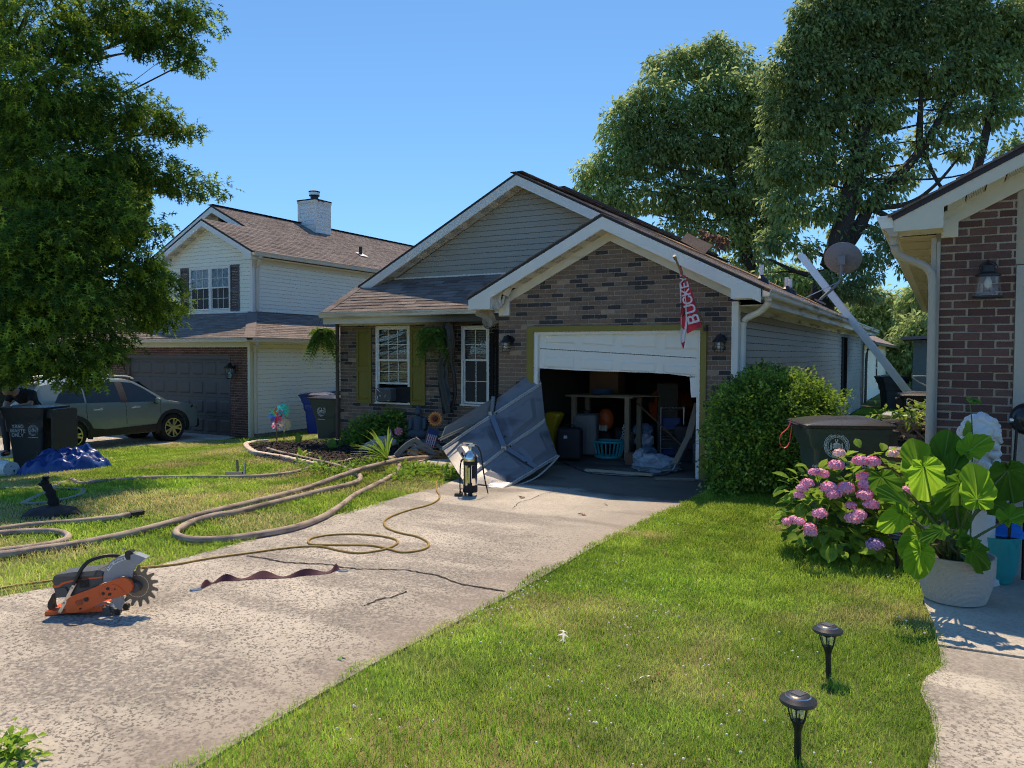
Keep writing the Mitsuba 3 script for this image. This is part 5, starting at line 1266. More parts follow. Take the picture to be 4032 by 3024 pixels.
for (c, L, ang, face, bend) in zip([(-0.156,6.667,0.983),(0.01,6.819,1.064),(-0.103,6.297,0.967),(-0.364,6.321,0.892),(-0.25,6.038,0.814),(0.205,6.815,1.147),(0.204,6.12,0.921),(0.07,6.217,0.895),(0.427,6.756,0.929),(0.464,6.595,0.69),(-0.021,5.928,0.652),(-0.273,5.964,0.712),(0.135,6.294,0.532),(0.219,6.28,0.449),(-0.165,6.243,0.508),(0.072,6.736,0.991),(-0.13,6.088,0.431),(0.106,6.513,0.685),(-0.072,6.53,0.699),(0.351,6.876,0.715)],
        [.33, .31, .31, .26, .27, .25, .28, .30, .31, .26, .18, .20, .19, .25, .22, .22, .24, .22, .20, .25],
        [95,75,-75,-60,-10 + 150,35,90,-115,-75,20,-160,-140,-45,-40,-120,60,-100,-80,-110,-20],
        [.15, .1, .25,-.2, .75, .7, .1,-.35, .0, .8, .7, .5, .5,-.1, .1,-.3, .2, .6, .1, .3], range(20)):
    t = math.radians(ang)
    cr, cu, cf = R_[0], V(0,0,1), unit(V(R_[2][0], R_[2][1],0))
    tip = unit(math.cos(t)*cr + math.sin(t)*cu + .15*cf)
    nrm = unit(-cf*(1-abs(face)) + cu*max(face,-.2) + cr*.35*r.normal())
    s = unit(np.cross(nrm, tip)); nrm = np.cross(tip, s)
    jit = EV.copy(); jit[:,2] += .05*np.sin(EV[:,0]*7+bend)*np.abs(EV[:,1]) + .03*np.sin(EV[:,1]*9+2*bend)
    L = L*.92
    pos = np.asarray(c) + L*((jit[:, :1]-.25)*tip + jit[:,1:2]*s + jit[:,2:]*nrm)
    uv = np.c_[EV[:,0]*.5+.5, EV[:,1]*.5+.5]
    lk = newkey(EE + '__leaf')
    add(lk,(pos, EF), 'ear' if len(used) and used[EE + '__leaf'] in (0,1,3,6,7,10,12,15,17) else 'ear_shade', True, uv=uv)
    st = np.asarray(c) - .25*L*tip
    b = root + V(*r.normal(0, .05,2),0)
    add(lk + '__stalk', tube(spline([b, b*.45+st*.55+V(0,0, .06)+.05*nrm*-1, st],7), np.linspace(.014, .006,15),7), 'stem_green',50)
add(EE + '__sheath', cat([tube(spline([root+V(*r.normal(0, .04,2),-.02), root+V(*r.normal(0, .05,2), .18)],4), np.linspace(.024, .014,2),7) for _ in range(6)]), 'stem_green',50)

# ------------------------------------------------------------------ more tools
def rrect(w, d, r, n=5, cx=0, cy=0):
    pts = []
    for (sx, sy, a0) in ((1,1,0),(-1,1,90),(-1,-1,180),(1,-1,270)):
        for k in range(n):
            a = math.radians(a0 + 90*k/(n-1))
            pts.append((cx + sx*(w/2-r) + r*math.cos(a), cy + sy*(d/2-r) + r*math.sin(a)))
    return np.array(pts)
def loft(rings, cap=True):
    n = len(rings[0]); v = np.vstack(rings); f = []
    for i_ in range(len(rings)-1):
        for k in range(n):
            a, b = i_*n+k, i_*n+(k+1) % n
            f += [[a, b, b+n], [a, b+n, a+n]]
    if cap:
        v = np.vstack([v, rings[0].mean(0), rings[-1].mean(0)])
        for k in range(n): f += [[(k+1) % n, k, len(v)-2], [(len(rings)-1)*n+k,(len(rings)-1)*n+(k+1) % n, len(v)-1]]
    m = trimesh.Trimesh(v, f, process=False)
    if m.volume < 0: m.invert()
    return m
def rings_z(spec, n=5): return [np.c_[rrect(w, d, min(r, w/2.01, d/2.01), n, cx, cy), np.full(4*n, z)] for z, w, d, r, cx, cy in spec]
def xf(m, o, rz):
    if isinstance(m, tuple): m = trimesh.Trimesh(np.asarray(m[0], float), np.asarray(m[1]), process=False)
    m = m.copy(); m.apply_transform(trimesh.transformations.rotation_matrix(rz, [0,0,1])); m.apply_translation(o)
    return m
class Obj:
    """a thing placed at o, turned by rz about z; parts are given in its own coordinates"""
    def __init__(self, key, label, cat_, o, rz=0, group=None):
        self.k, self.o, self.rz = thing(key, label, cat_, group), o, rz
    def a(self, part, m, mt, smooth=False, uv=None):
        return add((part if part.startswith(self.k) else self.k + '__' + part), xf(m, self.o, self.rz), mt, smooth, uv=uv)
def text(s, h, depth=.002, bold=False, centre=True):
    m = meshkit.text_mesh(s, h, depth, bold)
    if centre: m.apply_translation((-(m.bounds[0][0]+m.bounds[1][0])/2,-h/2,0))
    return m
def on_side(m, x, y, z, tilt=0.0):
    """lettering (xy plane, +z out) put on a face looking along -y, reading along +x"""
    m = m.copy()
    m.apply_transform(trimesh.transformations.rotation_matrix(math.pi/2 - tilt, [1,0,0]))
    m.apply_translation((x, y, z))
    return m
M('letter_white',(.62, .64, .62), .6)
def seal(R, words=True):
    """round civic seal: two rings, words round the rim, a porticoed building between sprays, a horseshoe above and the year below"""
    ms = []
    def ring(a, b): 
        return trimesh.creation.extrude_polygon(Point(0,0).buffer(b,24).difference(Point(0,0).buffer(a,24)), .002, engine='earcut')
    ms += [ring(.965*R, R), ring(.66*R, .69*R)]
    for w, a0, flip in (('LEXINGTON',205, False),('FAYETTE',158, False),('URBAN',112, False),('COUNTY',68, False),('GOVERNMENT',12, False),('KENTUCKY',270, True)):
        step = 6.9
        n = len(w)
        for i_, chh in enumerate(w):
            a = a0 + (step*(i_-(n-1)/2) if flip else -step*(i_-(n-1)/2))
            g = text(chh, .15*R, .002, True)
            g.apply_transform(trimesh.transformations.rotation_matrix(math.radians(a + (90 if flip else -90)), [0,0,1]))
            g.apply_translation((.83*R*math.cos(math.radians(a)), .83*R*math.sin(math.radians(a)),0))
            ms.append(g)
    ms += [box((0,-.17*R, .001),(.66*R, .05*R, .002)), box((0, .12*R, .001),(.62*R, .05*R, .002))]
    ms += [box((x*R,-.02*R, .001),(.05*R, .24*R, .002)) for x in np.linspace(-.27, .27,7)]
    ms.append(trimesh.creation.extrude_polygon(Polygon([(-.32*R, .16*R),(.32*R, .16*R),(0, .30*R)]), .002, engine='earcut'))
    hs = [(.10*R*math.sin(a), .45*R - .10*R*math.cos(a)) for a in np.linspace(-2.5,2.5,15)]
    ms.append(trimesh.creation.extrude_polygon(LineString(hs).buffer(.028*R), .002, engine='earcut'))
    for sx in (-1,1):
        for k in range(6):
            e = affinity.translate(affinity.rotate(affinity.scale(Point(0,0).buffer(1,4), .09*R, .035*R), sx*(20+k*12)), sx*(.47*R-.01*k*R),(-.28+k*.09)*R)
            ms.append(trimesh.creation.extrude_polygon(e, .002, engine='earcut'))
    y = text('1775', .13*R, .002, True); y.apply_translation((0,-.32*R,0)); ms.append(y)
    return cat(ms)
def cart(key, label, o, rz, body, lid, s=1.0, marks=(), group=None, openlid=False, wheels=True):
    c = Obj(key, label, 'bin', o, rz, group)
    D, W_, H = .74*s, .66*s,1.02*s
    c.a('body', loft(rings_z([(0.02, .50*s, .46*s, .05, .02*s,0),(.03, .52*s, .48*s, .06, .02*s,0),(.62*s, .60*s, .56*s, .06, .01*s,0),(.63*s, .64*s, .59*s, .06,0,0),(.82*s, .68*s, .61*s, .06,0,0),(.83*s, .70*s, .63*s, .05,-.01*s,0),(H-.05*s, .76*s, .65*s, .05,-.02*s,0),(H-.05*s, .79*s, .68*s, .05,-.02*s,0),(H, .80*s, .69*s, .05,-.02*s,0)],5)), body,35)
    for sy in (-1,1): 
        c.a('handle_bracket', cat([box((.40*s, sy*.22*s, H-.10*s),(.10*s, .05*s, .14*s)), beam((.30*s, sy*.29*s, .70*s),(.30*s, sy*.305*s, H-.06*s), .09*s, .02*s)]), body)
    c.a('handle', cyl((.46*s,-.25*s, H-.045*s),(.46*s, .25*s, H-.045*s), .02*s,8), lid)
    if not openlid:
        c.a('lid', loft(rings_z([(H+.005, .86*s, .72*s, .05,-.02*s,0),(H+.035*s, .87*s, .73*s, .06,-.02*s,0),(H+.045*s, .84*s, .70*s, .07,-.02*s,0),(H+.075*s, .60*s, .56*s, .10,0,0),(H+.095*s, .40*s, .40*s, .10, .03*s,0)],5)), lid,45)
        c.a('lid_lip', box((-.455*s,0, H+.01*s),(.06*s, .36*s, .035*s)), lid)
        for sy in (-1,1): c.a('lid_hinge', cat([cyl((.42*s, sy*.20*s-.04*s, H+.03*s),(.42*s, sy*.20*s+.04*s, H+.03*s), .03*s,10), beam((.25*s, sy*.2*s, H+.07*s),(.43*s, sy*.2*s, H+.035*s), .05*s, .025*s)]), lid)
    else:
        c.a('lid', loft([np.c_[np.full(20, x), rrect(.62*s,1.0, .1,5,0,0)[:,0], z + rrect(.62*s, .78*s, .06,5)[:,1]] for x, z in ((.485*s, .60*s),(.51*s, .60*s))]), lid)
    if wheels:
        for sy in (-1,1):
            w = c.k + '__wheel'
            w = newkey(w)
            c.a(w + '__tyre', trimesh.creation.cylinder(.14*s, .06*s, sections=20).apply_transform(trimesh.transformations.rotation_matrix(math.pi/2, [1,0,0])).apply_translation((.30*s, sy*.29*s, .14*s)), 'black')
        c.a('axle', cyl((.30*s,-.3*s, .14*s),(.30*s, .3*s, .14*s), .012,8), 'steel')
    for m, mt in marks: c.a('marking', m, mt)
    return c
M('cart_green',(.030, .050, .046), .45); M('cart_lid',(.026, .025, .029), .3); M('cart_black',(.016, .018, .022), .5); M('cart_blue',(.015, .045, .30), .45)
def fside(z, s=1.0): return -(.305 + .02*(z/s-.63))*s - .004
# the green cart by the hydrangea
S = 1.06
mk = []
o = (-0.944,8.951,0.0)
yaw_cart = math.atan2(R_[0][1], R_[0][0]) - .10
sl = seal(.125)
mk.append((on_side(sl,-.15,-.351, .91, .08), 'letter_white'))
for s_, z, h in (('Property of LFUCG', .738, .026),('Call 311 or Visit www.lexingtonky.gov', .70, .024)):
    mk.append((on_side(text(s_, h, .002, True),-.085,-.336, z, .05), 'letter_white'))
gc = cart('waste_cart', 'large dark green wheeled waste cart with white seal, beside the pink hydrangea', o, yaw_cart, 'cart_green', 'cart_lid', S, mk)
hb_ = newkey(gc.k + '__tie')
rt = thing('plastic_loop', 'red plastic strip looped through the lid edge of the large green cart', 'strap')
lp = np.array([(-.50,-.05,1.07),(-.53,-.06,1.0),(-.60,-.07, .93),(-.61,-.08, .85),(-.57,-.07, .80),(-.52,-.06, .84),(-.50,-.05, .93),(-.49,-.05,1.02)])*S
M('red_plastic',(.55, .05, .045), .4)
add(rt + '__loop', xf(tube(spline(lp,5), .012,6, flat=.4), o, yaw_cart), 'red_plastic',50)
# carts between the two houses and on the left lawn
p = (-15.857,17.005,-0.433)
cart('recycling_cart', 'bright blue wheeled recycling cart against the pale siding',(p[0]+.1, p[1]+.2,-.45), yaw_cart, 'cart_blue', 'cart_blue_lid',1.05, [(on_side(text('recycle', .07, .002),-.1,-.325, .80), 'letter_grey')])
M('letter_grey',(.20, .25, .38), .6); M('cart_blue_lid',(.02, .035, .12), .4)
p = (-16.762,18.669,-0.622)
cart('recycling_cart', 'second blue cart mostly hidden behind the bright blue one and the green cart',(p[0]+.3, p[1]+.3,-.45), yaw_cart, 'cart_blue', 'cart_blue_lid',1.0)
p = (-12.425,13.995,-0.056)
sl2 = seal(.12)
cart('waste_cart', 'green wheeled cart with white round seal at the left brick corner of the burned house',(p[0]+.02, p[1],-.22), yaw_cart-.35, 'cart_green', 'cart_lid', .98, [(on_side(sl2,-.05,-.312, .74, .06), 'letter_white'),(box((-.05,-.315, .555),(.2, .004, .012)), 'letter_white')])
p = (-14.67,8.534,-0.292)
mk = [(on_side(text(t_, .062, .002, True),-.11,-.335, z), 'letter_dim') for t_, z in (('YARD', .80),('WASTE', .72),('ONLY', .64))]
sq = seal(.10)
mk += [(on_side(sq, .19,-.335, .73), 'letter_dim')] + [(box((.19,-.336, z),(.19, .004, .012)), 'letter_dim') for z in (.855, .60)]
M('letter_dim',(.42, .45, .46), .6)
cart('waste_cart', 'dark yard waste cart standing open in the oak shade, two people behind it',(p[0], p[1],-.30), yaw_cart, 'cart_black', 'cart_black',1.12, mk, openlid=True)
p = (-15.845,9.256,-0.373)
cart('waste_cart', 'black cart right of the yard waste cart, only its handle side showing',(p[0]+.02, p[1]+.12,-.36), yaw_cart+.1, 'cart_black', 'cart_black', .98)
# ------------------------------------------------------------------ bucket and tarp
b0 = np.array((-13.952,7.598,-0.298))
BK = Obj('bucket', 'white plastic bucket lying on its side by the blue tarp, dirty bottom facing us', 'bucket',(b0[0], b0[1], b0[2]+.155),0)
ax = unit(-R_[0]*.85 + V(R_[2][0], R_[2][1],0)*.52)
Mb = np.eye(4); dd0, ss0, uu0 = basis(ax); Mb[:3,0], Mb[:3,1], Mb[:3,2] = ss0, uu0, ax
bm = lathe([(0,-.012),(.125,-.012),(.128,-.02),(.133,-.02),(.135,0),(.142, .22),(.150, .23),(.150, .26),(.143, .27),(.150, .33),(.152, .34),(.147, .34),(.130,0.0),(0,0)],(0,0,-.15),28); 
m = bm.copy(); m.apply_transform(Mb); BK.a('body', m, 'bucket_white',40)
M('bucket_white',(.66, .66, .64), .5)
def f_dirt(p, n, uv): return mikit.mix(C3(.58, .58, .56), C3(.05, .05, .05), mikit.smoothstep(.66, .74, mikit.fbm(p.x*22, p.y*22, p.z*22,2)))
M('bucket_bottom', mikit.proc(f_dirt), .6)
m = lathe([(0,-.0135),(.122,-.0135)],(0,0,-.15),28); m.apply_transform(Mb); BK.a('bottom', m, 'bucket_bottom')
t0 = np.array((-13.208,8.025,-0.219))
nx_, ny_ = 60,34
gx_, gy_ = np.meshgrid(np.linspace(-1,1, nx_), np.linspace(-1,1, ny_), indexing='ij')
q_ = np.c_[gx_.ravel()*2.1, gy_.ravel()*1.7, np.zeros(nx_*ny_)]
hh = np.clip(1-(np.abs(gx_)**2.6+np.abs(gy_)**2.2),0,1)**.5
fold = np.abs(meshkit.fbm(q_*V(1.4,2.2,1)+3,4,3).reshape(nx_, ny_)-.5)*2
tz = .30*hh*(.35+.9*meshkit.fbm(q_*1.1+9,3,5).reshape(nx_, ny_)) + .30*hh*fold + .02
u_ = gx_*.72 + .06 + .1*(meshkit.fbm(q_*1.5,3,8).reshape(nx_, ny_)-.5); v_ = gy_*.45
tp_ = t0[:2] + u_[..., None]*R_[0][:2]/np.linalg.norm(R_[0][:2]) + (v_+.10)[..., None]*R_[2][:2]/np.linalg.norm(R_[2][:2])
tv = np.concatenate([tp_,(terr(tp_[...,0],0)+tz)[..., None]],-1).reshape(-1,3)
i, j = np.meshgrid(np.arange(nx_-1), np.arange(ny_-1), indexing='ij')
tf = np.stack([i*ny_+j,(i+1)*ny_+j,(i+1)*ny_+j+1, i*ny_+j+1],-1).reshape(-1,4)
tk = lab(add('tarp',(tv, tf), 'tarp',50), 'crumpled blue tarp heaped on the shaded lawn in front of the carts', 'tarp')
M('tarp',(.008, .045, .22), .35, specular=.5)
# ------------------------------------------------------------------ stump
sb = np.array((-8.799,5.274,0.0))
ST = Obj('stump', 'black bent stump on a mound of charred debris in the oak shade', 'stump', tuple(sb))
cr3 = unit(V(R_[0][0], R_[0][1],0))
ST.a('stem', tube(spline([cr3*.02, cr3*.03+V(0,0, .10), cr3*-.01+V(0,0, .25), cr3*-.07+V(0,0, .36), cr3*-.055+V(0,0, .44)],5), np.linspace(.065, .035,21)*(1+.15*np.sin(np.arange(21)*2.1)),9), 'soot',50)
ST.a('cut_top', cyl(cr3*-.055+V(0,0, .44), cr3*-.055+V(0,0, .447), .036,9), 'cut_wood')
M('cut_wood',(.55, .50, .40), .9)
ST.a('branch_stub', tube([cr3*-.05+V(0,0, .30), cr3*-.14+V(0,0, .35)], [.02, .012],7), 'soot')
mo = trimesh.creation.icosphere(4,1.0); mo.vertices = mo.vertices*V(.30, .28, .10); mo.vertices *= (1+.5*(meshkit.fbm(mo.vertices*9+3,3,4)-.5))[:, None]
ST.a('mound', mo, 'mulch_chip',30)
# ------------------------------------------------------------------ hoses
def f_hose(p, n, uv):
    s = mikit.fbm(p.x*7, p.y*7, p.z*20,3)
    return mikit.mix(C3(.36, .29, .235), C3(.18, .135, .115), mikit.smoothstep(.4, .75, s)) * (.85 + .3*mikit.noise(uv.x*200, uv.y*9,0))
M('hose', mikit.proc(f_hose), .85); M('hose_grey',(.26, .24, .22), .85)
def hose(key, label, pts, rad, m, lift=None, ends=(), flat=1.0, n=10, cat_='hose', sm=True):
    t = thing(key, label, cat_)
    p = np.asarray(pts, float)
    q = spline(p, n)
    q[:,2] = terr(q[:,0],0) + rad*flat*.9 + .012 + (np.interp(np.arange(len(q))/n, *zip(*lift)) if lift else 0)
    add(t + '__body', tube(q, rad,12, flat=flat), m, True, uv=None)
    for e, mt in ends:
        a, b = (q[0], q[3]) if e == 0 else (q[-1], q[-4])
        d = unit(a-b)
        add(t + '__coupling', cat([cyl(a-d*.02, a+d*.09, rad*1.25,12), cyl(a+d*.09, a+d*.14, rad*1.05,12)]), mt)
    return t
hose('fire_hose', 'thick tan fire hose looping from the mulch bed over the driveway edge', [(-11.481,11.099,-0.058),(-10.617,10.521,-0.011),(-9.857,10.201,0.0),(-9.03,9.876,0.0),(-8.347,9.602,0.0),(-7.781,9.262,0.0),(-7.39,8.929,0.0),(-7.161,8.591,0.0),(-7.084,8.24,0.0),(-7.083,7.83,0.0),(-7.023,7.263,0.0),(-6.978,6.616,0.0),(-6.948,6.18,0.0),(-6.998,5.981,0.0),(-6.949,5.685,0.0),(-6.833,5.447,0.0),(-6.668,5.233,0.0),(-6.464,5.125,0.0),(-6.235,5.125,0.0),(-6.016,5.292,0.0),(-5.903,5.552,0.0),(-5.825,5.826,0.0),(-5.823,6.119,0.0),(-5.935,6.558,0.0),(-6.16,7.082,0.0),(-6.479,7.718,0.0),(-6.694,8.296,0.0),(-6.91,8.872,0.0),(-7.147,9.419,-0.0),(-7.484,9.984,0.0),(-7.81,10.393,0.0),(-8.112,10.667,0.0),(-8.349,10.798,0.0)], .036, 'hose', ends=((0, 'black'),))
hose('fire_hose', 'thick tan fire hose running straight from the left lawn to the rope pile', [(-7.344,3.591,0.0),(-7.296,3.827,0.0),(-7.217,3.979,0.0),(-7.189,4.126,0.0),(-7.105,4.308,0.0),(-7.054,4.496,0.0),(-7.034,4.716,0.0),(-7.032,4.958,0.0),(-7.066,5.242,-0.0),(-7.106,5.493,0.0),(-7.166,5.803,0.0),(-7.205,6.211,-0.0),(-7.25,6.787,0.0),(-7.29,7.218,0.0),(-7.366,7.789,0.0),(-7.451,8.425,0.0),(-7.54,9.142,0.0),(-7.653,9.944,0.0),(-7.676,10.723,0.0),(-7.672,11.191,0.0),(-7.829,11.667,0.0),(-8.116,12.11,0.0),(-8.372,12.366,0.0)], .037, 'hose', lift=[(0,0),(14,0),(16, .08),(17.5, .075),(19, .01),(22, .06)])
hose('fire_hose', 'thin hose crossing the bed edge behind the thick hoses to the path', [(-8.313,10.751,0.0),(-8.298,11.177,-0.0),(-8.242,11.5,0.0),(-8.022,11.629,0.0),(-7.758,11.708,0.0)], .034, 'hose', ends=((1, 'aluminium'),))
hose('fire_hose', 'long narrow pale hose lying along the far lawn, with a short end in the mulch', [(-11.047,6.9,-0.03),(-10.816,6.809,-0.019),(-10.436,6.661,-0.006),(-10.376,6.866,-0.004),(-10.25,7.061,-0.002),(-10.106,7.322,-0.0),(-9.891,7.54,0.0),(-9.523,7.801,0.0),(-9.061,8.067,0.0),(-8.786,8.274,0.0),(-8.667,8.493,0.0),(-8.603,8.737,0.0),(-8.636,8.985,0.0),(-8.708,9.221,0.0),(-8.804,9.574,0.0),(-8.788,9.828,0.0),(-8.734,10.047,0.0),(-8.77,10.286,0.0)], .026, 'hose', ends=((1, 'aluminium'),))
hose('flat_hose', 'flattened grey hose folded in a sharp zigzag behind the stump', [(-11.872,6.004,-0.088),(-11.332,6.083,-0.047),(-10.881,6.169,-0.022),(-10.535,6.277,-0.008),(-10.221,6.369,-0.001),(-10.007,6.399,-0.0),(-9.891,6.344,0.0),(-9.659,6.163,0.0),(-9.522,5.872,0.0),(-9.504,5.603,0.0),(-9.632,5.462,0.0),(-9.71,5.485,0.0),(-9.967,5.762,0.0),(-10.28,6.136,-0.002),(-10.743,6.511,-0.016),(-10.974,6.772,-0.026)], .040, 'hose_grey', flat=.28, n=8)
hose('fire_hose', 'short hose with a black end fitting pointing right on the near left lawn', [(-8.397,4.323,0.0),(-8.365,4.482,0.0),(-8.333,4.646,0.0),(-8.248,4.819,0.0),(-8.134,4.961,0.0),(-8.031,5.124,0.0),(-7.947,5.278,0.0),(-7.883,5.423,0.0),(-7.892,5.53,0.0),(-7.888,5.617,0.0)], .030, 'hose', ends=((1, 'black'),))
hose('fire_hose', 'tan hose bending in a tight U at the left edge of the lawn', [(-8.269,4.214,0.0),(-8.155,4.368,0.0),(-8.078,4.48,0.0),(-7.959,4.594,0.0),(-7.819,4.673,0.0),(-7.672,4.687,0.0),(-7.502,4.647,0.0),(-7.359,4.553,0.0),(-7.299,4.44,0.0),(-7.282,4.307,0.0),(-7.346,4.133,0.0),(-7.425,3.974,0.0),(-7.484,3.811,0.0)], .032, 'hose')
M('air_line',(.30, .195, .045), .5)
yl = [(-7.067,10.885,0.0),(-7.044,10.712,0.0),(-7.031,10.598,0.0),(-6.839,10.243,0.0),(-6.668,9.957,0.0),(-6.428,9.531,0.0),(-6.248,9.206,0.0),(-6.076,8.947,0.0),(-5.843,8.62,0.0),(-5.604,8.329,0.0),(-5.457,8.05,0.0),(-5.386,7.75,0.0),(-5.403,7.419,0.0),(-5.369,7.049,0.0),(-5.284,6.79,-0.0),(-5.142,6.607,0.0),(-4.996,6.489,0.0),(-4.775,6.398,0.0),(-4.559,6.359,0.0),(-4.379,6.261,0.0),(-4.267,6.154,0.0),(-4.2,6.028,0.0),(-4.204,5.907,0.0),(-4.261,5.807,0.0),(-4.336,5.775,0.0),(-4.501,5.818,0.0),(-4.718,5.837,0.0),(-4.968,5.716,0.0),(-5.191,5.601,0.0),(-5.294,5.636,0.0),(-5.359,5.706,0.0),(-5.398,5.805,0.0),(-5.347,5.981,0.0),(-5.173,6.125,0.0),(-4.934,6.192,0.0),(-4.698,6.168,0.0),(-4.567,6.068,0.0),(-4.513,5.932,0.0),(-4.506,5.796,0.0),(-4.536,5.691,0.0),(-4.628,5.562,0.0),(-4.817,5.542,0.0),(-5.054,5.576,0.0),(-5.215,5.515,0.0),(-5.361,5.332,0.0),(-5.47,5.116,0.0),(-5.601,4.873,0.0),(-5.676,4.687,0.0),(-5.741,4.478,0.0),(-5.89,4.277,0.0),(-6.066,4.034,-0.0),(-6.142,3.852,0.0),(-6.176,3.684,0.0),(-6.247,3.544,0.0),(-6.293,3.448,0.0),(-6.321,3.31,0.0)]
hose('air_line', 'thin yellow brown air line curling in loops over the driveway and past the rescue saw', yl, .0105, 'air_line', n=6)
# rope pile
rp0 = np.array((-7.85,11.295,0.0))
r = np.random.default_rng(17)
k = np.linspace(0,1,420)
ang = k*2*math.pi*15
rad = .20 + .09*np.sin(k*41) + .05*np.sin(k*97)
pp_ = np.stack([(.32*np.sin(k*19))*.9 + rad*np.cos(ang), .10*np.cos(k*23) + .6*rad*np.sin(ang), .03 + .17*k**.8*np.abs(np.sin(k*31+1)) + .03*np.sin(ang*2)],1)
loc = rp0 + pp_[:, :1]*cr3*.85 + pp_[:,1:2]*unit(V(R_[2][0], R_[2][1],0)) + pp_[:,2:]*V(0,0,1)
rpk = thing('rope', 'tangled heap of orange brown rope beside the end of the fire hose', 'rope')
M('rope',(.36, .17, .045), .8)
add(rpk + '__coil', tube(loc, .013,6), 'rope', True)
nz = Obj('nozzle', 'pale hose nozzle lying by the rope heap on the path', 'nozzle',(-7.738,11.574,0.0))
nz.a('barrel', tube(np.array([(0,0, .05),(.08,-.02, .05),(.17,-.05, .045),(.2,-.06, .04)])[:, [0,1,2]], [.035, .03, .025, .035],12), 'trim_cream')
nz.a('handle', tube(spline([(.02,0, .07),(.0, .03, .13),(.07, .02, .12),(.1,-.02, .07)],5), .01,6), 'black')
# webbing strap
SP = thing('webbing_strap', 'dark maroon webbing strap with metal hooks lying twisted on the driveway', 'strap')
sp_ = spline([(-4.989,4.126,0.0),(-4.995,4.192,0.0),(-4.994,4.32,0.0),(-4.923,4.419,0.0),(-4.804,4.515,0.0),(-4.682,4.629,0.0),(-4.548,4.749,0.0),(-4.44,4.902,0.0),(-4.423,5.007,0.0),(-4.395,5.038,-0.0)],9)
n = len(sp_); kk = np.arange(n)
w = .052; tw_ = np.sin(kk*.19)*.55 + .75
t_ = np.gradient(sp_, axis=0); t_ /= np.linalg.norm(t_, axis=1, keepdims=True)
side = np.cross(t_,(0,0,1))
dir_ = side*np.cos(tw_)[:, None] + V(0,0,1)*np.abs(np.sin(tw_))[:, None]
c_ = sp_ + V(0,0, .026) + np.c_[np.zeros((n,2)), .020*np.abs(np.sin(kk*.33))]
g_ = sp_ + V(0,0, .016) + side*(.012*np.sin(kk*.3))[:, None]
dir_ = side*(-.75+.5*np.sin(kk*.23))[:, None]*0 + unit(V(R_[2][0], R_[2][1],0))*(.75+.25*np.sin(kk*.21))[:, None] + V(0,0,1)*(.55+.45*np.sin(kk*.37))[:, None]
c_ = g_
v = np.vstack([g_, g_ + dir_*w])
a = np.arange(n-1)
f = np.vstack([np.stack([a, a+1, a+1+n],1), np.stack([a, a+1+n, a+n],1)])
M('webbing',(.075, .022, .035), .8)
add(SP + '__strap', trimesh.Trimesh(v, f, process=False), 'webbing',50)
for e, d in ((c_[0], unit(c_[0]-c_[2])),(c_[-1], unit(c_[-1]-c_[-3]))):
    s_ = unit(np.cross(d,(0,0,1)))
    add(SP + '__hook', tube(spline([e+s_*.02, e+d*.05+s_*.022, e+d*.075, e+d*.05-s_*.022, e-s_*.02, e+s_*.018],5), .006,7), 'chrome')

# ------------------------------------------------------------------ rescue saw (its side faces the camera)
M('saw_orange',(.62, .095, .018), .32); M('saw_grey',(.06, .06, .062), .45); M('saw_guard',(.27, .275, .28), .4); MM('saw_bar',(.66, .63, .58), .35); M('blade',(.20, .165, .125), .45, metallic=.6)
SWK = thing('rescue_saw', 'orange and grey rescue cut off saw with toothed round blade standing on the driveway', 'saw')
s0 = np.array((-5.201,3.317,-0.0)) + V(0,0, .012)
SF = Fr(s0, cr3,(0,0,1))          # u right, v up, n towards the camera
k_ = .000836
sq_ = lambda pts: Polygon([((x-450)*k_,(628-y)*k_) for x, y in pts])
def sp(part, pts, w0, w1, m, buf=0.004, sm=False):
    p = sq_(pts).buffer(0)
    if buf: p = p.buffer(-buf).buffer(buf)
    return add(SWK + '__' + part, SF.ex(p, w0, w1), m)
wp_ = lambda x, y, w: SF.p((x-450)*k_,(628-y)*k_, w)
# engine block and air cleaner top
sp('engine_body', [(220,330),(232,300),(262,285),(420,262),(600,255),(628,275),(632,350),(560,400),(400,460),(340,470),(250,475),(228,400)],-.15, .015, 'saw_grey')
sp('top_cover', [(228,304),(262,284),(400,262),(500,256),(590,250),(560,290),(430,300),(300,300)],-.145, .024, 'saw_light')
M('saw_light',(.10, .105, .11), .35)
sp('trim_stripe', [(220,375),(265,375),(300,350),(360,335),(470,315),(630,300),(630,312),(470,328),(370,348),(310,365),(275,392),(222,396)], .0, .019, 'saw_orange',0)
sp('filter_box', [(250,400),(330,390),(350,430),(340,470),(250,478)],-.15, .026, 'saw_grey')
add(SWK + '__cooling_fins', cat([SF.ex(sq_([(440,320+q*9),(520,312+q*9),(520,316+q*9),(440,324+q*9)]), .013, .024) for q in range(9)]), 'black')
sp('base', [(150,612),(158,592),(270,585),(350,560),(480,560),(620,545),(630,590),(450,602),(330,606),(290,612),(155,630)],-.14, .02, 'saw_orange')
sp('rear_handle', [(128,575),(135,540),(150,515),(172,470),(240,438),(246,482),(205,505),(178,520),(176,560),(190,596),(158,612),(138,600)],-.085,-.045, 'black')
add(SWK + '__front_handle', tube(spline([wp_(408,362, .035), wp_(440,300, .04), wp_(480,225, .04), wp_(530,170, .02), wp_(600,148,-.03), wp_(660,155,-.08), wp_(700,190,-.13), wp_(690,260,-.15)],7), .0135,9), 'black',50)
sp('handle_plate', [(276,588),(410,342),(432,352),(300,600)], .034, .042, 'saw_bar', .002)
for q in ((392,390),(322,515)): add(SWK + '__bolt', cyl(wp_(*q, .04), wp_(*q, .05), .008,8), 'steel')
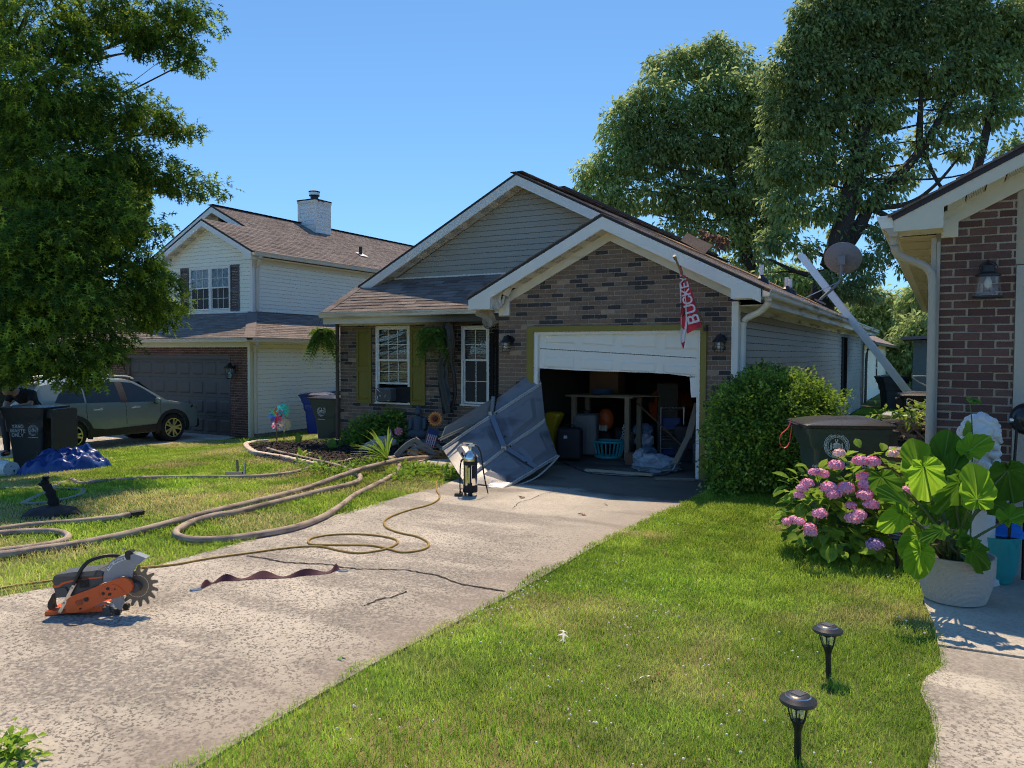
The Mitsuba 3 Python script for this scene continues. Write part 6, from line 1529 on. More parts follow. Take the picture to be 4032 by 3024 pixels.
# cutting arm
sp('cutting_arm', [(360,480),(400,450),(520,405),(660,350),(780,302),(840,297),(880,320),(900,362),(890,405),(850,435),(760,462),(690,480),(540,560),(420,590),(350,585)], .03, .058, 'saw_orange', .006)
sp('arm_plate', [(630,420),(660,375),(730,355),(775,352),(845,420),(820,445),(740,465),(650,462)], .058, .062, 'saw_orange', .002)
add(SWK + '__arm_groove', SF.ex(sq_([(625,425),(660,375),(663,380),(632,428),(655,456),(700,466),(700,470),(650,462)]), .058, .0605), 'black')
for q, rr in (((702,386), .011),((664,426), .011),((717,431), .011),((523,476), .015),((473,553), .006),((760,391), .005)): add(SWK + '__bolt', cat([cyl(wp_(*q, .058), wp_(*q, .066), rr,10)]), 'black')
add(SWK + '__arm_vents', cat([SF.ex(sq_([(430+q*3,492+q*7),(500,470+q*8),(500,473+q*8),(430+q*3,495+q*7)]), .058, .060) for q in range(6)]), 'black')
# blade: a toothed wheel
bc = ((900-450)*k_,(628-390)*k_)
tooth = []
nt = 15
for q in range(nt):
    a = 2*math.pi*q/nt + .12
    R0, R1 = .104, .146
    for da, rr in ((0, R0),(.06, R1),(.17, R1*.985),(.30, R0)): tooth.append((bc[0]+rr*math.cos(a+da), bc[1]+rr*math.sin(a+da)))
add(SWK + '__blade', SF.ex(Polygon(tooth).buffer(0).difference(Point(bc).buffer(.012)),-.022,-.016), 'blade')
add(SWK + '__blade_rings', SF.ex(Point(bc).buffer(.078,32).difference(Point(bc).buffer(.0755,32)),-.0165,-.0145), 'saw_bar')
add(SWK + '__blade_hub', SF.ex(Point(bc).buffer(.035,24),-.03, .032), 'saw_grey')
# guard: part of a disc above the blade
def arc(r0, r1, a0, a1, n=24):
    t = np.radians(np.linspace(a0, a1, n))
    return Polygon([(bc[0]+r1*math.cos(x), bc[1]+r1*math.sin(x)) for x in t] + [(bc[0]+r0*math.cos(x), bc[1]+r0*math.sin(x)) for x in t[::-1]])
gd_ = sq_([(632,340),(636,290),(655,230),(700,175),(760,138),(830,122),(900,118),(985,150),(960,172),(905,215),(880,262),(872,310),(800,300),(660,350)]).union(sq_([(690,480),(790,452),(806,520),(768,580),(730,560)]))
add(SWK + '__guard', cat([SF.ex(gd_, .0, .010), SF.ex(sq_([(632,340),(636,290),(655,230),(700,175),(760,138),(830,122),(900,116),(985,148),(975,158),(900,130),(832,135),(765,152),(712,185),(668,238),(650,292),(645,340)]),-.05, .003)]), 'saw_guard')
add(SWK + '__guard_tip', SF.ex(sq_([(862,120),(900,113),(990,148),(935,195),(905,180),(865,165)]),-.052, .014), 'saw_light2')
M('saw_light2',(.25, .27, .30), .35)
add(SWK + '__guard_knob', SF.ex(sq_([(820,95),(835,88),(870,85),(885,100),(862,112),(860,160),(835,160),(822,140)]),-.03, .02), 'black')
add(SWK + '__guard_ring', tube([wp_(800+14*math.cos(a),82-16*math.sin(a),0) for a in np.linspace(0,5.5,14)], .0025,6), 'steel')
lblp = sq_([(660,240),(700,190),(760,155),(820,137),(822,162),(768,180),(715,212),(680,258)])
add(SWK + '__label', SF.ex(lblp, .010, .0112), 'letter_white')
ctrl = np.array([((x-450)*k_,(628-y)*k_) for x, y in [(674,242),(700,210),(735,182),(775,163),(812,153)]])
sc_ = spline(np.c_[ctrl, np.zeros(5)],12)[:, :2]
dc = np.r_[0, np.cumsum(np.linalg.norm(np.diff(sc_, axis=0), axis=1))]
ms = []
for q, chh in enumerate('FIRE RESCUE'):
    if chh == ' ': continue
    s = dc[-1]*(q+.5)/11.0
    x, y = np.interp(s, dc, sc_[:,0]), np.interp(s, dc, sc_[:,1]); x2, y2 = np.interp(s+.004, dc, sc_[:,0]), np.interp(s+.004, dc, sc_[:,1])
    g = text(chh, .0125, .001, True); g.apply_translation((0, .0,0)); g.apply_transform(trimesh.transformations.rotation_matrix(math.atan2(y2-y, x2-x), [0,0,1])); g.apply_translation((x, y, .0112)); ms.append(SF.put(g))
add(SWK + '__lettering', cat(ms), 'black')
add(SWK + '__water_fitting', cat([tube(spline([wp_(640,540,-.03), wp_(690,555,-.02), wp_(720,590,-.01)],5), .014,8), cyl(wp_(690,575,-.05), wp_(690,575, .0), .02,10)]), 'saw_bar')
for w in (-.12, .0):
    add(SWK + '__foot_wheel', cyl(wp_(742,602, w-.02), wp_(742,602, w+.01), .022,14), 'black')
    add(SWK + '__foot_bracket', beam(wp_(742,602, w), wp_(650,560, w), .012, .03), 'saw_grey')
    add(SWK + '__foot', SF.ex(sq_([(615,560),(680,560),(700,628),(640,634),(612,610)]), w-.02, w+.015), 'saw_grey')
# ------------------------------------------------------------------ water extinguisher
e0 = np.array((-5.318,8.606,0.0)) + V(0,0, .012)
EX = Obj('fire_extinguisher', 'tall polished steel fire extinguisher in a black harness standing on the driveway', 'extinguisher', tuple(e0), yaw_cart)
EX.a('tank', lathe([(0, .0),(.078, .0),(.085, .008),(.085, .03),(.088, .034),(.088, .475),(.084, .50),(.07, .535),(.048, .562),(.024, .578),(.022, .60),(0, .60)],(0,0,0),32), 'chrome',40)
EX.a('band', lathe([(.0885, .395),(.0915, .397),(.0915, .445),(.0885, .447)],(0,0,0),32), 'black_soft')
EX.a('lower_harness', lathe([(.0885, .045),(.092, .05),(.092, .135),(.0885, .14)],(0,0,0),32), 'black_soft')
EX.a('harness_strap', cat([box((.0,-.090, .27),(.05, .006, .27)), box((.01,-.088, .09),(.05, .012, .17)), box((.055,-.075, .31),(.04, .02, .16))]), 'black_soft')
EX.a('label', box((-.005,-.0935, .27),(.028, .002, .20)), 'hi_vis')
M('hi_vis',(.50, .47, .10), .5)
EX.a('valve', cat([lathe([(.024, .595),(.026, .62),(.02, .63),(.018, .66),(0, .66)],(0,0,0),14), box((.02,0, .645),(.07, .025, .025))]), 'saw_bar')
EX.a('lever', cat([beam((-.10,0, .675),(.035,0, .672), .026, .012), beam((-.09,0, .62),(.0,0, .645), .02, .008)]), 'chrome')
EX.a('hose', tube(spline([(.04,0, .645),(.085,-.01, .64),(.125,-.01, .58),(.15,-.01, .47),(.175,-.02, .30),(.20,-.03, .17),(.215,-.035, .12)],7), .0095,8), 'black',50)
EX.a('nozzle', tube([(.215,-.035, .12),(.235,-.04, .03)], [.010, .006],8), 'black')
EX.a('shoulder_strap', cat([tube(spline([(-.08, .0, .47),(-.11,-.02, .45),(-.125,-.03, .38),(-.13,-.03, .2),(-.125,-.04, .06),(-.10,-.05, .03)],6), .026,8, flat=.3), tube(spline([(-.09, .02, .5),(-.11, .0, .53),(-.10,-.03, .55)],4), .012,6)]), 'black_soft',50)
EX.a('harness_buckle', cat([box((-.14,-.07, .02),(.10, .08, .03)), tube([(-.10+.018*math.cos(a),-.06, .07+.03*math.sin(a)) for a in np.linspace(0,6.28,14)], .004,5)]), 'black')
# ------------------------------------------------------------------ the torn off lower half of the garage door
TD = thing('garage_door_panel', 'buckled lower part of the garage door torn off and leaning out, grey inner side showing', 'door')
def f_doorback(p, n, uv): return mikit.mix(C3(.175, .185, .20), C3(.10, .105, .12), mikit.smoothstep(.5, .75, mikit.fbm(p.x*3, p.y*3, p.z*5,3)))
M('door_back', mikit.proc(f_doorback), .45); M('door_sunlit',(.66, .66, .66), .4)  # second one is a whiter copy, standing for sun on the foot
def patch(c00, c10, c11, c01, nu, nv, amp, seed, th=.035):
    c00, c10, c11, c01 = [np.array(q, float) for q in (c00, c10, c11, c01)]
    u, v = np.meshgrid(np.linspace(0,1, nu), np.linspace(0,1, nv), indexing='ij')
    u_, v_ = u[..., None], v[..., None]
    P = c00*(1-u_)*(1-v_) + c10*u_*(1-v_) + c11*u_*v_ + c01*(1-u_)*v_
    N = unit(np.cross(c10-c00, c01-c00))
    if N @ (V(*CAM)-c00) < 0: N = -N
    d = amp*(meshkit.fbm(np.stack([u*2.2+seed, v*1.7, u*0],-1),3, seed)-.5)*2
    P = P + N*d[..., None]
    return P, N
def shell(P, N, th):
    nu, nv = P.shape[:2]
    v = np.vstack([P.reshape(-1,3),(P-N*th).reshape(-1,3)])
    i, j = np.meshgrid(np.arange(nu-1), np.arange(nv-1), indexing='ij')
    q = np.stack([i*nv+j,(i+1)*nv+j,(i+1)*nv+j+1, i*nv+j+1],-1).reshape(-1,4)
    f = np.vstack([q[:, [0,1,2]], q[:, [0,2,3]]]); n = nu*nv
    ed = [(a, a+1) for a in range(nv-1)] + [((nu-1)*nv+a+1,(nu-1)*nv+a) for a in range(nv-1)] + [((a+1)*nv, a*nv) for a in range(nu-1)] + [(a*nv+nv-1,(a+1)*nv+nv-1) for a in range(nu-1)]
    s = [x for a, b in ed for x in ([a, b, b+n], [a, b+n, a+n])]
    return trimesh.Trimesh(v, np.vstack([f, f[:, ::-1]+n, s]), process=False)
def door_section(c, seed, amp, panels, mat_='door_back'):
    s = newkey(TD + '__section')
    P, N = patch(*c,22,12, amp, seed)
    add(s, shell(P, N, .03), mat_,30)
    nu, nv = 21,11
    at = lambda u, v, w: P[int(round(u*nu)), int(round(v*nv))] + N*w
    for (u0, v0, u1, v1) in panels:
        q = np.array([at(u0, v0, .001), at(u1, v0, .001), at(u1, v1, .001), at(u0, v1, .001)])
        ce = q.mean(0)
        q2 = ce + (q-ce)*.74 + N*.034
        v = np.vstack([q, q2]); f = [[4,5,6], [4,6,7]] + [x for a in range(4) for x in ([a,(a+1) % 4,(a+1) % 4+4], [a,(a+1) % 4+4, a+4])]
        add(s + '__panel', trimesh.Trimesh(v, f, process=False), mat_)
    return P, N
LA, RA = (-6.521,9.775,0.411),(-5.707,11.401,1.353)
LB, RB = (-5.866,9.319,0.041),(-5.525,11.191,0.763)
LC, RC = (-5.224,9.326,-0.003),(-5.191,10.953,0.26)
LT, RT = (-6.179,10.785,0.99),(-5.833,11.514,1.597)
PA, NA = door_section((LA, RA, RB, LB),3, .03, [(.10, .2, .44, .8),(.56, .2, .92, .8)])
PB, NB = door_section((LB, RB, RC, LC),5, .035, [(.16, .2, .48, .8),(.58, .2, .92, .8)])
PT2, NT = door_section(((-6.171,10.729,0.899), RA, RT,(-6.2,10.836,1.126)),7, .02, [], 'door_back')
# folded strip pointing left above it
PF, NF = door_section(((-6.474,9.635,0.549),(-6.172,10.613,0.878),(-6.214,10.773,1.151),(-6.49,9.806,0.753)),9, .02, [], 'door_dull')
M('door_dull',(.20, .20, .19), .4, metallic=.3)
add(TD + '__end_cap', cat([beam((-6.202,10.722,1.153),(-6.147,10.57,0.889), .05, .06), beam((-6.47,9.582,0.581),(-6.147,10.57,0.882), .012, .02)]), 'door_dull')
def seam(P, row, m='seam_white', r_=.011, off=.012):
    q = P[:, row] + off*NA
    add(TD + '__seam', cat([tube(q, r_,6), tube(q+V(0,0,-.03)*1.0, r_*.9,6)]), m,50)
M('seam_white',(.48, .47, .44), .5)
seam(PA,0, off=.025); seam(PA,11, off=.03); seam(PB,0, off=.034); seam(PB,11, off=.025)
mid = lambda P, u, v: P[int(u*21), int(v*11)]
st_ = [mid(PA, .5,0)+NA*.035, mid(PA, .5,1)+NA*.04, mid(PB, .52, .0)+NB*.04, mid(PB, .60,1)+NB*.03]
add(TD + '__stile', cat([beam(st_[q], st_[q+1], .075, .035, NA) for q in (0,2)]), 'door_stile')
MM('door_stile',(.25, .265, .285), .45)
for q in (.18, .8):
    for P in (PA, PB): add(TD + '__stile_hole', ball(mid(P, .53, q)+NA*.055, .014,1), 'black')
add(TD + '__hinge', cat([box(mid(PA, .5,1)+NA*.06,(.09, .05, .06)), box(mid(PA, .5,0)+NA*.05,(.06, .05, .06)), tube([mid(PA, .47,1)+NA*.07, mid(PA, .56,1)+NA*.07], .012,6)]), 'steel')
# the bent foot of the door, sunlight put into its whiter colour, and sticks poking out behind
add(TD + '__bent_foot', shell(*(lambda q: (q[0], q[1]))(patch((-5.444,9.241,0.016),(-5.209,9.3,0.002),(-5.257,9.596,0.045),(-5.451,9.378,0.105),10,8, .04,4)), .01), 'door_sunlit',30)
add(TD + '__edge_strip', tube(spline([(-5.219,9.318,-0.001),(-5.19,9.745,0.003),(-5.173,10.212,0.046),(-5.195,10.718,0.159),(-5.178,10.96,0.267)],6), .018,7, flat=.6), 'seam_white',50)
# ------------------------------------------------------------------ debris in the garage mouth
DB = thing('plank', 'broken board leaning at the right side of the garage opening', 'board')
M('old_wood',(.20, .165, .125), .9)
add(DB + '__board', cat([beam((-3.364,12.159,1.068),(-3.437,11.926,0.558), .10, .03,(0,1,0)), beam((-3.437,11.927,0.565),(-3.565,11.669,0.172), .09, .035,(.3,1,0))]), 'old_wood')
MS = thing('metal_strip', 'bent bottom strip of the garage door lying across the threshold', 'strip')
add(MS + '__strip', tube(spline([(-5.794,12.227,0.03),(-5.183,11.545,0.03),(-4.721,11.12,0.03),(-4.221,11.087,0.03),(-3.739,11.364,0.03),(-3.644,11.696,0.05),(-3.57,11.78,0.187)],6), .022,6, flat=.5), 'aluminium',50)
WB = thing('plank', 'long pale board lying flat on the garage floor just inside the opening', 'board')
add(WB + '__board', beam((-4.825,11.183,0.05),(-3.757,11.203,0.05), .09, .03), 'wood_pale')
M('wood_pale',(.33, .28, .20), .9)
WB = thing('plank', 'short board lying outside the garage threshold on the shaded concrete', 'board')
add(WB + '__board', beam((-3.655,11.005,0.03),(-3.134,11.207,0.03), .10, .025), 'old_wood')
def gy(u, v, y): return None
# garage contents
M('table_wood',(.26, .20, .13), .8)
TBL = thing('workbench', 'old wooden table top with clutter standing in the dark garage', 'table')
ta, tb_ = (-6.182,12.554,1.037),(-5.36,13.689,1.042)
tz0 = ta[2]
tx0, ty0 = -5.95,12.7
add(TBL + '__top', cat([box((-5.25,13.1,1.10),(1.25, .8, .03)), box((-4.75,12.95,1.125),(1.0, .5, .012), rz=.3)]), 'table_wood')
for q in ((-5.75,12.8),(-4.75,12.8),(-5.75,13.4),(-4.75,13.4)): add(TBL + '__leg', bx(q[0]-.04, q[0]+.04, q[1]-.04, q[1]+.04, .014,1.085), 'table_wood')
CB = thing('cable_coil', 'coiled cable on the table in the garage', 'cable')
add(CB + '__coil', tube([(-5.3+.16*math.cos(a)+.02*math.sin(3*a),13.0+.10*math.sin(a),1.135+.01*a/3) for a in np.linspace(0,25,120)], .010,5), 'plastic_blue', True)
M('plastic_blue',(.05, .11, .22), .5)
MW = thing('cardboard_box', 'brown cardboard box standing on the table at the back of the garage', 'box')
add(MW + '__box', rbox((-5.35,13.35,1.115+.22),(.55, .35, .44), .01), 'cardboard_dark')
M('cardboard_dark',(.16, .085, .05), .9)
YW_ = Obj('mop_bucket', 'yellow plastic wringer tub beside the torn door inside the garage', 'tub',(-6.17,12.762, .014),0)
YW_.a('body', loft(rings_z([(0.0, .22, .24, .05,0,0),(.52, .20, .24, .05,0,0),(.66, .27, .28, .06, .03,0),(.75, .32, .3, .08, .05,0),(.79, .24, .25, .1, .04,0)],5)), 'yellow_plastic',40)
M('yellow_plastic',(.62, .40, .02), .4)
def suitcase(key, label, o, rz, w, d, h, m, ribs=True):
    s = Obj(key, label, 'suitcase', o, rz)
    s.a('shell', rbox((0,0, h/2+.03),(w, d, h), .05), m,40)
    if ribs: s.a('ribs', cat([box((x*w,-d/2-.004, h/2+.03),(.018, .012, h*.8)) for x in np.linspace(-.36, .36,6)]), m)
    s.a('zip', cat([box((0,-.0, h/2+.03),(w+.006, .012, h+.006))]), 'black')
    s.a('handle', tube(spline([(-.08,0, h+.03),(-.07,0, h+.07),(.07,0, h+.07),(.08,0, h+.03)],5), .011,6), 'black',50)
    for q in (-1,1): s.a('wheel', cat([cyl((q*w*.35,-.02, .025),(q*w*.35, .02, .025), .025,10)]), 'black')
    return s
M('case_grey',(.13, .135, .14), .45); M('case_black',(.025, .02, .024), .7)
suitcase('suitcase', 'tall grey ribbed hard shell suitcase in the garage',(-5.598,12.947, .014), .25, .46, .30, .74, 'case_grey')
s2 = suitcase('suitcase', 'dark fabric suitcase with a white tag in front of the grey suitcase',(-5.588,12.27, .014), .25, .42, .28, .54, 'case_black', False)
s2.a('tag', box((-.05,-.155, .42),(.06, .004, .05)), 'letter_white')
LB_ = Obj('laundry_basket', 'teal plastic laundry basket with slatted sides on the garage floor', 'basket',(-5.205,13.048, .014), .2)
fr_ = [cat([beam((.20*math.cos(a)*1.15, .16*math.sin(a)*1.1, .01),(.27*math.cos(a)*1.15, .21*math.sin(a)*1.1, .27), .018, .022) for a in np.linspace(0,2*math.pi,25)[:-1]])]
LB_.a('slats', fr_[0], 'teal')
M('teal',(.04, .36, .40), .45)
LB_.a('rim', tube([(.27*math.cos(a)*1.15, .21*math.sin(a)*1.1, .28) for a in np.linspace(0,2*math.pi,33)], .022,8), 'teal', True)
LB_.a('bottom', lathe([(0,0),(.215,0),(.215, .03),(0, .03)],(0,0,0),24), 'teal')
PK = Obj('pumpkin_figure', 'big orange pumpkin decoration with dark cut eyes at the back right of the garage', 'decoration',(-4.616,14.771, .86),0)
pm = trimesh.creation.icosphere(4,1.0); th_ = np.arctan2(pm.vertices[:,1], pm.vertices[:,0]); pm.vertices = pm.vertices*V(.44, .40, .38)*(1-.05*np.abs(np.sin(th_*5)))[:, None]
PK.a('body', pm, 'pumpkin',40)
M('pumpkin',(.60, .10, .02), .5)
PK.a('eye', cat([ball((-.26,-.28, .10), .07,2,(1.2, .5, .8)), ball((-.05,-.36, .18), .09,2,(1.5, .35, .5))]), 'soot')
PK.a('base', lathe([(.2,-.84),(.22,-.5),(.3,-.28)],(0,0,0),20), 'case_black')
BG = Obj('bag', 'orange and red bag on the floor behind the teal basket', 'bag',(-5.471,13.595, .014),0)
bg = trimesh.creation.icosphere(3,1.0); bg.vertices = bg.vertices*V(.15, .14, .20)*(1+.25*(meshkit.fbm(bg.vertices*3+4,3,2)-.5))[:, None]; bg.apply_translation((0,0, .62)); BG.a('body', bg, 'pumpkin',40)
BG.a('lower_sack', rbox((0,-.02, .2),(.3, .26, .4), .08), 'case_black')
BG.a('silk_flowers', cat([ball(((q % 4)*.06-.1,-.2, .45+.05*(q//4)), .035,1) for q in range(8)]), 'trim_cream')
SB = Obj('shopping_bag', 'black shopping bag printed with white store lettering up its side in the garage', 'bag',(-5.154,13.763, .014), .35)
SB.a('body', loft(rings_z([(0, .36, .2, .02,0,0),(.42, .38, .14, .02,0,0),(.47, .36, .05, .02,0,0)],4)), 'case_black')
tm = text('HomeGoods', .075, .002, True); tm.apply_transform(trimesh.transformations.rotation_matrix(math.pi/2-.12, [0,0,1])); SB.a('lettering', on_side(tm,-.05,-.108, .24, .09), 'letter_white')
tm = text('PRINT', .055, .002, True); tm.apply_transform(trimesh.transformations.rotation_matrix(-math.pi/2+.1, [0,0,1])); SB.a('print', on_side(tm, .13,-.108, .28, .09), 'old_wood')
SB.a('lines', on_side(cat([box((0, .03*q,0),(.16, .006, .002)) for q in range(3)]).apply_transform(trimesh.transformations.rotation_matrix(math.pi/2-.12, [0,0,1])), .045,-.108, .2, .09), 'letter_white')
RK_ = Obj('wire_rack', 'metal tube shelf rack with blue bins standing right in the garage', 'rack',(-4.267,13.791, .014), .3)
for q in ((-.20,-.14),(.20,-.14),(-.20, .14),(.20, .14)): RK_.a('post', cyl((q[0], q[1],0),(q[0], q[1], .88), .014,8), 'aluminium')
for z in (.14, .30, .36, .48, .86): RK_.a('rail', cat([cyl((-.20, y, z),(.20, y, z), .011,6) for y in (-.14, .14)] + [cyl((x,-.14, z),(x, .14, z), .011,6) for x in (-.20, .20)]), 'aluminium')
RK_.a('top_strips', cat([box((x,0, .875),(.03, .30, .008)) for x in np.linspace(-.18, .18,7)]), 'trim_cream')
for z, hh_ in ((.49, .20),(.02, .13)):
    bn = thing('storage_bin', 'clear blue storage bin ' + ('on the upper shelf of the wire rack' if z > .3 else 'at the foot of the wire rack'), 'bin')
    add(bn + '__body', loft([r_ + V(-4.267,13.791, .014) for r_ in rings_z([(z, .32, .22, .03,0,0),(z+hh_, .37, .26, .03,0,0)],4)]), 'bin_blue',40)
M('bin_blue',(.03, .07, .22), .3)
TL = thing('hand_tool', 'long handled tool with white grip lying across the bin on the rack', 'tool')
add(TL + '__handle', tube([(-4.354,13.415,0.415),(-3.912,13.658,0.457)], .010,6), 'black'); add(TL + '__grip', tube([(-4.135,13.54,0.538),(-4.084,13.565,0.465)], .02,7), 'letter_white')
PS = thing('plastic_sheet', 'crumpled clear grey plastic sheeting on the garage floor by the board', 'sheet')
pl = trimesh.creation.icosphere(4,1.0); pl.vertices = pl.vertices*V(.34, .22, .15)*(1+1.0*(meshkit.fbm(pl.vertices*3.1+7,4,6)-.5))[:, None]; pl.apply_translation((-3.941,11.859,0.102)); add(PS + '__sheet', pl, 'plastic',20)
pl = trimesh.creation.icosphere(3,1.0); pl.vertices = pl.vertices*V(.12, .12, .13)*(1+.7*(meshkit.fbm(pl.vertices*3+2,4,8)-.5))[:, None]; pl.apply_translation((-4.231,11.989,0.191)); add(PS + '__bunch', pl, 'plastic',20)
M('plastic',(.26, .29, .32), .25)
for q,(x, y, z, w, d, h, m, l) in enumerate([(-4.478,12.307,0, .20, .18, .2, 'cardboard_dark', 'small brown box on the garage floor before the shopping bag'),(-3.8,13.3,0, .5, .4, .6, 'case_black', 'dark crate in the middle of the garage'),(-4.4,13.9,0, .35, .3,1.3, 'room_wall', 'tall grey board leaning at the back of the garage'),(-3.483,12.852,0, .2, .3, .35, 'case_grey', 'grey bin at the right inner side of the garage'),(-4.988,14.31,0, .3, .3, .5, 'bin_blue', 'blue box behind the shopping bag in the garage')]):
    t = thing('storage_box', l, 'box'); add(t + '__box', rbox((x, y, z+h/2+.016),(w, d, h), .015, .2*q), m)
r = np.random.default_rng(23)
for q in range(3):
    pl = trimesh.creation.icosphere(3,1.0); pl.vertices = pl.vertices*V(.17, .14, .13)*(1+.9*(meshkit.fbm(pl.vertices*2.6+q*5,4,8)-.5))[:, None]; pl.apply_translation([(-4.683,13.563,0.093),(-4.709,13.558,0.3),(-4.775,13.642,0.457)][q])
    t = thing('cloth_bundle', ['pale blue cloth bundle low beside the rack', 'white and blue cloth heap behind the shopping bag', 'grey blue cloth on top of the heap in the garage'][q], 'cloth'); add(t + '__cloth', pl, ['cloth_blue', 'cloth_white', 'cloth_blue'][q],30)
M('cloth_blue',(.20, .26, .40), .9); M('cloth_white',(.42, .44, .52), .9)
RKE = thing('rake', 'long wooden handled rake leaning in the middle of the garage', 'tool')
add(RKE + '__handle', tube([(-4.75,13.2,1.0),(-3.75,12.9, .25)], .016,6), 'cardboard_dark'); add(RKE + '__head', beam((-3.83,12.8, .25),(-3.7,13.05, .22), .05, .05), 'steel')
# ------------------------------------------------------------------ burnt strip hanging by the windows
BS = thing('burned_strip', 'charred black strip of siding hanging down in front of the bricks', 'debris')
crumple([(-8.209,12.45,2.477),(-8.188,12.45,2.217),(-8.208,12.45,1.913),(-8.302,12.45,1.608),(-8.292,12.45,1.259),(-8.229,12.45,0.954),(-8.187,12.45,0.711)], .20,7, .018,12, 'soot_sheen', BS + '__strip', .5)
crumple([(-8.096,12.42,2.388),(-8.055,12.42,2.042),(-8.096,12.42,1.74),(-8.034,12.42,1.438),(-8.013,12.42,1.092),(-8.074,12.42,0.787)], .08,7, .012,13, 'soot_brown', BS + '__torn_edge', .9)
M('soot_sheen',(.020, .019, .018), .42); M('soot_brown',(.07, .05, .035), .7)
# window air conditioner
AC = thing('air_conditioner', 'scorched window air conditioner in the open lower sash of the shuttered window', 'air conditioner')
aa = (-9.923,-9.567,0.889,1.148)
add(AC + '__case', rbox(((aa[0]+aa[1])/2,12.68,(aa[2]+aa[3])/2),(aa[1]-aa[0], .40, aa[3]-aa[2]), .015), 'case_grey')
add(AC + '__grille', FRONT(12.475).rect(aa[0]+.02, aa[2]+.02, aa[1]-.02, aa[3]-.02,0, .004), 'ac_burn')
def f_acb(p, n, uv): 
    e = mikit.fbm(p.x*16, p.z*16,3.0,3)
    return mikit.mix(C3(.07, .07, .075), C3(.62, .56, .45), mikit.smoothstep(.64, .68, e))
M('ac_burn', mikit.proc(f_acb), .6)
add(AC + '__side_filler', FRONT(12.66).rect(aa[1]+.01, aa[2]-.02,-9.217, aa[3]+.03,-.02,0), 'black_soft')
SK = thing('stick', 'thin pale burned stick standing by the door beside the torn panel', 'stick')
add(SK + '__stick', cat([tube([(-6.889,11.704,0.881),(-6.759,11.655,0.738)], .014,6), tube([(-6.918,11.69,0.929),(-6.889,11.704,0.881)], .024,6)]), 'old_wood')
# ------------------------------------------------------------------ flower bed ornaments
SFN = thing('sunflower_ornament', 'big orange and yellow metal sunflower standing against the bricks', 'ornament')
c = np.array((-8.239,12.095,0.629)); dN = unit(-V(R_[2][0], R_[2][1],0)+V(0,0, .1)); uu = cr3; vv = np.cross(dN, uu)
M('sun_orange',(.80, .26, .04), .5); M('sun_brown',(.10, .045, .02), .8); M('sun_red',(.50, .10, .02), .5)
for ring,(nn, r0, r1, m, w) in enumerate([(16, .06, .145, 'sun_orange', .034),(12, .045, .10, 'sun_red', .028)]):
    for q in range(nn):
        a = 2*math.pi*(q+.3*ring)/nn
        d = math.cos(a)*uu + math.sin(a)*vv; s = -math.sin(a)*uu + math.cos(a)*vv
        z = .006*ring + .004*(q % 2)
        v = np.array([c+d*r0+s*w*.5+dN*z, c+d*(r0+r1)/2+s*w*.8+dN*(z+.01), c+d*r1+dN*z, c+d*(r0+r1)/2-s*w*.8+dN*(z+.01), c+d*r0-s*w*.5+dN*z])
        add(SFN + '__petal', trimesh.Trimesh(v, [[0,1,3], [1,2,3], [0,3,4]], process=False), m)
add(SFN + '__centre', xf(ball((0,0,0), .062,2), tuple(c+dN*-.02),0), 'sun_brown')
add(SFN + '__stem', tube([c-dN*.02, V(c[0], c[1],0)-dN*.02], .009,6), 'stem_green')
for q in (-1,1): add(SFN + '__leaf', xf((np.array([[0,0,0], [.06,0, .05], [.15,0, .02], [.06,0,-.03]])*V(q,1,1), np.array([[0,1,3], [1,2,3]])),(c[0]+.02*q, c[1]-.02, c[2]-.30-.05*q), yaw_cart), 'stem_green')
US = thing('small_flag', 'small striped stars and stripes flag on a stick in the flower bed', 'flag')
fo = np.array((-8.192,11.877,0.266))
FF = Fr(fo, unit(cr3*.96-V(0,0, .28)), unit(V(0,0, .96)+cr3*.28))
M('flag_red',(.42, .05, .06), .8); M('flag_white',(.62, .62, .62), .8); M('flag_blue',(.03, .05, .16), .8)
for q in range(11): add(US + '__stripe', FF.rect(-.09+.02*q*.0 + q*.0182,-.13,-.09+(q+1)*.0182, .10,0, .003), 'flag_red' if q % 2 == 0 else 'flag_white')
add(US + '__canton', FF.rect(-.091, .10, .111, .20,0, .004), 'flag_blue')
add(US + '__stick', tube([FF.p(-.095, .24,0), FF.p(-.095,-.35,0)], .005,5), 'old_wood')
GN = thing('garden_gnome', 'small garden gnome with a pink pointed hat behind the pale driftwood', 'ornament')
g0 = np.array((-9.41,12.273,0.0))
add(GN + '__body', lathe([(0,0),(.07,0),(.085, .08),(.07, .16),(.04, .19),(0, .19)], g0,16), 'gnome_blue',40); M('gnome_blue',(.16, .22, .30), .6)
add(GN + '__head', ball(g0+V(0,0, .215), .045,2), 'skin'); add(GN + '__beard', ball(g0-dN*-.03+V(0,0, .18), .04,2,(1, .7,1.2)), 'trim_cream')
add(GN + '__hat', lathe([(.058, .235),(.03, .32),(0, .39)], g0,14), 'petal_pink')
M('skin',(.42, .25, .17), .6)
FLO = thing('flower_ornament', 'pink and orange flower ornament on a green stem beside the gnome', 'ornament')
c = np.array((-8.827,11.763,0.396))
for q in range(14):
    a = 2*math.pi*q/14; d = math.cos(a)*uu + math.sin(a)*vv; s = -math.sin(a)*uu+math.cos(a)*vv
    add(FLO + '__petal', trimesh.Trimesh(np.array([c, c+d*.06+s*.018+dN*.02, c+d*.085, c+d*.06-s*.018]), [[0,1,3], [1,2,3]], process=False), 'petal_red' if q % 2 else 'petal_pink')
M('petal_red',(.75, .12, .14), .5)
add(FLO + '__centre', ball(c+dN*.015, .022,1), 'sun_orange'); add(FLO + '__stem', tube([c,(c[0], c[1],0)], .006,5), 'stem_green')
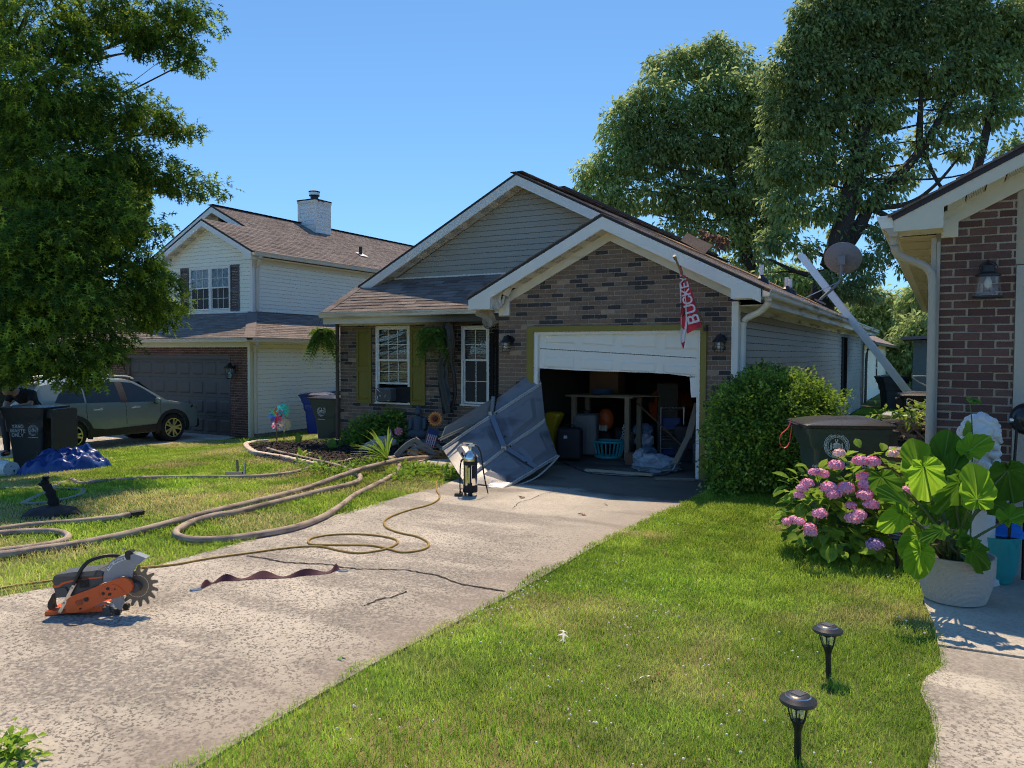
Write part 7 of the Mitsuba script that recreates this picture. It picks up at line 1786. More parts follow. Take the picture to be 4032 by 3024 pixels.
add(FLO + '__leaf', cat([xf((np.array([[0,0,0], [.05,0, .05], [.11,0, .05], [.06,0,0]])*V(q,1,1), np.array([[0,1,3], [1,2,3]])),(c[0], c[1], c[2]-.16-.03*q), yaw_cart) for q in (-1,1)]), 'stem_green')
BU = thing('seated_statue', 'dark grey seated garden statue in the shade against the bricks', 'statue')
b1 = np.array((-8.946,12.544,0.0))
bp_ = m3.Manifold.batch_hull([m3.Manifold.sphere(.10,16).translate([-.10,0, .10]), m3.Manifold.sphere(.10,16).translate([.10,0, .10])]) + m3.Manifold.batch_hull([m3.Manifold.sphere(.11,16).translate([0, .02, .18]), m3.Manifold.sphere(.10,16).translate([0, .02, .36])]) + m3.Manifold.sphere(.075,16).translate([0, .0, .53]) + m3.Manifold.sphere(.035,12).translate([0,0, .61]) + m3.Manifold.batch_hull([m3.Manifold.sphere(.045,12).translate([-.13,0, .38]), m3.Manifold.sphere(.04,12).translate([-.14,-.08, .22])]) + m3.Manifold.batch_hull([m3.Manifold.sphere(.045,12).translate([.13,0, .38]), m3.Manifold.sphere(.04,12).translate([.14,-.08, .22])])
add(BU + '__figure', xf(mtri(bp_), tuple(b1+V(0,0, .18)), yaw_cart), 'statue_grey',40); add(BU + '__plinth', rbox(tuple(b1+V(0,0, .09)),(.42, .3, .18), .02, yaw_cart), 'statue_grey')
M('statue_grey',(.085, .10, .12), .8)
DW = thing('driftwood', 'pale weathered driftwood piece lying in the mulch under the shrub', 'driftwood')
d0 = np.array((-8.878,11.268,0.135))
dwm = tube(spline([d0-cr3*.36-V(0,0, .03), d0-cr3*.15+V(0,0, .05), d0+cr3*.08+V(0,0, .12), d0+cr3*.30+V(0,0, .10)],8), np.interp(np.arange(25), [0,8,16,24], [.03, .09, .11, .05])*(1+.15*np.sin(np.arange(25)*2.3)),10)
add(DW + '__log', dwm, 'driftwood',40); M('driftwood',(.34, .30, .24), .9)
RT = thing('root_sculpture', 'grey twisted root sculpture with a pale centre in the mulch left of the rope', 'driftwood')
r0_ = np.array((-7.976,11.074,0.073))
for q in ([(-.32, .0),(-.16, .17),(.02, .28),(.12, .22)], [(-.1, .02),(.05, .16),(.2, .10),(.38, .0)], [(.0, .30),(.10, .22),(.24, .16),(.36, .03)], [(-.3,-.02),(-.2, .10),(-.05, .2),(.05, .1)]):
    add(RT + '__root', tube(spline([r0_+cr3*a+V(0,0, b) for a, b in q],6), np.linspace(.03, .018,19),7, flat=1.6), 'driftwood_grey',40)
add(RT + '__knot', ball(tuple(r0_+V(0,0, .05)), .085,2,(1.2, .8,1)), 'driftwood'); M('driftwood_grey',(.17, .17, .165), .8)
# hosta, spiky plant, small plants
def blades(key, label, o, n, L, w, seed, tone, lean=(.3,1.2), cat_='plant', seg=5, drift=V(0,0,0)):
    t = thing(key, label, cat_)
    r = np.random.default_rng(seed); o = np.asarray(o, float)
    for _ in range(n):
        a = r.uniform(0,2*math.pi); e = r.uniform(*lean); ll = L*r.uniform(.7,1.15)
        d = V(math.cos(a), math.sin(a),0)*math.sin(e) + V(0,0,1)*math.cos(e) + drift; d = unit(d)
        s = unit(np.cross(d,(0,0,1)))
        ts = np.linspace(0,1, seg+1)
        c = o + np.outer(ts, d)*ll - np.outer(ts**2.2, V(0,0, .30*ll))
        ww = w*np.sin(np.pi*np.clip(ts*.85+.12,0,1))
        v = np.vstack([c+s*ww[:, None], c-s*ww[:, None], c-V(0,0, .3)*ww[:, None]])
        k = np.arange(seg); m_ = seg+1
        f = np.vstack([np.stack([k, k+1, k+1+2*m_],1), np.stack([k, k+1+2*m_, k+2*m_],1), np.stack([k+m_, k+2*m_, k+1+2*m_],1), np.stack([k+m_, k+1+2*m_, k+1+m_],1)])
        add(t + '__leaf', trimesh.Trimesh(v, f, process=False), 'plant', True, uv=np.tile([[float(np.clip(r.normal(tone, .08),0,1)), .5]],(len(v),1)))
    return t
blades('hosta', 'variegated cream and green hosta at the sunny front of the mulch bed',(-9.817,10.295,0.0),13, .26, .045,101, .86)
blades('hosta', 'small variegated sprig in the sunny mulch right of the larger hosta',(-9.737,10.485,0.0),8, .13, .022,102, .8)
blades('spiky_plant', 'spray of long yellow green sword leaves lying over the hoses',(-7.77,10.049,0.149),34, .75, .014,103, .58,(.5,1.4), drift=cr3*-.85+V(0,0, .25))
blades('hosta', 'dark big leaved plant in the shaded mulch by the brick corner',(-10.077,11.374,-0.0),7, .38, .07,104, .25,(.4,1.1))
blades('seedling', 'single dark broad leaf standing at the far edge of the mulch bed',(-11.753,12.233,-0.078),4, .36, .06,105, .2,(.1, .8))
blades('daylily', 'tuft of narrow leaves at the left tip of the bed edging',(-14.492,13.284,-0.353),16, .28, .010,106, .5,(.1, .7))
# pinwheels
PWS = [((605,905), 'petal', ['pw_cyan']*8, 'turquoise pinwheel flower, tallest of the pinwheel cluster', .145,(611,893)),((597,902), '', ['pw_red', 'pw_pink', 'pw_orange', 'pw_green', 'pw_blue', 'pw_purple', 'pw_red', 'pw_pink'], 'rainbow coloured pinwheel flower left of the turquoise one', .16,(596,902)),((600,925), '', ['pw_pink', 'pw_white']*4, 'small pink and white pinwheel low at the left of the cluster', .09,(596,922)),((615,920), '', ['pw_tan']*8, 'faded tan pinwheel flower low at the right of the cluster', .14,(615,916))]
for m, c in (('cyan',(.06, .62, .62)),('red',(.75, .03, .08)),('pink',(.80, .10, .35)),('orange',(.75, .28, .05)),('green',(.08, .50, .28)),('blue',(.03, .18, .60)),('purple',(.18, .08, .40)),('white',(.72, .66, .66)),('tan',(.52, .47, .40))): M('pw_' + m, c, .4)
pw_at = [(-14.157,14.208,0.436),(-14.294,14.128,0.311),(-14.298,14.115,0.063),(-14.12,14.213,0.086)]
for (q, c) in zip(PWS, pw_at):
    t = thing('pinwheel', q[3], 'pinwheel', 'pinwheels in the mulch bed')
    c = np.array(c); R = q[4]*1.25
    for j_ in range(8):
        a = 2*math.pi*j_/8; d = math.cos(a)*uu+math.sin(a)*vv; s = -math.sin(a)*uu+math.cos(a)*vv
        v = np.array([c, c+d*R*.55+s*R*.30+dN*.05, c+d*R+s*R*.1+dN*.02, c+d*R*.85-s*R*.25-dN*.02, c+d*R*.45-s*R*.16])
        add(t + '__petal', trimesh.Trimesh(v, [[0,1,4], [1,2,3], [1,3,4]], process=False), q[2][j_])
    add(t + '__hub', ball(c+dN*.03, .022,1), 'pw_white')
    add(t + '__stake', tube([c-dN*.01,(c[0]+.02, c[1], terr(c[0],0)-.02)], .009,6), 'old_wood')

# ------------------------------------------------------------------ parked car
def f_paint(p, n, uv): return C3(.235, .29, .27)
M('car_paint',(.215, .265, .245), .28, clearcoat=1.0, clearcoat_gloss=.95, metallic=.25)
M('car_black',(.018, .018, .02), .55); M('car_glass',(.014, .02, .025), .05, specular=.45); M('tyre',(.016, .016, .017), .9); MM('alloy',(.70, .68, .64), .3); M('tail_red',(.45, .01, .015), .12); M('car_silver',(.52, .53, .54), .3)
wf, wr = (-17.541,13.689,-0.5),(-18.268,11.537,-0.5)
CX = (wf[0]+wr[0])/2 - .84
CY = (wf[1]+wr[1])/2
car_o, car_r = (CX, CY,-.485),-.03
CR = Obj('parked_car', 'grey green sport utility vehicle parked nose in before the brown garage door', 'car', car_o, car_r)
YS = np.array([-2.30,-2.28,-2.2,-2.05,-1.95,-1.7,-1.35,-1.0,-.6,-.2, .2, .42, .7, .95,1.15,1.25,1.4,1.7,2.0,2.15,2.26,2.30])
ZT = np.interp(YS, [-2.30,-2.28,-2.2,-2.08,-1.98,-1.6,-.6, .3, .45,1.18,1.3,2.0,2.2,2.30], [.85,1.06,1.18,1.42,1.58,1.645,1.69,1.66,1.60,1.12,1.08, .97, .88, .70])
ZB = np.interp(YS, [-2.3,-2.1,-1.9,1.9,2.15,2.3], [.48, .36, .28, .28, .30, .42])
ZBELT = np.interp(YS, [-2.3,-1.6, .4,1.2,2.3], [1.12,1.10,1.03,1.0, .8])
W1 = np.interp(YS, [-2.3,-2.1,-1.6,-.5,1.2,1.8,2.15,2.3], [.74, .86, .92, .925, .925, .90, .82, .66])
def wat(y, z):
    b = np.interp(y, YS, ZBELT); t = np.interp(y, YS, ZT); w = np.interp(y, YS, W1); zb = np.interp(y, YS, ZB)
    if z <= b: return w*(.955 + .045*math.sin(math.pi*min(1, max(0,(z-zb)/(b-zb+1e-6)))**.8))
    return w*.955 - (w*.955-.60)*min(1,(z-b)/.62)**1.25
rings = []
for y, zt, zb in zip(YS, ZT, ZB):
    bt = min(np.interp(y, YS, ZBELT), zt-.05)
    zs = [zb, zb+.06, zb+.25*(bt-zb), zb+.5*(bt-zb), zb+.75*(bt-zb), bt, bt+.2*(zt-bt), bt+.5*(zt-bt), bt+.8*(zt-bt), zt-.03]
    half = [(wat(y, z)*(.93 if q == 0 else 1), z) for q, z in enumerate(zs)]
    half += [(half[-1][0]*.86, zt-.004),(half[-1][0]*.45, zt+.012)]
    ring = half + [(0, zt+.016)] + [(-x, z) for x, z in half[::-1]]
    rings.append(np.array([(x, y, z) for x, z in ring]))
bm_ = loft(rings)
man = m3.Manifold(m3.Mesh(np.asarray(bm_.vertices, np.float32), np.asarray(bm_.faces, np.uint32)))
AX = (-1.345,1.345)
for y in AX:
    for sx in (-1,1): man = man - m3.Manifold.cylinder(.5, .405, .405,32).rotate([0,90,0]).translate([sx*.86-.25, y, .36])
CR.a('body', mtri(man), 'car_paint',28)
def cside(poly, off0, off1, m, part, sx=1, n=5):
    """panel following the flank: polygon in (y, z)"""
    ms = []
    p = Polygon(poly)
    e = trimesh.creation.extrude_polygon(p,1.0, engine='earcut')
    e = e.subdivide().subdivide().subdivide() if p.bounds[3]-p.bounds[1] > .25 else e
    v = e.vertices.copy()
    base = np.array([wat(y, z) for y, z in v[:, :2]])
    x = base + np.where(v[:,2] > .5, off1, off0)
    e.vertices = np.c_[sx*x, v[:,0], v[:,1]]
    return CR.a(part, e, m)
for sx in (1,-1):
    cside([(-1.72,1.16),(-1.58,1.36),(-1.32,1.53),(-1.02,1.57),(-1.02,1.13),(-1.5,1.13)],-.01, .007, 'car_glass', 'rear_quarter_window', sx)
    cside([(-.97,1.12),(-.97,1.575),(-.1,1.60),(-.04,1.10)],-.01, .008, 'car_glass', 'rear_door_window', sx)
    cside([(.10,1.09),(.06,1.59),(.32,1.565),(.62,1.40),(1.00,1.12),(.98,1.07)],-.01, .008, 'car_glass', 'front_door_window', sx)
    cside([(-.1,1.09),(-.14,1.60),(.05,1.60),(.09,1.085)],-.01, .010, 'car_black', 'door_pillar', sx)
    cside([(-.98, .30),(1.0, .30),(.98, .50),(-.5, .46),(-.96, .52)],-.01, .014, 'car_black', 'rocker_cladding', sx)
    for y in AX:
        aa_ = np.linspace(-.25, math.pi+.25,22)
        cside([(y+.51*math.cos(a), .36+.49*math.sin(a)) for a in aa_] + [(y+.41*math.cos(a), .36+.41*math.sin(a)) for a in aa_[::-1]],-.03, .018, 'car_black', 'arch_cladding', sx)
    for y0 in (-.99, .02, .98): cside([(y0-.004, .55),(y0+.004, .55),(y0+.004,1.1),(y0-.004,1.1)],0, .0025, 'black', 'door_gap', sx)
    for y0 in (-.72, .28): 
        cside([(y0-.11, .93),(y0+.11, .935),(y0+.11, .965),(y0-.11, .96)],0, .03, 'car_silver', 'door_handle', sx)
    cside([(-2.22, .90),(-2.2,1.08),(-2.05,1.09),(-1.68, .93),(-1.7, .90)],0, .014, 'tail_red', 'tail_lamp', sx)
    cside([(-1.9,1.12),(-1.65, .93),(-1.0, .97),(-1.2,1.02),(-1.75,1.09)],0, .005, 'car_paint', 'haunch', sx)
    cside([(1.93, .86),(2.2, .80),(2.24, .84),(2.0, .93)],0, .012, 'car_glass', 'headlight', sx)
    mr = newkey(CR.k + '__mirror')
    CR.a(mr, rbox((sx*1.03, .82,1.10),(.17, .12, .15), .05), 'car_paint',40); CR.a(mr + '__base', rbox((sx*.97, .82,1.05),(.16, .08, .06), .02), 'car_black')
    CR.a('roof_rail', cat([tube(spline([(sx*.56,-1.5,1.66),(sx*.56,-1.35,1.735),(sx*.56,-.4,1.76),(sx*.56, .25,1.725),(sx*.56, .45,1.66)],6), .018,7)]), 'car_silver',50)
    for y in AX:
        w = newkey(CR.k + '__wheel')
        X_ = lambda m: m.apply_transform(trimesh.transformations.rotation_matrix(sx*math.pi/2, [0,1,0])).apply_translation((sx*.80, y, .36))
        CR.a(w, X_(lathe([(.23,-.12),(.33,-.12),(.362,-.09),(.365, .07),(.34, .105),(.255, .108),(.245, .09),(.23, .09)],(0,0,0),36)), 'tyre',40)
        sp_m = []
        for q in range(5):
            for dq in (-.17, .17):
                a = 2*math.pi*q/5 + dq + .3
                sp_m.append(beam((.04*math.cos(a*1.0), .04*math.sin(a), .085),(.232*math.cos(a+dq*.35), .232*math.sin(a+dq*.35), .098), .045, .022))
        sp_m += [trimesh.creation.extrude_polygon(Point(0,0).buffer(.25,32).difference(Point(0,0).buffer(.228,32)), .02, engine='earcut').apply_translation((0,0, .09)), cyl((0,0, .06),(0,0, .108), .05,16)]
        CR.a(w + '__rim', X_(cat(sp_m)), 'alloy')
        CR.a(w + '__brake_disc', X_(cyl((0,0, .0),(0,0, .04), .225,24)), 'car_black')
        CR.a('wheel_well', X_(cyl((0,0,-.26),(0,0,-.25), .40,24)), 'car_black')
CR.a('rear_window', cat([beam((-.56,-2.13,1.32),(.56,-2.13,1.32), .02, .34,(0,-.55,1))]), 'car_glass')
CR.a('spoiler', rbox((0,-2.0,1.615),(1.16, .26, .05), .02), 'car_silver')
CR.a('windshield', cat([beam((-.62, .83,1.385),(.62, .83,1.385), .02, .74,(0,-.72, .50))]), 'car_glass')
CR.a('bumper', cat([rbox((0,-2.25, .52),(1.5, .14, .30), .05), rbox((0,2.24, .42),(1.45, .14, .26), .05)]), 'car_black',30)
# ------------------------------------------------------------------ two people behind the yard waste cart
def body(bones, joints, ref=.035):
    hs = []
    for a, b in bones:
        (pa, ra),(pb, rb) = joints[a], joints[b]
        hs.append(m3.Manifold.batch_hull([m3.Manifold.sphere(ra,16).translate(list(map(float, pa))), m3.Manifold.sphere(rb,16).translate(list(map(float, pb)))]))
    m = hs[0]
    for h in hs[1:]: m = m + h
    m = mtri(m.refine_to_length(ref))
    m.merge_vertices()
    trimesh.smoothing.filter_taubin(m, iterations=8)
    return m
M('shirt_olive',(.075, .062, .038), .9); M('shirt_black',(.018, .018, .021), .9); M('jeans',(.030, .036, .055), .9); M('hair_dark',(.015, .011, .009), .7); M('shoe',(.02, .02, .02), .7)
def person(label, o, rz, J, shirt, hair, looks=0.0):
    p = Obj('person', label, 'person', o, rz)
    j = {k: (np.array(v[:3], float), v[3]) for k, v in J.items()}
    legs = [(a, b) for s in 'lr' for a, b in ((s+'hip', s+'knee'),(s+'knee', s+'ankle'),(s+'ankle', s+'toe'))]
    arms = [(a, b) for s in 'lr' for a, b in ((s+'sho', s+'elb'),(s+'elb', s+'wri'),(s+'wri', s+'palm'))]
    tor = [('pelvis', 'belly'),('belly', 'chest'),('chest', 'neck'),('neck', 'head'),('chest', 'lsho'),('chest', 'rsho'),('pelvis', 'lhip'),('pelvis', 'rhip'),('belly', 'lsho'),('belly', 'rsho')]
    fing = []
    for s, sg in (('l',-1),('r',1)):
        w, q = j[s+'wri'][0], j[s+'palm'][0]
        d = unit(q-w); sd = unit(np.cross(d,(0, .3,1)))
        for n_,(off, L) in enumerate(((-.030, .065),(-.010, .075),(.010, .07),(.030, .055))):
            a = q + sd*off + d*.03; b = a + d*L*.55 - V(0,0, .012); c = b + d*L*.35 - V(0,0, .025)
            j[f'{s}f{n_}'], j[f'{s}g{n_}'], j[f'{s}h{n_}'] = (a, .011),(b, .0095),(c, .008)
            fing += [(s+'palm', f'{s}f{n_}'),(f'{s}f{n_}', f'{s}g{n_}'),(f'{s}g{n_}', f'{s}h{n_}')]
        j[s+'t0'], j[s+'t1'] = (q - sd*.05*sg + d*.005, .013),(q - sd*.06*sg + d*.045, .010)
        fing += [(s+'wri', s+'t0'),(s+'t0', s+'t1')]
    fd = unit(np.array([math.sin(looks),-math.cos(looks),0])); hd = j['head'][0]
    j['chin'] = (hd + fd*.055 - V(0,0, .075), .045); j['nose'] = (hd + fd*.108 - V(0,0, .012), .014); j['brow'] = (hd + fd*.07 + V(0,0, .02), .05)
    sd = np.cross(fd,(0,0,1))
    j['ea'], j['eb'] = (hd + sd*.085, .022),(hd - sd*.085, .022)
    tor += [('head', 'chin'),('chin', 'neck'),('brow', 'nose'),('nose', 'chin'),('head', 'brow'),('ea', 'ea'),('eb', 'eb')]
    p.a('body', body(legs + arms + tor + fing, j), 'skin', True)
    g = {k: (v[0], v[1]+.012) for k, v in j.items()}
    g['chest2'] = (j['chest'][0], j['chest'][1]+.02); g['mid_l'] = ((j['lsho'][0]+j['lelb'][0]*1.6)/2.6, .066); g['mid_r'] = ((j['rsho'][0]+j['relb'][0]*1.6)/2.6, .066)
    p.a('shirt', body([('pelvis', 'belly'),('belly', 'chest2'),('chest', 'lsho'),('chest', 'rsho'),('belly', 'lsho'),('belly', 'rsho'),('lsho', 'mid_l'),('rsho', 'mid_r')], g), shirt, True)
    p.a('trousers', body([('pelvis', 'lhip'),('pelvis', 'rhip'),('lhip', 'lknee'),('lknee', 'lankle'),('rhip', 'rknee'),('rknee', 'rankle')], g), 'jeans', True)
    for s in 'lr': p.a('shoe', body([(s+'ankle', s+'toe')], {s+'ankle': (j[s+'ankle'][0]-V(0,0, .03), .055), s+'toe': (j[s+'toe'][0], .045)}, .02), 'shoe', True)
    h_ = trimesh.creation.icosphere(3,1.0); h_.vertices = h_.vertices*V(.093, .108, .10)
    keep = (h_.vertices[h_.faces].mean(1) @ np.r_[fd[:2],0] < .035) | (h_.vertices[h_.faces].mean(1)[:,2] > .055)
    h_.update_faces(keep & (h_.vertices[h_.faces].mean(1)[:,2] > -.06)); h_.apply_translation(hd - fd*.008 + V(0,0, .022)); p.a('hair', h_, hair, True)
    for s in (-1,1): p.a('eye', ball(hd + fd*.098 + sd*.032*s + V(0,0, .012), .010,1), 'black_gloss')
    return p
q1 = (-16.301,8.795,0.017); q2 = (-15.657,8.92,0.042)
stand = {'pelvis': (0,0, .95, .135), 'belly': (0, .01,1.08, .13), 'chest': (0, .02,1.30, .135), 'neck': (0,0,1.47, .055), 'head': (0,-.02,1.585, .088), 'lhip': (-.09,0, .90, .10), 'rhip': (.09,0, .90, .10), 'lknee': (-.10,-.02, .48, .062), 'rknee': (.10,-.02, .48, .062), 'lankle': (-.11,0, .08, .042), 'rankle': (.11,0, .08, .042), 'ltoe': (-.12,-.15, .04, .038), 'rtoe': (.12,-.15, .04, .038), 'lsho': (-.19, .02,1.38, .06), 'rsho': (.19, .02,1.38, .06), 'lelb': (-.25,-.02,1.10, .046), 'relb': (.26,-.03,1.10, .046), 'lwri': (-.20,-.24,1.02, .032), 'rwri': (.25,-.26, .99, .032), 'lpalm': (-.17,-.31,1.01, .032), 'rpalm': (.24,-.33, .97, .032)}
person('person in an olive brown shirt at the left frame edge, standing behind the open cart',(q1[0], q1[1],-.20), yaw_cart+.15, stand, 'shirt_olive', 'hair_dark', .9)
bend = {**stand, 'pelvis': (.10, .12, .92, .13), 'belly': (.06, .04,1.03, .13), 'chest': (.0,-.13,1.19, .135), 'neck': (-.06,-.27,1.27, .055), 'head': (-.10,-.36,1.32, .088), 'lsho': (-.18,-.14,1.22, .062), 'rsho': (.20,-.12,1.22, .062), 'lelb': (-.22,-.28,1.02, .046), 'relb': (.25,-.28,1.02, .046), 'lwri': (-.12,-.46, .98, .032), 'rwri': (.10,-.44,1.00, .032), 'lpalm': (-.10,-.52, .96, .032), 'rpalm': (.05,-.49, .99, .032), 'lhip': (.01, .10, .88, .10), 'rhip': (.19, .10, .88, .10), 'lknee': (0,-.02, .47, .062), 'rknee': (.2,-.02, .47, .062), 'lankle': (0, .06, .08, .042), 'rankle': (.2, .06, .08, .042), 'ltoe': (0,-.09, .04, .038), 'rtoe': (.2,-.09, .04, .038)}
person('dark haired person in a black T-shirt leaning down over the yard waste cart',(q2[0], q2[1],-.18), yaw_cart+.1, bend, 'shirt_black', 'hair_dark',-.7)
# ------------------------------------------------------------------ ladder, dish, flag, roof bits
LD = thing('ladder', 'long aluminium ladder leaning against the eave of the burned house, passing the satellite dish', 'ladder')
lt, lb = np.array((-3.206,20.6,4.321)), np.array((-0.738,20.6,0.945))
lf = lb + (lb-lt)*(lb[2]/(lt[2]-lb[2]))
for y in (0, .42): add(LD + '__rail', beam(lt+V(0, y,0), lf+V(0, y,0), .03, .155,(1,0, .6)), 'aluminium')
L_ = np.linalg.norm(lf-lt)
for s in np.arange(.2, L_-.1, .305): add(LD + '__rung', cyl(lt+(lf-lt)*s/L_+V(0,-.022,0), lt+(lf-lt)*s/L_+V(0, .44,0), .022,8), 'aluminium')
DS = thing('satellite_dish', 'grey satellite dish on a bent mast at the eave of the burned house', 'satellite dish')
d0 = np.array((-2.35,17.908,2.963)); fD = V(R_[2][0], R_[2][1],0)
dc_ = np.array([-1.86,17.204,3.751])
d0 = (-2.227,16.967,2.903)
ax = unit(fD*.80 + cr3*.52 + V(0,0, .42)); a_, s_, u_ = basis(ax)
dsh = lathe([(0,0),(.12, .010),(.22, .035),(.30, .07),(.33, .09),(.335, .10),(.325, .10),(.29, .078),(.2, .04),(0, .012)],(0,0,0),36)
dsh.vertices[:,0] *= 1.08
Md = np.eye(4); Md[:3,0], Md[:3,1], Md[:3,2], Md[:3,3] = s_, u_, ax, dc_
dsh.apply_transform(Md); add(DS + '__reflector', dsh, 'dish_grey',40)
M('dish_grey',(.235, .225, .22), .5)
add(DS + '__mount', cat([box(dc_-ax*.05,(.14, .14, .18)), tube(spline([dc_-ax*.09, dc_-ax*.09-V(0,0, .25), dc_-ax*.08-V(0,0, .45)-cr3*.06, V(*d0)+V(0,0, .05)],6), .028,8)]), 'dish_grey',50)
add(DS + '__brace', cat([tube([dc_-ax*.08-V(0,0, .40), V(*d0)+cr3*q+fD*.3*abs(q)*2], .011,6) for q in (-.42,-.06)]), 'aluminium')
add(DS + '__foot', box(V(*d0)+V(0,0,-.0),(.2, .3, .03), rot=trimesh.transformations.rotation_matrix(.46, [0,1,0])), 'dish_grey')
hd = dc_ + ax*.42 + cr3*.14
add(DS + '__feed_arm', cat([tube(spline([dc_-V(0,0, .30)+ax*.04, dc_-V(0,0, .28)+ax*.3, hd-V(0,0, .02)],5), .018,7), beam(hd-cr3*.13+V(0,0, .05), hd+cr3*.16-V(0,0, .02), .10, .05)]), 'dish_grey')
for q in (-.12,-.02): add(DS + '__feed_horn', ball(hd+cr3*q-ax*.06, .036,2), 'trim_cream')
FLG = thing('flag', 'red and white flag with big letters hanging limp from an angled pole on the garage', 'flag')
fb, ft = (-3.025,11.3,2.209),(-3.186,10.347,3.113)
fb, ft = np.array(fb), np.array(ft)
add(FLG + '__pole', tube([fb, ft], .014,8), 'old_wood'); add(FLG + '__pole_tip', cyl(ft-.01*(ft-fb), ft+.035*(ft-fb), .024,12), 'brass'); MM('brass',(.62, .50, .32), .35)
add(FLG + '__bracket', box(fb,(.05, .06, .08)), 'black')
pd = (ft-fb)
rows_ = []
pts = [[(-3.226,10.63,3.058),(-3.198,10.645,3.045)], [(-3.213,10.633,2.944),(-3.18,10.652,2.969)], [(-3.2,10.636,2.862),(-3.134,10.674,2.881)], [(-3.184,10.635,2.627),(-3.063,10.704,2.691)], [(-3.186,10.626,2.437),(-3.009,10.726,2.501)], [(-3.187,10.617,2.247),(-2.955,10.747,2.312)], [(-3.096,10.662,2.121),(-2.92,10.763,2.223)]]
pts2 = [[(-3.216,10.649,2.819),(-3.183,10.668,2.845)], [(-3.207,10.646,2.629),(-3.14,10.682,2.629)], [(-3.196,10.641,2.375),(-3.117,10.682,2.312)], [(-3.191,10.633,2.121),(-3.124,10.67,2.147)], [(-3.189,10.63,2.026),(-3.134,10.662,2.058)], [(-3.158,10.642,1.906),(-3.145,10.65,1.919)]]
def cloth(rows, m, key, amp, ns=9, uvm=True):
    A = spline([q[0] for q in rows],6); B = spline([q[1] for q in rows],6)
    s = np.linspace(0,1, ns)
    P = A[:, None]*(1-s)[None, :, None] + B[:, None]*s[None, :, None]
    k = np.arange(len(A))[:, None]
    P = P + (amp*np.sin(s*6.5+k*.12))[..., None]*dN
    return P, add(key, shell(P, dN, .003), m,35)
Pf, _ = cloth(pts, 'flag_cloth', FLG + '__cloth', .022)
def f_flag(p, n, uv):
    c = dr.clip((p.z - 2.2)*.9,0,1)
    return mikit.mix(C3(.56, .02, .05), C3(.60, .10, .14), c)
M('flag_cloth',(.56, .035, .06), .7); M('flag_pale',(.66, .60, .62), .7)
cloth(pts2, 'flag_pale', FLG + '__white_fold', .018,7)
add(FLG + '__red_tip', trimesh.Trimesh(np.array([(-3.159,10.576,1.987),(-3.115,10.601,2.013),(-3.135,10.585,1.899),(-3.136,10.565,1.962)]), [[0,2,3], [3,2,1], [0,3,1]], process=False), 'flag_cloth')
upd = unit(np.array((-3.158,10.58,2.874))-np.array((-2.984,10.647,2.214))); sdv = unit(np.cross(dN, upd))
for chh,(c, h) in zip('BUCKEYE', [((-3.022,10.642,2.315),0.115),((-3.063,10.625,2.453),0.105),((-3.094,10.614,2.573),0.095),((-3.118,10.605,2.68),0.085),((-3.136,10.599,2.774),0.08),((-3.149,10.595,2.85),0.06),((-3.167,10.589,2.919),0.045)]):
    g = text(chh, h*1.35, .003, True)
    Mx = np.eye(4); Mx[:3,0], Mx[:3,1], Mx[:3,2], Mx[:3,3] = upd, np.cross(dN, upd), dN, np.array(c)
    g.apply_transform(Mx); add(FLG + '__letter', g, 'flag_pale')
add(FLG + '__black_mark', tube(spline([(-3.179,10.577,2.529),(-3.144,10.593,2.466),(-3.131,10.597,2.384),(-3.158,10.58,2.346)],5), .010,6), 'black')
xs_, ys_ = -4.6,16.241
add(rf + '__lifted_shingles', shell(*patch((-5.193,17.23,4.353),(-4.585,16.977,3.994),(-4.51,17.37,4.225),(-5.158,17.601,4.574),6,5, .02,3), .02), 'roof_edge')
for q in range(5): add(rf + '__bare_decking', RR.rect(15.5+q*1.6,-2.95-.42*q,17.4+q*1.6,-2.25-.40*q, .006, .03), 'decking')
M('decking',(.40, .22, .09), .8)
# ------------------------------------------------------------------ path lights
def light(o, label, tilt=(0,0)):
    t = Obj('path_light', label, 'lamp', o, .5, 'solar path lights on the lawn')
    up = V(tilt[0], tilt[1],0)
    sh = lambda m: trimesh.Trimesh(m.vertices + np.outer(m.vertices[:,2], up), m.faces, process=False)
    t.a('stake', sh(lathe([(0,-.05),(.012,-.02),(.0155,0),(.0155, .14),(.020, .155),(.026, .175),(.030, .185),(0, .186)],(0,0,0),16)), 'black',40)
    t.a('glass', sh(lathe([(.026, .185),(.036, .215),(.043, .25),(.0435, .262)],(0,0,0),20)), 'lamp_glass', True)
    t.a('frame', sh(cat([tube(spline([(.028*math.cos(a), .028*math.sin(a), .183),(.038*math.cos(a), .038*math.sin(a), .215),(.0455*math.cos(a), .0455*math.sin(a), .25),(.046*math.cos(a), .046*math.sin(a), .268)],4), .0038,6) for a in np.arange(6)*math.pi/3] + [tube([(.0445*math.cos(a), .0445*math.sin(a), .262-.008*abs(math.cos(3*a))) for a in np.linspace(0,2*math.pi,37)], .006,6), lathe([(0, .265),(.044, .265),(.044, .27)],(0,0,0),20)])), 'black')
    t.a('cap', sh(lathe([(.03, .268),(.078, .266),(.082, .272),(.080, .283),(.062, .295),(.050, .304),(.036, .308),(0, .309)],(0,0,0),32)), 'cap_grey',35)
    t.a('cap_ring', sh(lathe([(.058, .2975),(.054, .3025),(.0525, .3015)],(0,0,0),32)), 'aluminium')
    t.a('solar_panel', sh(box((0,0, .3095),(.052, .052, .003), rz=.6)), 'solar')
    t.a('bulb', sh(cyl((0,0, .22),(0,0, .26), .008,8)), 'trim_cream')
scene['mat_lamp_glass'] = {'type': 'thindielectric', 'int_ior': 1.5}
M('cap_grey',(.032, .034, .038), .32); M('solar',(.10, .11, .13), .15, specular=.8)
light((-0.54,4.719,-0.0), 'dark solar path light standing by itself in the lawn near the walkway',(-.03, .01))
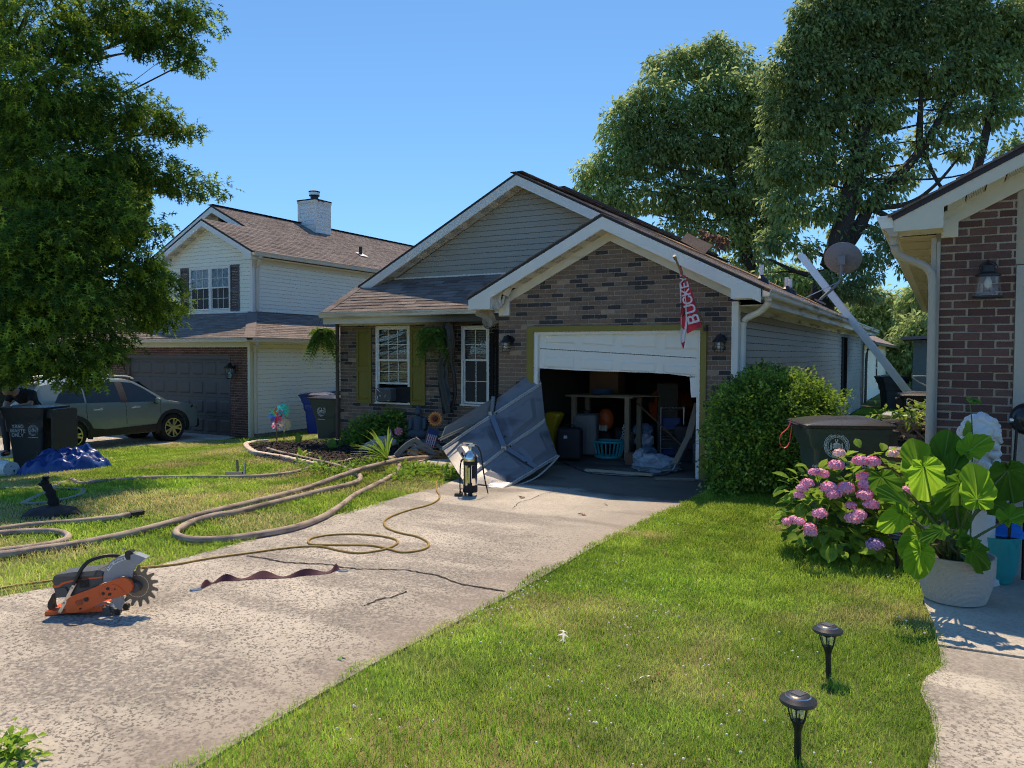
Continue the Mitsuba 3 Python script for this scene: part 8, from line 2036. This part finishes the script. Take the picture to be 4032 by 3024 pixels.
light((-0.544,3.676,0.0), 'nearest solar path light at the bottom of the lawn, panel on its cap showing',(.0, .02))
light((-0.324,7.48,0.0), 'solar path light half hidden between the hydrangea and the taupe planter',(0,0))
# ------------------------------------------------------------------ white bust, teal pot, tall seedling
M('plaster',(.62, .60, .585), .75)
BST = thing('bust', 'white plaster head with thick curly hair standing before the dark bricks', 'sculpture')
bc_ = np.array((0.256,7.301,1.186))
r = np.random.default_rng(29)
hm = [m3.Manifold.sphere(1,24).scale([.135, .14, .165])]
for q in range(120):
    d = rnd_unit(1, r)[0]
    if d @ cr3 > .72 and d[2] < .45: continue
    hm.append(m3.Manifold.sphere(r.uniform(.024, .040),8).translate([float(x) for x in d*V(.135, .14, .165)]))
for (u, z, rr) in ((.150,-.02, .028),(.165,-.045, .022),(.145,-.085, .024),(.148,-.11, .02),(.125,-.14, .045),(.13, .04, .04)): hm.append(m3.Manifold.sphere(rr,12).translate([float(x) for x in cr3*u + V(0,0, z)]))
hm.append(m3.Manifold.batch_hull([m3.Manifold.sphere(.085,14).translate([0,0,-.14]), m3.Manifold.sphere(.11,14).translate([0,0,-.32])]))
for q in range(46):
    a = r.uniform(0,6.28); z = r.uniform(-.33,-.12)
    hm.append(m3.Manifold.sphere(r.uniform(.024, .04),8).translate([.12*math.cos(a), .12*math.sin(a), z]))
hm.append(m3.Manifold.batch_hull([m3.Manifold.sphere(.09,14).translate([.0,0,-.34]), m3.Manifold.sphere(.08,12).translate([float(x) for x in cr3*.17-V(0,0, .48)]), m3.Manifold.sphere(.08,12).translate([float(x) for x in -cr3*.17-V(0,0, .48)])]))
mm = hm[0]
for h in hm[1:]: mm = mm + h
hmesh = mtri(mm.refine_to_length(.02)); hmesh.merge_vertices(); trimesh.smoothing.filter_taubin(hmesh, iterations=3); hmesh.apply_translation(bc_)
add(BST + '__head', hmesh, 'plaster', True)
add(BST + '__pedestal', lathe([(0, .022),(.17, .022),(.17, .06),(.13, .09),(.12, bc_[2]-.58),(.16, bc_[2]-.54),(0, bc_[2]-.53)],(bc_[0], bc_[1],0),24), 'plaster',30)
TP = thing('planter', 'teal glazed pot with blue plastic inside, behind the taupe planter', 'pot')
tp = (0.389,7.348,0.0)
add(TP + '__body', lathe([(0, .02),(.10, .02),(.12, .04),(.125, .08),(.15, .12),(.165, .36),(.17, .40),(.158, .40),(.15, .3),(0, .29)],(tp[0], tp[1],0),28), 'teal_glaze',30)
M('teal_glaze',(.03, .30, .30), .25)
add(TP + '__blue_sheet', crump if False else shell(*patch(V(tp[0]-.19, tp[1]-.08, .37), V(tp[0]+.20, tp[1]-.02, .40), V(tp[0]+.14, tp[1]+.12, .50), V(tp[0]-.15, tp[1]+.1, .44),14,9, .05,3), .004), 'blue_film',40)
M('blue_film',(.02, .20, .70), .2); 
add(TP + '__red_corner', shell(*patch(V(tp[0]+.19, tp[1]-.03, .385), V(tp[0]+.28, tp[1]-.02, .41), V(tp[0]+.27, tp[1]+.06, .44), V(tp[0]+.18, tp[1]+.05, .43),6,5, .01,6), .004), 'red_plastic')
TS = thing('seedling', 'tall thin weed stem with a star of leaves rising in front of the white bust', 'plant')
t0_, t1_ = (0.198,6.976,1.005),(0.169,6.981,1.494)
add(TS + '__stem', tube(spline([V(t0_[0], t0_[1], .3), V(*t0_), V(*t0_)*.4+V(*t1_)*.6+V(.01,0,0), V(*t1_)],6), np.linspace(.008, .004,19),6), 'stem_green',50)
r = np.random.default_rng(33)
for q in range(7):
    d = unit(rnd_unit(1, r)[0]*V(1,1, .1)); m_, u_ = scatter(broad(.4), np.array([t1_]), np.array([.13]), np.array([d]), np.array([V(0,0,1)]), np.array([.35])); add(TS + '__leaf', m_, 'plant', True, uv=u_)
for f_ in ((2086,905),(2099,912),(2082,944)):
    pass
for p_ in [(0.16,6.969,1.331),(0.179,6.979,1.306),(0.144,6.955,1.2)]:
    m_, u_ = scatter(broad(.6), np.array([p_]), np.array([.11]), np.array([V(0,0,-1)+cr3*r.normal(0, .3)]), np.array([-fD]), np.array([.35])); add(TS + '__leaf', m_, 'plant', True, uv=u_)
CH = Obj('patio_chair', 'black metal patio chair cut off by the right frame edge', 'chair',(.98,6.62, .022), .3)
for q in ((-.22,-.22),(.22,-.22),(-.22, .22),(.22, .22)): CH.a('leg', tube([(q[0]*1.1, q[1]*1.1,0),(q[0], q[1], .42)], .012,8), 'black')
CH.a('seat', rbox((0,0, .43),(.5, .5, .03), .012), 'black'); CH.a('backrest', cat([tube(spline([(-.23, .24, .43),(-.23, .30, .8),(-.1, .32, .92),(.1, .32, .92),(.23, .30, .8),(.23, .24, .43)],5), .012,8)] + [tube([(x, .24, .43),(x, .31, .9)], .006,6) for x in (-.14,-.07,0, .07, .14)]), 'black')
GR = thing('kettle_grill', 'round black kettle grill lid barely showing at the right frame edge', 'grill')
g_ = (0.584,7.373,1.331)
add(GR + '__bowl', ball(g_, .13,3), 'black_gloss', True); add(GR + '__leg', cat([tube([V(*g_)+V(x, y,-.08), V(g_[0]+x*1.6, g_[1]+y*1.6, .022)], .012,6) for x, y in ((-.08,-.05),(.08,-.05),(0, .09))]), 'black'); add(GR + '__handle', ball(V(*g_)-cr3*.13+V(0,0,-.01), .022,2), 'chrome')
# ------------------------------------------------------------------ things between the houses
ACU = thing('air_conditioner', 'grey outdoor air conditioning unit between the houses, behind the green cart', 'air conditioner')
a0 = (-0.481,13.379,0.69)
ax0, ay0 = a0[0]+.05, a0[1]+.3
add(ACU + '__case', rbox((ax0, ay0, .44),(.78, .78, .84), .03), 'ac_dark'); M('ac_dark',(.035, .04, .042), .5)
add(ACU + '__top', rbox((ax0, ay0, .89),(.84, .84, .07), .03), 'ac_top',40); M('ac_top',(.34, .36, .35), .4)
add(ACU + '__louvre', cat([box((ax0, ay0-.392, .15+q*.045),(.72, .012, .012)) for q in range(15)]), 'shed_grey')
add(ACU + '__corner_panel', cat([box((ax0+sx*.36, ay0-.39, .44),(.06, .03, .82)) for sx in (-1,1)]), 'shed_grey')
a1 = (-0.403,16.389,0.701)
cart('waste_cart', 'black lidded cart standing behind the air conditioning unit at the ladder foot',(a1[0]+.1, a1[1],0), yaw_cart+2.8, 'cart_black', 'cart_lid',1.05)
a2 = (-1.584,29.862,0.061)
cart('waste_cart', 'distant black cart by the corner of the small far house',(a2[0], a2[1],0), .4, 'cart_black', 'cart_black',1.05)
PB = thing('plastic_tote', 'brown plastic tote with a shiny rim holding cut branches beside the green cart', 'box')
b_ = (-0.485,9.956,0.735)
add(PB + '__body', rbox((b_[0], b_[1]+.2, .36),(.42, .42, .72), .03), 'tote_brown'); M('tote_brown',(.15, .10, .085), .4)
add(PB + '__rim', box((b_[0], b_[1]+.2, .735),(.47, .47, .04)), 'tote_rim'); M('tote_rim',(.30, .26, .26), .25)
BP = thing('brush_pile', 'pile of cut branches and wilted leaves between the green cart and the brick corner', 'brush')
r = np.random.default_rng(35)
bq = np.array((-0.361,10.718,0.945))
add(BP + '__branch', cat([tube(spline([bq+r.normal(0, .28,3)*V(1, .7, .25)-V(0,0, .12), bq+r.normal(0, .15,3)*V(1,1, .4), bq+r.normal(0, .34,3)*V(1, .7, .3)],5), r.uniform(.008, .028),6) for _ in range(34)]), 'old_wood',50)
add(BP + '__heap', trimesh.Trimesh(*(lambda m: (m.vertices*V(.55, .45, bq[2]*.85)*(1+.3*(meshkit.fbm(m.vertices*4,3)[:, None]-.5))+V(bq[0], bq[1],0), m.faces))(trimesh.creation.icosphere(3)), process=False), 'mulch_chip')
mm_, uu_ = clump_leaves(diamond(.5), [(tuple(bq+V(-.1,0, .12)),(.42, .3, .16)),(tuple(bq+V(.15, .1, .16)),(.3, .3, .16))],60,6, .1, .09, r, .3,(.45, .3)); add(BP + '__leaves', mm_, 'plant', uv=uu_)
stuff(BP + '__leaves')
WR = thing('wire', 'loose pale cable looping from the wall behind the brick corner', 'cable')
add(WR + '__cable', tube(spline([(-0.152,10.157,1.169),(-0.25,10.105,1.205),(-0.329,10.063,1.237),(-0.372,10.042,1.279),(-0.359,10.051,1.331),(-0.275,10.095,1.3),(-0.159,10.158,1.264)],8), .006,6), 'trim_cream', True)
add(WR + '__cable', tube(spline([(-0.205,12.42,1.397),(-0.314,12.363,1.461),(-0.389,12.325,1.525),(-0.355,12.344,1.544),(-0.231,12.412,1.545)],6), .010,6), 'trim_cream', True)
FN = thing('fence', 'pale wooden fence far behind the trees between the houses', 'fence')
fx, fy = (-2.554,61.268)
for q in range(36): add(FN + '__slat', box((fx-1.5+q*.16, fy+.4*math.sin(q), .85),(.145, .02,1.7+.03*(q % 3))), 'wood_pale')
# ------------------------------------------------------------------ litter
AX_ = thing('pick_tool', 'small dark pick head standing in the lawn behind the long pale hose', 'tool')
a0 = np.array((-9.115,8.236,0.0))
add(AX_ + '__handle', cat([tube([a0, a0+cr3*-.01+V(0,0, .26)], .018,7)]), 'old_wood'); add(AX_ + '__blade', cat([tube([a0+cr3*.09, a0+cr3*.11+V(0,0, .24)], [.035, .006],6), box(a0+cr3*-.06+V(0,0, .05),(.26, .03, .07), rz=yaw_cart)]), 'steel')
r = np.random.default_rng(61)
lo_ = flat_leaf(leaf_oak(), .8)
for q,(p_, m, l) in enumerate(zip([(-4.662,8.793,0.0),(-3.588,8.179,-0.0),(-3.073,3.597,0.0),(-1.332,4.248,0.0),(-1.376,4.138,0.0),(-2.141,4.597,0.0),(-1.742,7.088,0.0),(-2.252,6.932,0.0),(-1.956,8.652,0.0),(-3.609,8.863,0.0)], ['dead_leaf', 'dead_leaf', 'leaf_green', 'dead_leaf', 'plaster', 'plaster', 'dead_leaf', 'dead_leaf', 'dead_leaf', 'dead_leaf'], ['curled brown leaf on the sunny driveway near the extinguisher', 'curled brown leaf in the middle of the sunny driveway', 'fresh green leaf fallen on the near driveway', 'dead brown leaf in the lawn right of a pale scrap', 'small pale paper scrap in the near lawn beside a dead leaf', 'crumpled white paper ring lying in the near lawn', 'dark dead leaf in the middle of the right-hand lawn', 'dark dead leaf in the lawn nearer the driveway edge', 'brown leaf in the lawn near the hydrangea', 'small brown leaf at the shadow edge on the driveway'])):
    t = thing('fallen_leaf' if 'leaf' in m else 'paper_scrap', l, 'leaf' if 'leaf' in m else 'litter')
    for _ in range(3 if q in (0,1) else 1):
        a = r.uniform(0,6.28); m_, u_ = scatter(lo_, np.array([p_])+r.normal(0, .02,(1,3))*V(1,1,0)+V(0,0, .055 if q > 2 and q < 9 else .03), np.array([.10]), np.array([V(math.cos(a), math.sin(a), .25)]), np.array([V(.3*r.normal(), .3,1)]), np.array([.5]))
        add(t + '__blade', m_, m)
M('leaf_green',(.16, .28, .05), .5)
